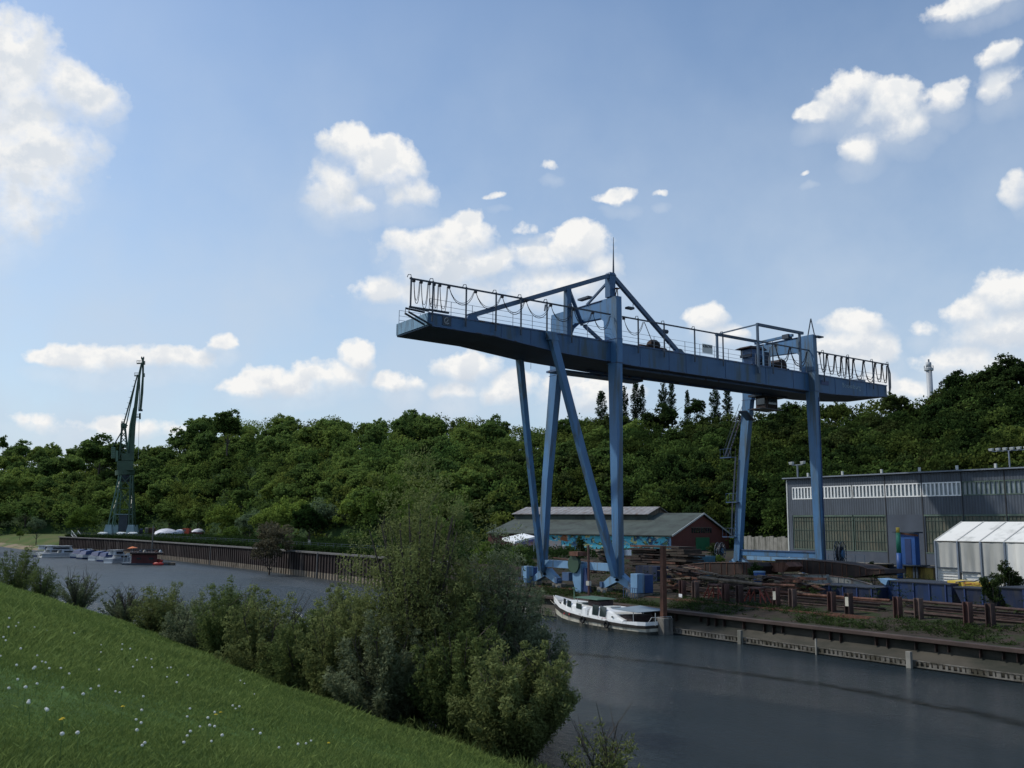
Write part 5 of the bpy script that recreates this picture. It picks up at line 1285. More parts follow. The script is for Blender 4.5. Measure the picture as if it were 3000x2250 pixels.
# ------------------------------------------------------------------ green jib crane on the far quay
def green_crane():
    W0 = 312; base = PW(348, 1566, W0)
    t = thing('jib_crane', (base.x, base.y, 4), 'tall dark green luffing jib crane standing on lattice portal legs on the far quay', 'crane')
    def q(px, py, off=0): return PW(px, py, W0 + off)
    a = R0; zup = ZV
    def bm(b, p, r_, w, h=None): return b.beam(p, r_, w, h, (Hd.x, Hd.y, 0))
    zb = 4.3
    def g_(px, off): v = q(px, 1562, off); v.z = zb; return v
    feet = [(312, -4, 350, 1392), (343, -4, 352, 1392), (372, 5, 378, 1392), (393, 4, 386, 1392)]
    feet = [(g_(318, -5), q(352, 1392, -2.5)), (g_(383, -5), q(386, 1392, -2.5)), (g_(340, 6), q(355, 1392, 2.5)), (g_(392, 6), q(387, 1392, 2.5))]
    for i, (f, h) in enumerate(feet):
        # laced column of the portal leg
        b = MB(); m = 'green_crane_light' if i in (0, 2) else 'green_crane'
        mid = f.lerp(h, .45)
        s = R0 * .75
        bm(b, f - s, h - s * .5, .35); bm(b, f + s, h + s * .5, .35)
        for k in range(9):
            u0, u1 = k / 9, (k + 1) / 9; sg = 1 if k % 2 else -1
            bm(b, f.lerp(h, u0) + s * sg * (1 - .5 * u0), f.lerp(h, u1) - s * sg * (1 - .5 * u1), .16)
        b.build('leg', m, t)
        c = MB(); g0 = f.copy()
        c.hex([g0 - R0 * 1.5 - Hd * .8, g0 + R0 * 1.5 - Hd * .8, g0 + R0 * 1.5 + Hd * .8, g0 - R0 * 1.5 + Hd * .8], [g0 - R0 * .9 - Hd * .6 + ZV * 3.2, g0 + R0 * .9 - Hd * .6 + ZV * 3.2, g0 + R0 * .9 + Hd * .6 + ZV * 3.2, g0 - R0 * .9 + Hd * .6 + ZV * 3.2])
        c.build('leg_shoe', 'slate', t)
        w = MB(); 
        for d in (-1.1, 1.1): w.disc(g0 + R0 * d + ZV * -.05, Hd, .42, .5, 12)
        w.build('wheel', 'conc_pale', t)
    b = MB()
    for (i, j) in ((0, 1), (2, 3), (0, 2), (1, 3)):
        for u in (.42, .78):
            bm(b, feet[i][0].lerp(feet[i][1], u), feet[j][0].lerp(feet[j][1], u), .3)
        bm(b, feet[i][0].lerp(feet[i][1], .42), feet[j][0].lerp(feet[j][1], .78), .22); bm(b, feet[j][0].lerp(feet[j][1], .42), feet[i][0].lerp(feet[i][1], .78), .22)
        bm(b, feet[i][0].lerp(feet[i][1], .78), feet[j][1], .22); bm(b, feet[j][0].lerp(feet[j][1], .78), feet[i][1], .22)
    b.build('portal_bracing', 'green_crane', t)
    p = q(364, 1508); 
    MB().hex([p - R0 * 1.2 - Hd * 1.2 - ZV * 5.5, p + R0 * 1.6 - Hd * 1.2 - ZV * 5.5, p + R0 * 1.6 + Hd * 1.2 - ZV * 5.5, p - R0 * 1.2 + Hd * 1.2 - ZV * 5.5], [p - R0 * 1.2 - Hd * 1.2, p + R0 * 1.6 - Hd * 1.2, p + R0 * 1.6 + Hd * 1.2, p - R0 * 1.2 + Hd * 1.2]).build('access_shaft', 'line', t)
    MB().hex([p - R0 * 2.6 - Hd * 1.6, p + R0 * 2 - Hd * 1.6, p + R0 * 2 + Hd * 1.6, p - R0 * 2.6 + Hd * 1.6], [p - R0 * 2.6 - Hd * 1.6 + ZV * .25, p + R0 * 2 - Hd * 1.6 + ZV * .25, p + R0 * 2 + Hd * 1.6 + ZV * .25, p - R0 * 2.6 + Hd * 1.6 + ZV * .25]).build('landing', 'slate', t)
    c0 = q(366, 1392); c1 = q(366, 1378); c2 = q(366, 1348)
    MB().tube([c0, c1], 3.1, 20).build('turntable', 'green_crane', t)
    MB().tube([c0 - ZV * 2.2, c0 - ZV * .02], [1.7, 2.6], 12).build('slewing_column', 'line', t)
    def blk(px0, px1, y0, y1, off0, off1, name, m):
        A = [q(px0, y1, off0), q(px1, y1, off0), q(px1, y1, off1), q(px0, y1, off1)]; B_ = [q(px0, y0, off0), q(px1, y0, off0), q(px1, y0, off1), q(px0, y0, off1)]
        for l in (A, B_):
            zz = l[0].z
            for v in l: v.z = zz
        return MB().hex(A, B_).build(name, m, t)
    blk(343, 391, 1350, 1377, -2.8, 3, 'machinery_house', 'green_crane')
    blk(356, 393, 1328, 1349, -2.2, 2.6, 'machinery_house', 'green_crane')
    cw = blk(326, 338, 1310, 1342, -2, 2, 'counterweight', 'green_crane_light')
    blk(339, 346, 1320, 1352, -2.2, 2, 'ladder_cage', 'green_crane_light')
    b = MB(); bm(b, q(332, 1343), q(352, 1343), .6); bm(b, q(330, 1310), q(358, 1262), .3)
    for k in range(5): bm(b, q(326, 1314 + 6 * k, -2.1), q(338, 1314 + 6 * k, -2.1), .12)
    b.build('counterweight_arm', 'green_crane', t)
    # tower frame
    b = MB()
    for off in (-1.6, 1.6):
        bm(b, q(350, 1345, off), q(358, 1245, off), .5); bm(b, q(376, 1345, off), q(366, 1248, off), .5)
        for k in range(6):
            y0 = 1345 - k * 16; y1 = y0 - 16; bm(b, q(351 + k * 1.3, y0, off), q(374 - k * 1.6, y1, off), .2); bm(b, q(374 - k * 1.6, y0, off), q(352 + k * 1.3, y1, off), .2)
    b.build('tower_frame', 'green_crane', t)
    blk(354, 372, 1240, 1250, -2, 2, 'tower_head', 'green_crane')
    b = MB(); bm(b, q(356, 1237), q(374, 1247), .3)
    for px in (356, 360, 364): bm(b, q(px, 1246), q(px, 1233), .1)
    bm(b, q(355, 1234), q(366, 1236), .1); b.build('head_rail', 'line', t)
    # main jib: deep box tapering upward
    def band(pts_l, pts_r, off0, off1, name, m):
        b = MB()
        for i in range(len(pts_l) - 1):
            b.hex([q(*pts_l[i], off0), q(*pts_r[i], off0), q(*pts_r[i], off1), q(*pts_l[i], off1)], [q(*pts_l[i + 1], off0), q(*pts_r[i + 1], off0), q(*pts_r[i + 1], off1), q(*pts_l[i + 1], off1)])
        return b.build(name, m, t)
    band([(372, 1345), (381, 1250), (392, 1190), (404, 1100), (413, 1062)], [(392, 1345), (397, 1250), (403, 1190), (412, 1100), (418, 1062)], -1.4, 1.4, 'main_jib', 'green_crane')
    band([(362, 1350), (372, 1320), (379, 1245), (390, 1195)], [(365, 1352), (376, 1322), (383, 1245), (392, 1195)], -1.7, -1.4, 'jib_edge', 'green_crane_light')
    b = MB(); bm(b, q(360, 1250, -.8), q(403, 1098, -.8), .35); bm(b, q(360, 1250, .8), q(403, 1098, .8), .35)
    for k in range(9): 
        u = k / 9; A = q(361 + 41 * u, 1246 - 146 * u, -.9); bm(b, A, A + R0 * -.8 + ZV * .15, .12)
    b.build('back_stay', 'green_crane', t)
    b = MB(); bm(b, q(366, 1262, 0), q(397, 1120, 0), .3); b.build('luffing_screw', 'green_crane_light', t)
    # hanging fly jib
    band([(414, 1048), (416, 1062), (416, 1100), (412, 1150), (408, 1203)], [(422, 1049), (422, 1062), (422, 1100), (420, 1150), (415, 1203)], -1.1, 1.1, 'fly_jib', 'green_crane')
    band([(409, 1110), (408, 1155), (405, 1200)], [(411, 1110), (410.5, 1155), (408, 1200)], -.7, -.4, 'fly_jib_edge', 'green_crane_light')
    MB().hex([q(405, 1205, -1), q(418, 1205, -1), q(418, 1205, 1), q(405, 1205, 1)], [q(405, 1199, -1), q(418, 1199, -1), q(418, 1199, 1), q(405, 1199, 1)]).build('jib_tip', 'navy', t)
    for (x0, x1, y) in ((401, 413, 1065), (421, 425, 1067), (394, 406, 1101), (420, 424, 1103), (397, 412, 1222)):
        b = MB(); bm(b, q(x0, y), q(x1, y), .35)
        for px in np.linspace(x0, x1, 4): bm(b, q(px, y), q(px, y - 9), .1)
        bm(b, q(x0, y - 9), q(x1, y - 9), .1); b.build('walkway', 'green_crane', t)
    b = MB(); bm(b, q(410, 1210), q(410, 1228), .45); b.build('hook_block', 'green_crane', t)
    b = MB(); bm(b, q(414, 1050), q(422, 1050), .5); bm(b, q(415, 1045), q(415, 1052), .3); bm(b, q(421, 1045), q(421, 1052), .3); b.build('tip_sheave', 'line', t)
    MB().tube([q(408, 1215), q(405, 1345)], .05, 4).build('hoist_rope', 'chimney', t)
green_crane()

# ------------------------------------------------------------------ far quay: sheet piling
def far_quay():
    t = thing('sheet_pile_wall', (57, 170, 0), 'rusty brown sheet pile quay wall with pale lower strip on the far bank', 'quay wall')
    pl = [(57.2, 96), (57.2, 172), (54.2, 255), (45.6, 300)]
    b = MB(); low = MB(); cap = MB()
    for (a, c) in zip(pl, pl[1:]):
        A = Vector((*a, 0)); C_ = Vector((*c, 0)); d = (C_ - A).normalized(); n = Vector((-d.y, d.x, 0));
        if n.x > 0: n = -n
        L_ = (C_ - A).length; k = int(L_ / 1.1)
        for i in range(k):
            s0 = A + d * (L_ * i / k); s1 = A + d * (L_ * (i + .5) / k); s2 = A + d * (L_ * (i + 1) / k)
            for (mb, z0, z1) in ((b, .9, 3.7), (low, -1.0, .895)):
                o = n * .18; e = d * .10
                mb.add([s0 + ZV * z0, s0 + e + o + ZV * z0, s1 + o + ZV * z0, s1 + e + ZV * z0, s2 + ZV * z0, s0 + ZV * z1, s0 + e + o + ZV * z1, s1 + o + ZV * z1, s1 + e + ZV * z1, s2 + ZV * z1],
                       [(0, 1, 6, 5), (1, 2, 7, 6), (2, 3, 8, 7), (3, 4, 9, 8)])
        cap.hex([A + n * .45 + ZV * 3.7, A - n * .5 + ZV * 3.7, A - n * .5 + ZV * 3.95, A + n * .45 + ZV * 3.95], [C_ + n * .45 + ZV * 3.7, C_ - n * .5 + ZV * 3.7, C_ - n * .5 + ZV * 3.95, C_ + n * .45 + ZV * 3.95])
    b.build('upper_piling', 'piling', t); low.build('lower_piling', 'piling_low', t); cap.build('coping', 'coping', t)
    MB().add([(57.2, 96, -1), (57.2, 96, 3.7), (53.2, 86.5, 1.6), (53.2, 86.5, -1)], [(0, 1, 2, 3)]).build('wing_wall', 'piling', t)
    MB().add([(45.6, 300, -1), (45.6, 300, 3.9), (52, 306, 3.9), (52, 306, -1)], [(0, 1, 2, 3)]).build('wing_wall', 'piling', t)
    b = MB()
    for px in (440, 558, 620, 935):
        p = P(px, 1620, 0, 56.6); b.tube([(56.35, p.y, -.2), (56.35, p.y, 3.9)], .12, 6)
    b.build('fender_tube', 'coping', t)
M['piling'] = mat('rusted_sheet_piling', (.022, .013, .011), .85, .45, .25, col2=(.14, .115, .10), amt=.26, scale2=.55, stretch=(1, 1, .12), geo=True)
M['piling_low'] = mat('pale_tide_mark_sheet_piling', (.21, .17, .125), .85, .2, .4, col2=(.10, .075, .05), amt=.4, scale2=1.2, stretch=(1, 1, .5), geo=True)
M['coping'] = mat('grey_coping', (.12, .115, .11), .8, .2, .6)
far_quay()
for (px, lab) in ((445, 'tall thin pole standing before the sheet pile wall by the house boat'),):
    p = P(px, 1610, 0, 53.5)
    t = thing('mooring_pole', (53.5, p.y, 0), lab, 'pole'); MB().tube([(53.5, p.y, -1), (53.5, p.y, P(px, 1540, 0, 53.5).z)], .16, 6).build('pole', 'coping', t)

# moored motor boats
M['boat_white'] = mat('greyed_boat_white', (.42, .44, .46), .4, .15, 1.2, col2=(.2, .22, .24), amt=.3)
def small_boat(px, py, L_, wdt, hullm, cab, lab, rz, kind=0):
    p = GND(px, py, 0)
    t = thing('motor_boat', (p.x, p.y, 0), lab, 'boat', None, rz)
    def off(b): b.v = [(v[0] + p.x, v[1] + p.y, v[2]) for v in b.v]; return b
    def hull(z0, z1, f0, f1, name, m):
        b = MB(); secs = []
        for i in range(9):
            u = i / 8; y = -L_ / 2 + L_ * u; w = wdt / 2 * (1 - max(0, (u - .45) / .55) ** 2.2) * (.9 if i == 0 else 1); zz = 1 + .35 * u * u
            w = max(w, .03)
            secs.append([(-w * f1, y, z1 * zz), (-w * f0, y - (.25 if i == 8 else 0), z0), (w * f0, y - (.25 if i == 8 else 0), z0), (w * f1, y, z1 * zz), (-w * f1, y, z1 * zz)])
        loft(b, secs); b.add(secs[0][:4], [(0, 1, 2, 3)]); return off(b).build(name, m, t)
    hull(-.3, .35, .75, .92, 'lower_hull', hullm); hull(.36, .95, .93, 1.0, 'hull', 'boat_white' if kind != 2 else hullm)
    def cabin(y0, y1, z0, z1, wf, name, m, rake=.5):
        w = wdt / 2 * wf
        b = MB().hex([(-w, y0, z0), (w, y0, z0), (w, y1, z0), (-w, y1, z0)], [(-w * .82, y0 + .15, z1), (w * .82, y0 + .15, z1), (w * .82, y1 - rake, z1), (-w * .82, y1 - rake, z1)]); return off(b).build(name, m, t)
    if cab >= 1:
        cabin(-L_ * .15, L_ * .33, 1.0, 1.65, .8, 'cabin', 'boat_white', .9)
        b = MB().box(-wdt * .415, wdt * .415, -L_ * .1, L_ * .2, 1.15, 1.48); off(b).build('window', 'glass', t)
    if cab >= 2:
        cabin(-L_ * .36, L_ * .08, 1.66, 2.55, .68, 'wheelhouse', 'boat_white', .6)
        b = MB().box(-wdt * .335, wdt * .335, -L_ * .30, -L_ * .0, 1.85, 2.3); off(b).build('window', 'glass', t)
        b = MB().box(-wdt * .36, wdt * .36, -L_ * .40, L_ * .05, 2.56, 2.64); off(b).build('roof', 'boat_white', t)
    else:
        b = MB().hex([(-wdt * .36, L_ * .0, 1.66), (wdt * .36, L_ * .0, 1.66), (wdt * .34, L_ * .06, 1.66), (-wdt * .34, L_ * .06, 1.66)], [(-wdt * .33, -L_ * .06, 2.1), (wdt * .33, -L_ * .06, 2.1), (wdt * .33, -L_ * .04, 2.1), (-wdt * .33, -L_ * .04, 2.1)]); off(b).build('windscreen', 'glass', t)
        b = MB().hex([(-wdt * .42, -L_ * .42, 1.0), (wdt * .42, -L_ * .42, 1.0), (wdt * .42, -L_ * .06, 1.0), (-wdt * .42, -L_ * .06, 1.0)], [(-wdt * .34, -L_ * .36, 1.75), (wdt * .34, -L_ * .36, 1.75), (wdt * .34, -L_ * .1, 2.0), (-wdt * .34, -L_ * .1, 2.0)]); off(b).build('canopy', 'navy' if kind else 'boat_white', t)
    b = MB().box(-.03, .03, L_ * .3, L_ * .47, 1.35, 1.9); off(b).build('bow_rail', 'lamp', t)
small_boat(150, 1630, 8.5, 3.0, 'navy', 2, 'white motor yacht with dark hull at the left end of the moored boats', R(-60))
small_boat(196, 1632, 12, 3.6, 'white', 2, 'largest white motor yacht among the boats moored on the far bank', R(-80))
small_boat(245, 1634, 6.5, 2.5, 'navy', 1, 'small boat with dark bow right of the large white yacht', R(-50), 1)
small_boat(272, 1637, 7, 2.6, 'blue_hull2', 1, 'low blue and white motor boat in the middle of the moored row', R(-62), 1)
small_boat(302, 1641, 6.5, 2.5, 'white', 1, 'white motor boat with arched blue canopy left of the sailing dinghy', R(-55), 1)
small_boat(326, 1644, 6, 2.4, 'navy', 1, 'dark blue motor boat with white deck third from the house boat', R(-60), 1)
small_boat(349, 1649, 6.5, 2.6, 'white', 2, 'small white cabin boat moored next to the dark red house boat', R(-52))
def houseboat():
    p = GND(437, 1655, 0); w = (p - EYE).dot(Hd)
    t = thing('house_boat', (p.x, p.y, 0), 'dark red floating house boat with flat roof deck moored at the sheet pile wall', 'house boat')
    def q(px, py, off=0): return PW(px, py, w + off)
    def blk(px0, px1, y0, y1, o0, o1, name, m, par=t):
        z1 = q((px0 + px1) / 2, y0, o0).z; z0 = q((px0 + px1) / 2, y1, o0).z
        A = [PW(px0, y1, w + o0), PW(px1, y1, w + o0), PW(px1, y1, w + o1), PW(px0, y1, w + o1)]
        lo = [Vector((v.x, v.y, z0)) for v in A]; hi = [Vector((v.x, v.y, z1)) for v in A]
        return MB().hex(lo, hi).build(name, m, par)
    blk(356, 492, 1651, 1660, -1, 6, 'pontoon', 'line')
    h = blk(384, 460, 1624, 1650, 0, 5, 'cabin', 'red_dark')
    blk(380, 478, 1619, 1623.5, -.6, 6, 'roof_deck', 'rust_dark')
    for a in (400, 436): blk(a, a + 13, 1634, 1639, -.1, -.02, 'window', 'glass', h)
    for a in (361, 371): blk(a, a + 1.5, 1626, 1651, 0, .3, 'post', 'lamp')
    for a in (466, 476): blk(a, a + 1.5, 1620, 1651, 0, .3, 'post', 'rust')
    b = MB()
    for px in range(384, 478, 8): b.beam(q(px, 1619), q(px, 1609), .08)
    b.beam(q(384, 1609), q(476, 1610), .08); b.build('roof_railing', 'line', t)
    for (a, m, nm) in ((388, 'orange', 'sun_umbrella'),):
        u = thing('sun_umbrella', q(a, 1620, 2), 'small orange sun umbrella on the roof of the dark red house boat', 'umbrella')
        MB().tube([q(a, 1620, 2), q(a, 1605, 2)], .04, 5).build('pole', 'lamp', u); MB().tube([q(a, 1606, 2), q(a, 1601, 2)], [1.0, .05], 10).build('canopy', m, u)
    for k, a in enumerate((412, 424, 458, 470)):
        pp = q(a, 1615, 2 + k % 2)
        MB().sphere((pp.x, pp.y, pp.z - .2), .32, 8, 6, (1, 1, 1.5)).build('flower_pot', ['line', 'cream', 'rust', 'lamp'][k], label=['dark pot on the left part of the house boat roof', 'cream coloured pot in the middle of the house boat roof', 'brown pot near the right end of the house boat roof', 'pale pot at the right corner of the house boat roof'][k], cat='pot', origin=pp)
    # red kayaks and landing stage
    for i, (a, c, y, lab) in enumerate(((446, 478, 1650, 'red kayak lying on the landing stage behind the other one'), (448, 480, 1655, 'red kayak floating in front of the landing stage'))):
        A, C_ = q(a, y, -1 + (1 - i) * 2), q(c, y, -1 + (1 - i) * 2); A.z = C_.z = .25 if i else .75
        m = A.lerp(C_, .5); tt = thing('kayak', m, lab, 'kayak')
        MB().tube([A, A.lerp(C_, .15), A.lerp(C_, .5), A.lerp(C_, .85), C_], [.05, .28, .38, .28, .05], 10).build('hull', 'red', tt, True)
        MB().disc(m + ZV * .3, ZV, .25, .12, 10).build('cockpit', 'black', tt)
    A = [PW(478, 1653, w - .5), PW(514, 1655, w - .5), PW(514, 1655, w + 1.5), PW(478, 1653, w + 1.5)]
    MB().hex([Vector((v.x, v.y, .05)) for v in A], [Vector((v.x, v.y, .5)) for v in A]).build('landing_stage', 'wood', label='pale wooden landing stage right of the house boat', cat='landing stage', origin=A[0])
houseboat()
def gangway():
    top = PW(218, 1566, 268); bot = PW(255, 1612, 262)
    t = thing('gangway', (top.x, top.y, top.z), 'sloping grey gangway with railings leading down from the quay to the boats', 'gangway')
    b = MB(); b.beam(top, bot, 1.2, .15); b.build('deck', 'coping', t)
    for s in (-1, 1):
        d = R0 * (s * .9 + .0); h = ZV * 1.1; b = MB(); b.beam(top + d, bot + d, .12, .2); b.beam(top + d + h, bot + d + h, .1)
        for k in range(9): u = k / 8; b.beam(top.lerp(bot, u) + d, top.lerp(bot, u) + d + h, .08)
        b.build('railing', 'lamp', t)
    p = PW(258, 1613, 262); MB().hex([Vector((p.x - 2, p.y - 2, -.2)), Vector((p.x + 3, p.y - 2, -.2)), Vector((p.x + 3, p.y + 2, -.2)), Vector((p.x - 2, p.y + 2, -.2))], [Vector((p.x - 2, p.y - 2, .45)), Vector((p.x + 3, p.y - 2, .45)), Vector((p.x + 3, p.y + 2, .45)), Vector((p.x - 2, p.y + 2, .45))]).build('floating_jetty', 'coping', label='grey floating jetty under the foot of the gangway', cat='jetty', origin=p)
gangway()

def far_yard():
    def q(px, py, w): return PW(px, py, w)
    def blk(px0, px1, y0, y1, w0, w1, name, m, par=None, **k):
        z1 = q((px0 + px1) / 2, y0, w0).z; z0 = q((px0 + px1) / 2, y1, w0).z
        A = [q(px0, y1, w0), q(px1, y1, w0), q(px1, y1, w1), q(px0, y1, w1)]
        return MB().hex([Vector((v.x, v.y, z0)) for v in A], [Vector((v.x, v.y, z1)) for v in A]).build(name, m, par, origin=(A[0].x, A[0].y, z0), **k)
    # boat under white tarpaulin
    def cover(px0, px1, ytop, ybot, w, d, lab, m, name='covered_boat', cat='covered boat'):
        c = q((px0 + px1) / 2, ybot, w); t = thing(name, c, lab, cat)
        hw = (px1 - px0) / 2 / FPX * w; h = q(0, ytop, w).z - q(0, ybot, w).z
        b = MB(); secs = []
        for i in range(9):
            u = i / 8; dd = -d / 2 + d * u; k = math.sin(math.pi * (.12 + .76 * u)) ** .6; ring = []
            for j in range(11):
                a = math.pi * j / 10; ww = hw * k * (1 + .04 * math.sin(j * 3 + i)); ring.append(c + R0 * (-math.cos(a) * ww) + ZV * (math.sin(a) ** .75 * h * k * (1 + .04 * math.sin(j * 5 + i * 2))) + Hd * dd)
            secs.append(ring)
        loft(b, secs)
        for s_ in (secs[0], secs[-1]): b.add(s_, [tuple(range(11))])
        b.build('tarpaulin', m, t)
        b = MB(); s_ = secs[0]
        b.hex([c - R0 * hw * .75 - Hd * d * .4 - ZV * .5, c + R0 * hw * .75 - Hd * d * .4 - ZV * .5, c + R0 * hw * .75 + Hd * d * .4 - ZV * .5, c - R0 * hw * .75 + Hd * d * .4 - ZV * .5], [c - R0 * hw * .85 - Hd * d * .42 + ZV * .3, c + R0 * hw * .85 - Hd * d * .42 + ZV * .3, c + R0 * hw * .85 + Hd * d * .42 + ZV * .3, c - R0 * hw * .85 + Hd * d * .42 + ZV * .3]); b.build('cradle', 'line', t)
    cover(452, 522, 1549, 1573, 300, 8, 'large boat wrapped in white tarpaulin on the far quay', 'tarp')
    cover(512, 545, 1551, 1566, 312, 7, 'smaller boat under grey white cover behind the large wrapped one', 'tarp')
    cover(562, 598, 1549, 1567, 318, 7, 'white covered boat right of the orange truck', 'tarp')
    cover(556, 590, 1566, 1577, 290, 5, 'low slate coloured covered dinghy in front of the orange truck', 'slate')
    c = q(548, 1572, 312); t = thing('orange_truck', c, 'small orange red truck parked between the covered boats', 'truck')
    A = lambda x0, x1, z0, z1, d0, d1: MB().hex([c + R0 * x0 + Hd * d0 + ZV * z0, c + R0 * x1 + Hd * d0 + ZV * z0, c + R0 * x1 + Hd * d1 + ZV * z0, c + R0 * x0 + Hd * d1 + ZV * z0], [c + R0 * x0 + Hd * d0 + ZV * z1, c + R0 * x1 + Hd * d0 + ZV * z1, c + R0 * x1 + Hd * d1 + ZV * z1, c + R0 * x0 + Hd * d1 + ZV * z1])
    A(-1.2, .9, .6, 2.7, -1.2, 1.2).build('cab', 'orange_red', t); A(-1.22, -.2, 1.7, 2.4, -1.25, -1.21).build('window', 'glass', t); A(.92, 5.2, .8, 1.5, -1.2, 1.2).build('load_bed', 'red_dark', t)
    for x in (-.5, 3.8): MB().disc(c + R0 * x + ZV * .45 - Hd * 1.1, Hd, .5, .4, 12).build('wheel', 'black', t)
    def container(px0, px1, y0, y1, w0, w1, m, lab, name='shipping_container', cat='container'):
        c_ = q(px0, y1, w0); t_ = thing(name, c_, lab, cat)
        blk(px0, px1, y0, y1, w0, w1, 'body', m, t_)
        blk(px0 + .3, px1 - .3, y0 + 1.5, y1 - 1.5, w0 - .12, w0 - .03, 'door', 'door_' + m if 'door_' + m in M else m, t_)
        b = MB(); 
        for k in range(5): px = px0 + (px1 - px0) * (k + .5) / 5; b.beam(q(px, y0 + 2, w0 - .2), q(px, y1 - 2, w0 - .2), .09)
        b.build('rib', 'line', t_)
    container(408, 417, 1549, 1570, 330, 336, 'navy', 'dark blue site container right of the green crane')
    container(399, 407, 1554, 1571, 325, 330, 'blue_hull2', 'lower blue container beside the dark blue one')
    container(424, 433, 1546, 1570, 325, 330, 'cream', 'narrow cream coloured container left of the wrapped boat')
    container(434, 456, 1547, 1568, 330, 336, 'rust', 'brown rusty container partly behind the wrapped boat')
    container(341, 349, 1551, 1566, 318, 322, 'wood', 'small pale hut between the legs of the green crane', 'site_hut', 'hut')
    # boats and trailers at the crane foot as small things
    for k, (px, lab) in enumerate(((300, 'small white dinghy on the quay left of the green crane'), (355, 'white dinghy on the quay under the green crane'), (388, 'white dinghy on the quay right of the green crane'))):
        c_ = q(px, 1568, 300); t_ = thing('dinghy', c_, lab, 'dinghy')
        MB().tube([c_ - R0 * 1.6 + ZV * .5, c_ - R0 * .8 + ZV * .45, c_ + R0 * .8 + ZV * .45, c_ + R0 * 1.6 + ZV * .6], [.1, .55, .55, .25], 8).build('hull', 'white', t_)
        MB().beam(c_ - R0 * 1 + ZV * .0, c_ + R0 * 1 + ZV * .0, .3, .4).build('trailer', 'line', t_)
    c_ = q(905, 1592, 210)
    t_ = thing('transformer_cabinet', c_, 'slim white cabinet standing on the quay right of the round dark tree', 'cabinet')
    blk(902, 909, 1582, 1598, 178, 179, 'body', 'cream', t_); blk(901.5, 909.5, 1581, 1581.9, 177.8, 179.2, 'roof', 'conc', t_)
    # quay fence, post by post would be tiny: one fence thing
    t_ = thing('quay_fence', (58, 150, 3.9), 'thin dark mesh fence running along the top of the sheet pile wall', 'fence')
    b = MB(); b2 = MB()
    pl = [(58.4, 100), (58.4, 172), (55.5, 254), (47, 299)]
    for (a, c2) in zip(pl, pl[1:]):
        A_ = Vector((*a, 3.8)); C_ = Vector((*c2, 3.8)); n = int((C_ - A_).length / 3)
        for i in range(n): p = A_.lerp(C_, i / n); MB().beam(p, p + ZV * 1.5, .07).build('post', 'line', t_)
        for z in (.4, .8, 1.15, 1.45): b2.beam(A_ + ZV * z, C_ + ZV * z, .035)
    b2.build('wire', 'line', t_)
M['tarp'] = mat('white_tarpaulin', (.60, .60, .64), .6, .12, .6, col2=(.35, .35, .40), amt=.4)
M['orange_red'] = mat('orange_red_paint', (.55, .07, .03), .5, .1)
far_yard()

# ------------------------------------------------------------------ wooded hill beyond the yard
HILL = [  # photo column, distance of the foot, distance of the ridge, photo row of the tree tops on the ridge
 (-900, 420, 640, 1345), (-400, 380, 560, 1340), (-150, 350, 520, 1335), (0, 350, 480, 1345), (50, 350, 470, 1342), (120, 350, 460, 1345), (200, 350, 455, 1350), (300, 350, 450, 1345), (400, 350, 440, 1335),
 (500, 345, 430, 1318), (560, 335, 420, 1262), (640, 312, 400, 1228), (700, 295, 385, 1232), (830, 262, 350, 1236), (950, 232, 320, 1238), (1010, 220, 310, 1248), (1110, 210, 300, 1252), (1180, 208, 296, 1235), (1300, 205, 292, 1230),
 (1430, 202, 290, 1242), (1560, 200, 290, 1262), (1700, 200, 285, 1246), (1830, 198, 280, 1232), (1950, 195, 272, 1232), (2080, 188, 265, 1225), (2200, 180, 255, 1215), (2350, 172, 245, 1192), (2500, 162, 235, 1195),
 (2620, 156, 228, 1188), (2700, 152, 222, 1196), (2745, 151, 219, 1176), (2800, 150, 215, 1115), (2880, 148, 210, 1108), (2950, 146, 205, 1075), (3050, 145, 205, 1090), (3300, 140, 205, 1060), (3800, 130, 200, 980), (4600, 120, 200, 820)]
hx = [h[0] for h in HILL]
def hill_at(px):
    wf = np.interp(px, hx, [h[1] for h in HILL]); wr = np.interp(px, hx, [h[2] for h in HILL]); yt = np.interp(px, hx, [h[3] for h in HILL])
    p = PW(px, yt, wr); return wf, wr, p.z - 6.8
def hill_pt(px, t):
    wf, wr, zr = hill_at(px)
    w = wf + (wr - wf) * t
    d = Hd + R0 * ((px - 1500) / FPX)
    z0 = 3.9
    if t < 0: z = z0 + 16 * t
    elif t <= 1: z = z0 + (zr - z0) * (t ** .85)
    else: z = zr - (t - 1) * 3
    return Vector((d.x * w, d.y * w, z))
def build_hill():
    cols = list(range(-900, 4601, 40)); ts = [-.25, -.05, 0, .05] + [i / 14 for i in range(1, 15)] + [1.15, 1.5, 2.2, 4]
    vs = []; fs = []; r = random.Random(4)
    for px in cols:
        for t in ts:
            p = hill_pt(px, t); p.z += r.uniform(-.8, .8) if t > 0 else -.35
            vs.append(p)
    n = len(ts)
    for j in range(len(cols) - 1):
        for i in range(n - 1): fs.append((j * n + i, j * n + i + 1, (j + 1) * n + i + 1, (j + 1) * n + i))
    MB().add(vs, fs).build('hillside', 'woodfloor', kind='structure', smooth=True)
build_hill()

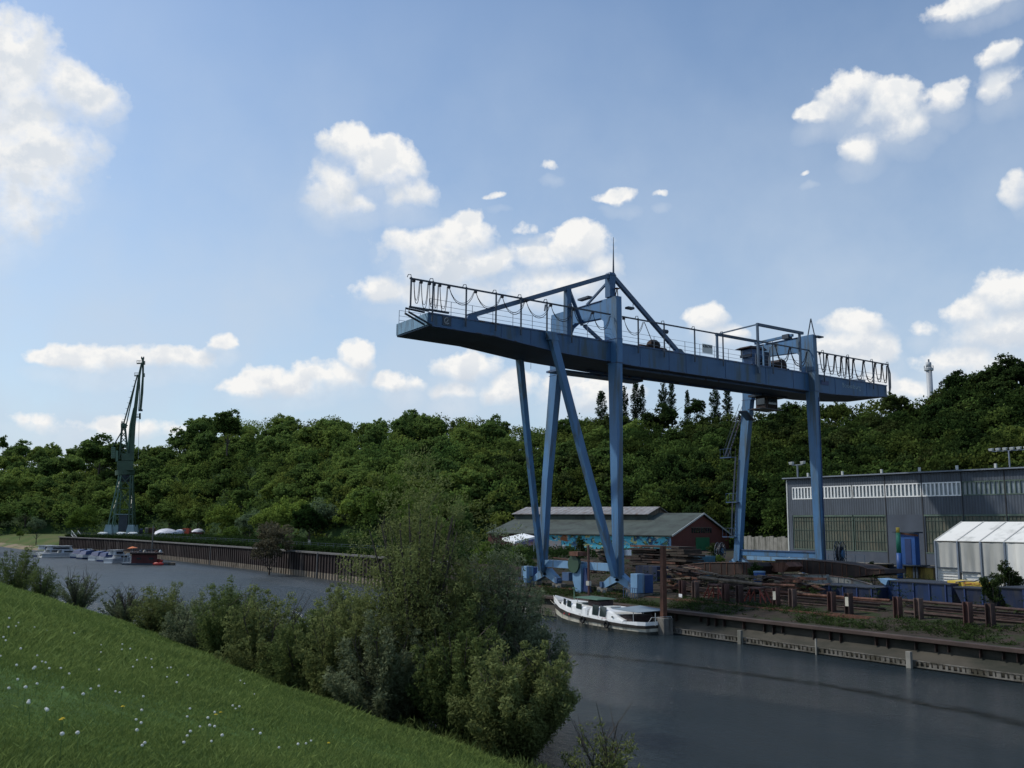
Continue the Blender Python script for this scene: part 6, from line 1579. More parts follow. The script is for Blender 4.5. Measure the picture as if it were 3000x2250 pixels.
rng = np.random.default_rng(12)
def crown_mesh(name, rx, ry, rz, nl, nc, per, ll, lw, m, seed, lr=.45, cr=.17, zc=0, up=.35, flat=.85):
    rg = np.random.default_rng(seed)
    c, r, vb = crown_clumps(rg, rx, ry, rz, nl, nc, lr, cr, zc)
    q, v = leaves(rg, c, r, per, ll, lw, vb, up, flat)
    return np_mesh(name, q, len(v), m, v)
def trunk_mesh(h, r, m, seed, spread=2.5, nb=5):
    rg = random.Random(seed); b = MB()
    b.tube([(0, 0, -.5), (.1, .05, h * .4), (0, .1, h)], [r, r * .75, r * .35], 7)
    for k in range(nb):
        a = 2 * math.pi * k / nb + rg.uniform(-.4, .4); z = h * rg.uniform(.35, .7)
        b.tube([(0, 0, z), (math.cos(a) * spread * .5, math.sin(a) * spread * .5, z + h * .22), (math.cos(a) * spread, math.sin(a) * spread, z + h * .42)], [r * .5, r * .3, r * .12], 5)
    me = bpy.data.meshes.new('trunk'); me.from_pydata([tuple(v) for v in b.v], [], b.f); me.materials.append(M['bark']); return me
TRK = [trunk_mesh(6, .3, 'bark', s) for s in (1, 2)]
FOR = {}
for key, mats in (('sun', L_forest), ('shade', L_shade)):
    for i, mm in enumerate(mats):
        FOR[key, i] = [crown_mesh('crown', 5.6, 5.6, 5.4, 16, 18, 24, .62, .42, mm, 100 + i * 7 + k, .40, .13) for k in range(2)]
def put_tree(name, loc, me, sc, zc, label, cat, group, tk=None, rz=None, bend=(1, 1)):
    o = bpy.data.objects.new(name, None); COL.objects.link(o); o.location = loc; o.rotation_euler = (0, 0, rnd.uniform(0, 6.28) if rz is None else rz)
    o.scale = (sc * bend[0], sc * bend[0], sc * bend[1]); tag(o, label, cat, group)
    c = bpy.data.objects.new('crown', me); COL.objects.link(c); c.parent = o; c.location = (0, 0, zc)
    k = bpy.data.objects.new('trunk', tk or TRK[rnd.randrange(2)]); COL.objects.link(k); k.parent = o
    return o
def forest():
    r = random.Random(31)
    n = 0
    zones = [(-200, 560, 'left of the green jib crane and below the low ridge'), (560, 1180, 'on the slope above the sheet pile wall'), (1180, 1840, 'on the slope behind the blue crane legs and brick shed'), (1840, 2330, 'on the slope behind the crane girder and green gate'), (2330, 3300, 'on the dark slope above the grey hall')]
    zones = [(-200, 340, 'left of the green jib crane'), (340, 900, 'right of the green jib crane'), (900, 1800, 'behind the quay legs of the blue crane'), (1800, 2320, 'between the blue crane legs'), (2320, 3400, 'above the grey hall')]
    kinds = ['mid green', 'dark green', 'yellowish green']
    px = -60
    while px < 3100:
        wf, wr, zr = hill_at(px)
        wmid = (wf + wr) / 2
        rows = 9
        for j in range(rows):
            t = (j + .5) / rows if j < rows - 1 else 1.0
            p_ = px + r.uniform(-34, 34); tt = min(1.02, t + r.uniform(-.05, .05))
            if 2330 < px and j < 1: continue
            # keep the largest shows: skip columns hidden right behind the hall
            p = hill_pt(p_, tt)
            wl = wf + (wr - wf) * tt
            sc = (wl / 250) ** .6 * r.uniform(.62, .95)
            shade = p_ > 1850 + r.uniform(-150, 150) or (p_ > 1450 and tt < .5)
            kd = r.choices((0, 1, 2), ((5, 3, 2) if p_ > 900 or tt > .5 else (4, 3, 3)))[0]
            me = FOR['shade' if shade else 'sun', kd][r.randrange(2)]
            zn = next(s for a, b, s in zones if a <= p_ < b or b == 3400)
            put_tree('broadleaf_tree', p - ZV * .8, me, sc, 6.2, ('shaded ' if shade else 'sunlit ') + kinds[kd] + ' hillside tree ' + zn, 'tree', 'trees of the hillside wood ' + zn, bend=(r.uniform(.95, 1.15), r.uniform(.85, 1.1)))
            n += 1
        px += 96 * (1.02 if px > 600 else .98)
    print('forest trees', n)
forest()
def wood_mass():
    rg = np.random.default_rng(78); C_ = []; R_ = []; V_ = []
    for i in range(1500):
        px = rg.uniform(-150, 3250); t = rg.uniform(0, 1.03); p = hill_pt(px, t); wf, wr, _z = hill_at(px); wl = wf + (wr - wf) * t
        k = (wl / 250) ** .5 * rg.uniform(.75, 1.3); tone = rg.uniform(.12, .80) + .16 * math.sin(px * .011) * math.sin(t * 5 + px * .004); h0 = rg.uniform(2.5, 6.0)
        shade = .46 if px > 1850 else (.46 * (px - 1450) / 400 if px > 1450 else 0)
        for j in range(15):
            e = rg.normal(size=3); e /= np.linalg.norm(e); e[2] = abs(e[2])
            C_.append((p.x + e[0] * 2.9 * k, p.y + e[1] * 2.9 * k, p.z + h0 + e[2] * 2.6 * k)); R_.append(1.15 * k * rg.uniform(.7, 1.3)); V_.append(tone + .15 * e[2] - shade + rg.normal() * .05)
    C_, R_, V_ = np.array(C_), np.array(R_), np.array(V_)
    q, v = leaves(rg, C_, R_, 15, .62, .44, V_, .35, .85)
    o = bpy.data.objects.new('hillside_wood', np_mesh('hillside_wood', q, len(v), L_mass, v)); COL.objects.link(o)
    tag(o, 'dense mass of smaller tree crowns covering the hillside between the larger trees', 'wood', None, 'stuff')
L_mass = leafmat('mixed_wood_foliage', (.020, .040, .012), (.145, .225, .055), 0, .45, None)
_nt = L_mass.node_tree; _sc = [n for n in _nt.nodes if n.bl_idname == 'ShaderNodeVectorMath'][0]; _src = _sc.inputs[0].links[0].from_socket
_pos = N(_nt, 'NewGeometry').outputs['Position']
_v = mixrgb(_nt, mapr(_nt, noise(_nt, _pos, .045, 3, .6, (1, 1, 1.4)), .45, .60, 0, .55), _src, mixrgb(_nt, 1.0, _src, (1.35, .92, .75, 1), 'MULTIPLY'))
_v = mixrgb(_nt, mapr(_nt, noise(_nt, _pos, .09, 3, .6, (1.3, .8, 1)), .52, .64, 0, .7), _v, mixrgb(_nt, 1.0, _v, (.55, .72, .80, 1), 'MULTIPLY'))
_nt.links.new(_v, _sc.inputs[0])
wood_mass()
def undergrowth():
    rg = np.random.default_rng(77); cen = []; vb = []
    for i in range(4200):
        px = rg.uniform(-150, 3250); t = rg.uniform(-.04, 1.03); p = hill_pt(px, t)
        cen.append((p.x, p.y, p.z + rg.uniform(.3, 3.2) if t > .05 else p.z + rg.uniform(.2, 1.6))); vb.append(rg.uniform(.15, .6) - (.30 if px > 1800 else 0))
    cen = np.array(cen); rad = rg.uniform(1.4, 3.2, len(cen))
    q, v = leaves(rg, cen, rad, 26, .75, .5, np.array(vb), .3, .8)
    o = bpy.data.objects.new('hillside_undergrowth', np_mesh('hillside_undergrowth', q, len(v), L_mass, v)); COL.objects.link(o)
    tag(o, 'dense shaded undergrowth covering the hillside between the trees', 'undergrowth', None, 'stuff')
undergrowth()

# trees that stand out singly
def poplar_mesh(seed):
    rg = np.random.default_rng(seed); cs = []; rs = []; vv = []
    for k in range(90):
        u = rg.uniform(0, 1) ** .85; a = rg.uniform(0, 6.28); w = 1.25 * (math.sin(math.pi * min(1, .12 + .88 * (1 - u))) ** .7) * (.45 + .55 * (1 - u)) + .1
        z0 = -6.5 + 13 * u
        for t in (0, .5, 1): cs.append((math.cos(a) * w * (.4 + .6 * t), math.sin(a) * w * (.4 + .6 * t), z0 + t * 1.1)); rs.append(.42 - .12 * t - .12 * u); vv.append(.3 + .25 * t + rg.normal() * .1)
    q, v = leaves(rg, np.array(cs), np.array(rs), 14, .34, .2, np.array(vv), .1, 1.6)
    return np_mesh('crown', q, len(v), L_poplar, v)
POP = [poplar_mesh(300 + k) for k in range(3)]
def poplars():
    lab = ['poplar', 'second', 'third']
    for k, (px, yt, w, hw) in enumerate([(1762, 1160, 290, 1.35), (1830, 1140, 300, .9), (1863, 1128, 300, 1.25), (1881, 1136, 302, .8), (1942, 1128, 296, 1.2), (1967, 1128, 298, 1.0), (2013, 1152, 292, .7), (2093, 1136, 280, 1.25), (2130, 1143, 282, 1.1)]):
        top = PW(px, yt, w); h = 13.0 if k != 0 else 14
        L_ = ['leftmost poplar on the ridge, seen left of the near quay leg', 'small dark poplar touching the right edge of the near quay leg', 'tall ragged poplar in the left ridge clump right of the near quay leg', 'slim poplar at the right side of the left ridge clump',
              'broad pointed poplar standing left in the middle pair on the ridge', 'narrow pointed poplar standing right in the middle pair on the ridge', 'lowest thin poplar tip between the pointed pair and the round crown', 'wide poplar just below the girder, left of its twin', 'wide poplar just below the girder near the far land leg'][k]
        put_tree('poplar_tree', Vector((top.x, top.y, top.z - h - .5)), POP[k % 3], 1, h * .56, L_, 'tree', 'poplars on the ridge', bend=(hw * 1.35, h / 13.4))
poplars()
def single(name, px, ytop, w, hw_px, mm, label, key='shade', cat='tree', hfac=1.0, ybase=None, squash=None):
    """crown sized by its half width in the photo"""
    top = PW(px, ytop, w); r_ = hw_px / FPX * w; me = mm
    sc = r_ / 5.6
    rz = 5.4 * sc * hfac
    o = put_tree(name, Vector((top.x, top.y, top.z - 2 * rz - 2.5 * sc)), me, sc, 6.2 + 1.7 , label, cat, None, bend=(1, hfac))
    return o
single('round_tree', 2040, 1172, 262, 34, FOR['shade', 1][0], 'round dark tree on the ridge between two groups of poplars')
single('spreading_tree', 300, 1268, 400, 84, FOR['sun', 1][1], 'broad flat topped dark tree on the ridge behind the green jib crane', hfac=.7)
single('round_tree', 120, 1322, 440, 26, FOR['sun', 1][0], 'small round dark tree on the low left ridge')
single('columnar_tree', 12, 1285, 450, 14, FOR['sun', 1][0], 'slim dark tree standing up at the left end of the ridge', hfac=2.0)
single('domed_tree', 18, 1325, 440, 40, FOR['sun', 1][1], 'domed dark tree at the left edge of the ridge below the slim one')
single('domed_tree', 672, 1207, 325, 52, FOR['sun', 1][0], 'large dark domed tree where the ridge rises right of the green crane')
single('domed_tree', 1255, 1212, 285, 44, FOR['sun', 0][1], 'domed green tree on the ridge below the crane girder tip')
single('domed_tree', 1190, 1218, 288, 38, FOR['sun', 1][0], 'dark domed tree on the ridge left of the light green crowns')
single('domed_tree', 2620, 1150, 222, 50, FOR['shade', 0][0], 'dark tree on the ridge just right of the girder end')
single('domed_tree', 2815, 1092, 208, 58, FOR['shade', 1][1], 'big dark tree crown right beside the factory chimney')
single('domed_tree', 2950, 1048, 200, 60, FOR['shade', 1][0], 'highest dark tree crown of the ridge at the right edge')
single('domed_tree', 2885, 1075, 204, 45, FOR['shade', 0][1], 'dark tree crown between the two highest ones at the right')
single('domed_tree', 2310, 1178, 240, 40, FOR['shade', 0][0], 'dark crown right of the driver cabin below the girder')

# bushes and trees along the far quay
YG = leafmat('yellow_green_bush_foliage', (.050, .085, .015), (.22, .30, .06), .1, .3, None)
MG = leafmat('fresh_green_bush_foliage', (.030, .060, .012), (.13, .20, .04), .1, .3, None)
SG = leafmat('silvery_bush_foliage', (.050, .080, .045), (.17, .23, .12), .1, .3, None)
CM = {k: crown_mesh('crown', 5.6, 5.6, 5.4, 9, 15, 44, .50, .28, m, 400 + i, .5, .16) for i, (k, m) in enumerate((('y', YG), ('m', MG), ('s', SG), ('d', L_forest[1]), ('p', L_purple)))}
for k, (px, yt, w, hw, mk, lab, hf, nm) in enumerate([
    (240, 1480, 330, 52, 'm', 'rounded light green bush left of the green crane portal', .9, 'broad_bush'),
    (112, 1520, 268, 26, 's', 'silvery upright bush above the beach left of the boats', 1.2, 'broad_bush'),
    (60, 1555, 262, 12, 'm', 'tiny bush on the beach edge at the far left', .9, 'small_bush'),
    (672, 1470, 285, 66, 'y', 'large yellow green tree behind the sheet pile wall right of the orange truck', 1.0, 'broad_tree'),
    (590, 1478, 345, 60, 'm', 'light green tree behind the orange truck', 1.0, 'broad_tree'),
    (662, 1540, 255, 44, 'm', 'bright green bush right of the white covered boats', .8, 'broad_bush'),
    (735, 1500, 235, 45, 's', 'grey green willow bush left of the violet bush', .95, 'broad_bush'),
    (855, 1455, 240, 75, 'y', 'yellow green tree behind the round dark tree', 1.0, 'broad_tree'),
    (790, 1490, 215, 52, 'y', 'yellowish bush between violet bush and round dark tree', .9, 'broad_bush'),
    (960, 1470, 230, 65, 's', 'grey green tree right of the round dark tree', 1.1, 'broad_tree'),
    (1050, 1430, 225, 75, 'y', 'yellow green tree rising behind the tall willow on the left', 1.1, 'broad_tree'),
    (1130, 1400, 200, 70, 'm', 'bushy green tree hidden behind the tall willow', 1.2, 'broad_tree'),
    (1240, 1440, 175, 70, 'm', 'green tree left of the brick shed', 1.2, 'broad_tree'),
    (1350, 1480, 165, 60, 'd', 'dark tree at the left end of the brick shed', 1.1, 'broad_tree'),
    (1520, 1600, 104, 50, 'd', 'dark green bush at the foot of the far quay leg', .9, 'broad_bush'),
    (1445, 1590, 112, 60, 'm', 'green bush between tall willow and portal crane', 1.0, 'broad_bush'),
    (2110, 1625, 112, 16, 'm', 'small weed bush before the green gate', .9, 'small_bush'),
    (795, 1535, 152, 70, 'p', 'violet grey bush growing over the sheet pile wall', .98, 'overhanging_bush'),
    (845, 1568, 170, 24, 'd', 'narrow dark bush between the violet bush and the round dark tree', 1.0, 'narrow_bush'),
    ]):
    single(nm, px, yt, w, hw, CM[mk], lab, hfac=hf, cat='tree' if 'tree' in nm else 'bush')
rt = crown_mesh('crown', 5.6, 5.6, 5.6, 34, 22, 46, .42, .3, leafmat('very_dark_foliage', (.008, .020, .007), (.034, .068, .018), .1, .3, None), 500, .4, .14)
o = PW(908, 1497, 200)
put_tree('round_tree', Vector((o.x, o.y, 3.9)), rt, .62, 7.4, 'small perfectly round very dark tree on the far quay', 'tree', None)

# ------------------------------------------------------------------ near bank willows and bushes
def near_bush(name, px, ybase, ytop, hw, lab, m, n_leaf, seed, cat='bush', lobes=9, ll=.16, lw=.045, depth=1.0, stems=9, base_z=.3, cr=.17, airy=False, zmin=-.35, shift=0, gap=.12):
    g = GND(px, ybase, base_z); g = g + Vector((shift, 0, 0)); w = (g - EYE).dot(Hd)
    top = PW(px, ytop, w); h = top.z - base_z; rx = hw * (1.22 if 'thicket' in lab or 'willow bush' in lab else 1.0) / FPX * w
    t = thing(name, (g.x, g.y, base_z), lab, cat)
    rg = np.random.default_rng(seed)
    nc = 16; per = max(8, n_leaf // (lobes * nc))
    # shoots: arching stems fan out from the base, each strung with leaf clumps, so the outline is ragged and full to the ground
    cs = []; rs = []; vv = []; ns = lobes * 7; tl = max(1.0, h / 5)
    for k in range(ns):
        a = rg.uniform(0, 6.28); rr_ = rg.uniform(0, 1) ** .55; top_h = h * (.30 + .70 * math.sqrt(max(0, 1 - .93 * rr_ * rr_))) * rg.uniform(.55, 1.06); tone = rg.uniform(.25, .62)
        sx_, sy_ = rg.uniform(-.25, .25, 2) * rx
        for u in np.linspace(.06 if rr_ > .45 else .3, 1, 11):
            if rg.random() < gap: continue
            ex = rr_ * u ** (.8 if rr_ > .6 else 1.2) * 1.03
            cs.append((math.cos(a) * rx * ex + sx_ * (1 - rr_), math.sin(a) * rx * depth * ex + sy_ * (1 - rr_), top_h * u + .05))
            rs.append((.20 + .20 * (1 - u)) * tl * rg.uniform(.7, 1.5)); vv.append(tone + .16 * u + rg.normal() * .06)
    c, r, vb = np.array(cs), np.array(rs), np.array(vv); per = max(8, int(n_leaf * 1.1) // len(cs))
    if airy:
        # leaves strung along rising stems
        cs = []; rs = []; vv = []
        for k in range(46):
            a = rg.uniform(0, 6.28); rr_ = rg.uniform(.1, 1) ** .7; hh = h * rg.uniform(.6, 1.02) * (1 - .35 * rr_)
            for u in np.linspace(.25, 1, 9):
                cs.append((math.cos(a) * rx * rr_ * u ** 1.3, math.sin(a) * rx * depth * rr_ * u ** 1.3, hh * u)); rs.append(.16 + .12 * (1 - u)); vv.append(.35 + .25 * u + rg.normal() * .08)
        c, r, vb = np.array(cs), np.array(rs) * max(.8, h / 4), np.array(vv); per = max(6, n_leaf // len(cs))
    q, v = leaves(rg, c, r, per, ll, lw, vb, .25, .95, droop=0.0)
    # darker low down and deep inside
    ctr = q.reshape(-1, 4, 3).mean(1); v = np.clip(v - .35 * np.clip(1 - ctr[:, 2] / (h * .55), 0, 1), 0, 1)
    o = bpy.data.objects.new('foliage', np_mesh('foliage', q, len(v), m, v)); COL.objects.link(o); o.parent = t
    b = MB(); rr = random.Random(seed)
    for k in range(stems):
        a = 2 * math.pi * k / stems + rr.uniform(-.3, .3); s = rr.uniform(.3, .85)
        pts = [(rr.uniform(-.2, .2), rr.uniform(-.2, .2), -.4)]
        for u in (.3, .6, .9): pts.append((math.cos(a) * rx * s * u ** 1.2, math.sin(a) * rx * depth * s * u ** 1.2, h * u * (1 - .25 * s)))
        b.tube(pts, [.07, .05, .03, .012] if h < 7 else [.16, .11, .06, .02], 5)
        for j in range(3):
            q0 = Vector(pts[1]).lerp(Vector(pts[3]), rr.random()); b.tube([q0, q0 + Vector((rr.uniform(-.8, .8), rr.uniform(-.8, .8), rr.uniform(.4, 1.3)))], [.02, .008], 4)
    b.v = [(x + t.location.x, y + t.location.y, z + t.location.z) for x, y, z in b.v]
    b.build('stem', 'bark', t)
    return t
W1, W2, W3 = L_willow, L_willow2, L_willow3
near_bush('dark_bush', 30, 1765, 1605, 118, 'dark green bush at the left edge of the near bank', W3, 26000, 601)
near_bush('dark_bush', 118, 1785, 1668, 52, 'small dark bush right of the large one at the left edge', W3, 14000, 602)
near_bush('willow_bush', 226, 1806, 1672, 62, 'upright airy young willow bush standing alone against the river', W2, 12000, 603, airy=True, ll=.18, stems=22)
near_bush('willow_bush', 366, 1846, 1712, 62, 'sparse grey green willow bush left of the dense thicket', W2, 13000, 604, airy=True, ll=.17, stems=22)
near_bush('willow_bush', 470, 1905, 1705, 80, 'left end bush of the dense willow thicket', W1, 24000, 605)
near_bush('willow_bush', 575, 1960, 1735, 88, 'grey green bush of the thicket below the river bend', W2, 26000, 606)
near_bush('willow_bush', 660, 1990, 1712, 95, 'rounded willow bush in the left half of the thicket', W3, 30000, 607)
near_bush('willow_bush', 560, 1880, 1715, 75, 'bush at the water side behind the left thicket', W3, 18000, 617, shift=3.2)
near_bush('willow_bush', 770, 2040, 1720, 105, 'large willow bush in the middle of the thicket', W1, 34000, 608)
near_bush('willow_bush', 830, 1960, 1700, 80, 'yellowish tipped bush at the water side of the thicket', W1, 22000, 609, shift=3.5)
near_bush('willow_bush', 880, 2085, 1800, 100, 'low dark bush of the thicket beside the meadow', W3, 30000, 610)
near_bush('willow_bush', 990, 2110, 1740, 110, 'bush where the thicket meets the tall willow', W1, 34000, 611)
near_bush('willow_bush', 1010, 2000, 1730, 75, 'shaded bush behind the thicket near the tall willow', W3, 20000, 612, shift=3.5)
near_bush('tall_willow', 1215, 2120, 1350, 215, 'tall sparse willow tree standing in front of the sheet pile wall', W1, 60000, 620, cat='tree', lobes=22, ll=.15, lw=.042, gap=.55, stems=16)
near_bush('tall_willow', 1350, 2130, 1560, 150, 'willow tree leaning right of the tall one toward the crane feet', W2, 32000, 621, cat='tree', lobes=15, gap=.35, ll=.15, shift=1.6)
near_bush('willow_tree', 1110, 2115, 1610, 125, 'leafy lower willow tree left of the tall sparse willow', W3, 40000, 630, cat='tree', gap=.2, ll=.15, shift=1.2)
near_bush('willow_tree', 1300, 2135, 1660, 150, 'leafy lower willow tree right of the tall sparse willow', W1, 46000, 631, cat='tree', gap=.2, ll=.15, lobes=12, shift=.6)
near_bush('willow_tree', 1400, 2120, 1740, 130, 'silvery willow tree hanging over the river toward the boat', W2, 30000, 632, cat='tree', gap=.35, ll=.15, lobes=11, shift=2.2)
near_bush('willow_bush', 1120, 2145, 1780, 130, 'pale tipped willow bush below the tall willow beside the meadow', W2, 42000, 613, ll=.15)
near_bush('willow_bush', 1290, 2180, 1790, 120, 'willow bush hanging over the gap with glittering water', W3, 36000, 614, ll=.15, shift=.8)
near_bush('large_willow_bush', 1470, 2235, 1885, 150, 'large yellow green willow bush in front, leaning out over the river', W1, 70000, 615, ll=.15, depth=.9, lobes=14, shift=.6)
near_bush('low_willow_branches', 1740, 2330, 2110, 120, 'low thin willow branches spreading over the water in the lower right', W1, 2600, 616, lobes=4, gap=.55, shift=.4, base_z=-.1, stems=6)

# small plants in the yard
PLM = crown_mesh('foliage', .9, .9, 1.3, 8, 8, 26, .22, .07, L_weeds, 700, .45, .2)
def weed(px, py, x, sc, lab, name='weed_bush', cat='plant', bend=(1, 1), me=None):
    p = P(px, py, 0, x); z = yard_z(x, p.y)
    o = put_tree(name, Vector((x, p.y, z)), me or PLM, sc, 1.2, lab, cat, None, tk=STM, bend=bend); return o
b_ = MB(); 
for k in range(7):
    a = k * .9; b_.tube([(0, 0, -.1), (math.cos(a) * .3, math.sin(a) * .3, .9), (math.cos(a) * .5, math.sin(a) * .5, 1.9)], [.04, .03, .01], 4)
STM = bpy.data.meshes.new('stem'); STM.from_pydata([tuple(v) for v in b_.v], [], b_.f); STM.materials.append(M['bark'])
weed(2912, 1780, 62.5, .95, 'green conifer like shrub before the blue pontoons at the right', 'conical_shrub', 'shrub', (.9, 1.35), crown_mesh('foliage', .9, .9, 1.3, 14, 10, 34, .16, .05, L_weeds, 701, .35, .16))
weed(2950, 1745, 70, 1.0, 'loose young shrub right of the conical shrub', 'young_shrub', 'shrub', (1.0, 1.2)); weed(2985, 1742, 71, .9, 'young shrub against the white tent at the right edge', 'young_shrub', 'shrub')
weed(2215, 1690, 66, .9, 'green weed bush behind the bright blue barrel'); weed(1780, 1612, 73, .8, 'weed growing on top of the dark timber heap'); weed(1700, 1612, 80, 1.1, 'brownish weed bush in front of the mural')
weed(2560, 1700, 80, .9, 'weed bush under the yellow platform wall'); weed(2090, 1630, 90, 1.3, 'weed bush left of the landward crane leg')
weed(2290, 1645, 88, 1.0, 'weeds below the landward cross beam')

# low weeds over quay edge and yard: nobody could count them
def ground_cover():
    rg = np.random.default_rng(88); cen = []; vb = []
    for i in range(5200):
        y = rg.uniform(12, 86); s = rg.choice([rg.uniform(1.6, 6.0), rg.uniform(6, 26)], p=[.8, .2]); x = 52.95 + s
        k = math.sin(x * .8 + y * .35) + math.sin(y * .6 - x * 1.1)
        if k < rg.uniform(-1.3, .9): continue
        cen.append((x, y, yard_z(x, y) + .05)); vb.append(rg.uniform(.15, .75))
    for i in range(2200):
        y = rg.uniform(28, 84); s = rg.uniform(8, 26); x = 52.95 + s
        if math.sin(x * .7 + y * .45) + math.sin(y * .8 - x * .9) < rg.uniform(-.4, 1.4): continue
        cen.append((x, y, yard_z(x, y) + rg.uniform(.1, 1.5))); vb.append(rg.uniform(0, .7))
    cen = np.array(cen); rad = rg.uniform(.15, .42, len(cen))
    q, v = leaves(rg, cen, rad, 14, .20, .05, np.array(vb), .8, .7)
    o = bpy.data.objects.new('yard_weeds', np_mesh('yard_weeds', q, len(v), L_weeds, v)); COL.objects.link(o); tag(o, 'patchy low weeds and grass on the earth between quay edge and pipe racks', 'weeds', None, 'stuff')
ground_cover()
def bank_reeds():
    rg = np.random.default_rng(89); cen = []
    for i in range(2600):
        y = rg.uniform(20, 112); foot = 17.4 - max(0, y - 62) * .11; x = foot + rg.normal() * .55 + .25
        cen.append((x, y, max(.05, dike_z(x, y)) + .12))
    cen = np.array(cen); rad = rg.uniform(.15, .38, len(cen)); q, v = leaves(rg, cen, rad, 16, .26, .03, rg.uniform(.0, .5, len(cen)), .8, 1.1, droop=-1.0)
    o = bpy.data.objects.new('bank_reeds', np_mesh('bank_reeds', q, len(v), L_willow3, v)); COL.objects.link(o); tag(o, 'dark reeds and rank grass along the foot of the near bank', 'reeds', None, 'stuff')
bank_reeds()

def quay_verge():
    rg = np.random.default_rng(91); cen = []; vb = []
    for i in range(7000):
        y = 98 + 200 * rg.uniform(0, 1) ** 1.2; s = rg.uniform(.9, 1) if rg.random() < .3 else rg.uniform(1, 30)
        cen.append((shore_x(y) + s * 1.2, y, 3.9 + min(.8, s * .01) + rg.uniform(0, .7 if s < 8 else .9))); vb.append(rg.uniform(.1, .6))
    cen = np.array(cen); rad = rg.uniform(.35, .95, len(cen)); q, v = leaves(rg, cen, rad, 16, .34, .16, np.array(vb), .6, .6)
    o = bpy.data.objects.new('quay_verge', np_mesh('quay_verge', q, len(v), L_shade[1], v)); COL.objects.link(o); tag(o, 'rank dark green growth behind the fence on the far quay', 'undergrowth', None, 'stuff')
quay_verge()

# ------------------------------------------------------------------ meadow grass and dandelions
def meadow():
    rg = np.random.default_rng(90); n = 750000
    d = np.exp(rg.uniform(math.log(5.5), math.log(75), n)); px = rg.uniform(-250, 1750, n)
    dirx = Hd.x + R0.x * (px - 1500) / FPX; diry = Hd.y + R0.y * (px - 1500) / FPX
    x = dirx * d; y = diry * d; foot = 17.4 - np.maximum(0, y - 62) * .11; t = x / foot
    ok = (t > -.6) & (t < 1.02); x = x[ok]; y = y[ok]; t = t[ok]; d = d[ok]; n = len(x)
    z = np.where(t <= 0, 6.4, 6.4 - 5.9 * np.clip(t, 0, 2) ** 1.04) - .02 + np.where(x > 1, .06 * np.sin(x * 1.1 + y * .37) + .05 * np.sin(y * .9 - x * .6), 0)
    patch = .5 + .5 * np.sin(x * .7 + 1.3 * np.sin(y * .23)) * np.sin(y * .31 + x * .2)
    h = rg.uniform(.05, .15, n) * (.7 + .6 * patch) * np.clip(d / 26, .50, 1.2)
    stalk = rg.random(n) < .012; h = np.where(stalk, h * 1.9, h)
    w = np.where(stalk, .45, 1) * np.maximum(.0020, .00042 * d) * rg.uniform(.7, 1.4, n)
    a = rg.uniform(0, 2 * math.pi, n); bx = np.cos(a) * w; by = np.sin(a) * w
    lx = rg.normal(size=n) * .5 * h; ly = rg.normal(size=n) * .5 * h
    p0 = np.stack([x - bx, y - by, z], 1); p1 = np.stack([x + bx, y + by, z], 1)
    p2 = np.stack([x + bx * .6 + lx * .5, y + by * .6 + ly * .5, z + h * .62], 1); p3 = np.stack([x + lx, y + ly, z + h * .96], 1)
    q = np.stack([p0, p1, p2, p3], 1).reshape(-1, 3)
    v = np.clip(.30 + .30 * patch * rg.uniform(.5, 1.2, n) + rg.normal(size=n) * .22, 0, 1)
    v = np.where(stalk, 1.0, v)
    o = bpy.data.objects.new('meadow_grass', np_mesh('meadow_grass', q, n, L_grass, v)); COL.objects.link(o); tag(o, 'lush green meadow grass on the sloping river bank', 'grass', None, 'stuff')
meadow()
def slope_hit(px, py):
    d = ray(px, py); lo, hi = .5, 200
    u = d.normalized()
    s = 3.0
    while s < 200:
        p = EYE + u * s
        if p.z <= dike_z(p.x, p.y): break
        s += .1
    return EYE + u * s
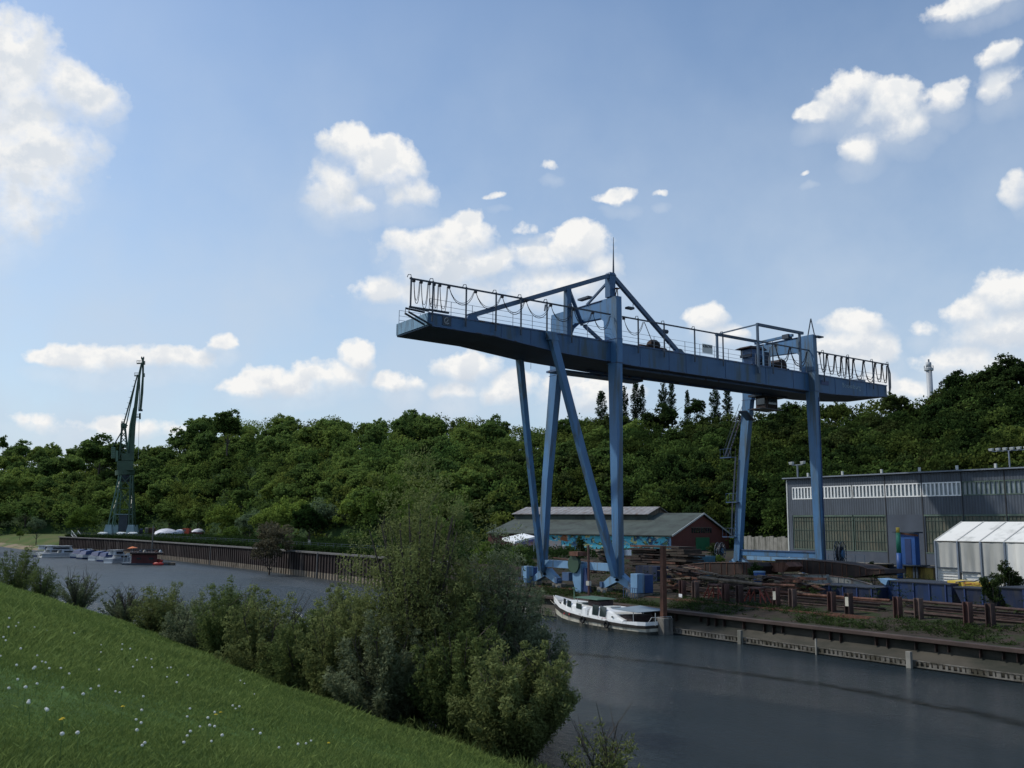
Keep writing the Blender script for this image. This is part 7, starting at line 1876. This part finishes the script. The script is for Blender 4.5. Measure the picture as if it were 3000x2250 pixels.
def dandelions():
    Z = 2.212
    pts = [(52, 645), (120, 655), (103, 685), (55, 700), (25, 785), (18, 803), (137, 848), (235, 898), (260, 920), (290, 935), (90, 968), (228, 990), (298, 1000), (397, 990), (440, 1015), (643, 977), (653, 863), (793, 795), (790, 830), (882, 908), (975, 895), (945, 890), (972, 970), (850, 973), (1085, 1020), (1080, 945), (1213, 1012), (1148, 1082), (1558, 1042), (1583, 1050), (120, 1082), (228, 1090), (390, 1132), (636, 1103), (575, 1115), (730, 1138), (763, 1130), (927, 1168), (547, 1200), (150, 1168), (173, 1200), (193, 1280), (280, 1312), (305, 1297), (895, 1292), (865, 1343), (897, 1362), (875, 1416), (940, 1487), (920, 1525), (1218, 1403), (1217, 1425), (1375, 1483), (1510, 1217), (1548, 1224), (1515, 1240), (1380, 1265), (1350, 1368), (1377, 1365), (1300, 1350), (1348, 1312), (1650, 1113), (1802, 1490), (1918, 1495), (1978, 1470), (2005, 1460), (1213, 1295), (505, 1467), (385, 1510), (1640, 1370), (1688, 1412), (1428, 1470), (470, 733), (303, 706), (655, 800), (225, 685), (1102, 963), (1220, 1240), (5, 888), (205, 993), (60, 1150), (830, 842), (1190, 1480)]
    ypts = [(780, 1258), (398, 1360), (1390, 1285), (1420, 1268), (2113, 1485), (402, 1345)]
    r = random.Random(55)
    # prototype: seed ball of radiating tufts, stem, little green receptacle
    rgn = np.random.default_rng(5); k = 260
    d = rgn.normal(size=(k, 3)); d /= np.linalg.norm(d, axis=1)[:, None]; a = np.cross(d, rgn.normal(size=(k, 3))); a /= np.linalg.norm(a, axis=1)[:, None]; b = np.cross(d, a)
    c = d * .021; s = .0042
    q = np.stack([c - a * s, c - b * s, c + a * s, c + b * s], 1).reshape(-1, 3)
    q2 = np.stack([d * .004 - a * .0006, d * .004 + a * .0006, c + a * .0006, c - a * .0006], 1).reshape(-1, 3)
    ball = np_mesh('seed_head', np.concatenate([q, q2]), 2 * k, M['seed'])
    pb = MB().sphere((0, 0, 0), .006, 6, 4); core = bpy.data.meshes.new('receptacle'); core.from_pydata(pb.v, [], pb.f); core.materials.append(M['rust_pale'])
    def stem(h, lean): 
        b_ = MB().tube([(0, 0, -.05), (lean * .4, 0, h * .5), (lean, 0, h)], [.0035, .003, .0025], 5); me = bpy.data.meshes.new('stem'); me.from_pydata([tuple(v) for v in b_.v], [], b_.f); me.materials.append(M['stemgreen']); return me
    st = [stem(.18, .02), stem(.21, .03), stem(.16, -.02)]; hh = [(.02, .18), (.03, .21), (-.02, .16)]
    pe = MB()
    for i in range(3):
        for j in range(16):
            an = 2 * math.pi * (j + i * .33) / 16; rr = .022 - i * .006; z = .004 + i * .003; w_ = .004
            pe.add([(0, 0, z), (rr * math.cos(an - .18), rr * math.sin(an - .18), z + .003 + i * .002), (rr * 1.1 * math.cos(an), rr * 1.1 * math.sin(an), z + .003), (rr * math.cos(an + .18), rr * math.sin(an + .18), z + .003 + i * .002)], [(0, 1, 2, 3)])
    flo = bpy.data.meshes.new('flower'); flo.from_pydata([tuple(v) for v in pe.v], [], pe.f); flo.materials.append(M['petal'])
    for (kind, lst) in (('w', pts), ('y', ypts)):
        for (x, y) in lst:
            p = slope_hit(x / Z, y / Z + 1550); 
            i = r.randrange(3); sc = r.uniform(.8, 1.1)
            dist = (p - EYE).length
            if kind == 'w': sc *= 1 + max(0, dist - 14) * .012
            # the head is what the photo shows: put the root behind and below it
            hp = EYE + (p - EYE) * ((dist - hh[i][1] * sc * 2.6) / dist) if False else p
            root = Vector((p.x, p.y, dike_z(p.x, p.y)))
            t = thing('dandelion', root, 'white dandelion seed head rising above the meadow grass' if kind == 'w' else 'yellow dandelion flower in the meadow grass', 'dandelion', 'dandelion seed heads on the meadow' if kind == 'w' else 'yellow dandelions on the meadow', r.uniform(0, 6.28))
            t.scale = (sc, sc, sc)
            s_ = bpy.data.objects.new('stem', st[i]); COL.objects.link(s_); s_.parent = t
            h_ = bpy.data.objects.new('seed_head' if kind == 'w' else 'flower', ball if kind == 'w' else flo); COL.objects.link(h_); h_.parent = t; h_.location = (hh[i][0], 0, hh[i][1] + (.012 if kind == 'w' else 0))
            if kind == 'w': h_.scale = (.86, .86, .82); c_ = bpy.data.objects.new('receptacle', core); COL.objects.link(c_); c_.parent = h_
            else: h_.scale = (1.05, 1.05, 1.05)
dandelions()
print('objects', len(bpy.data.objects))
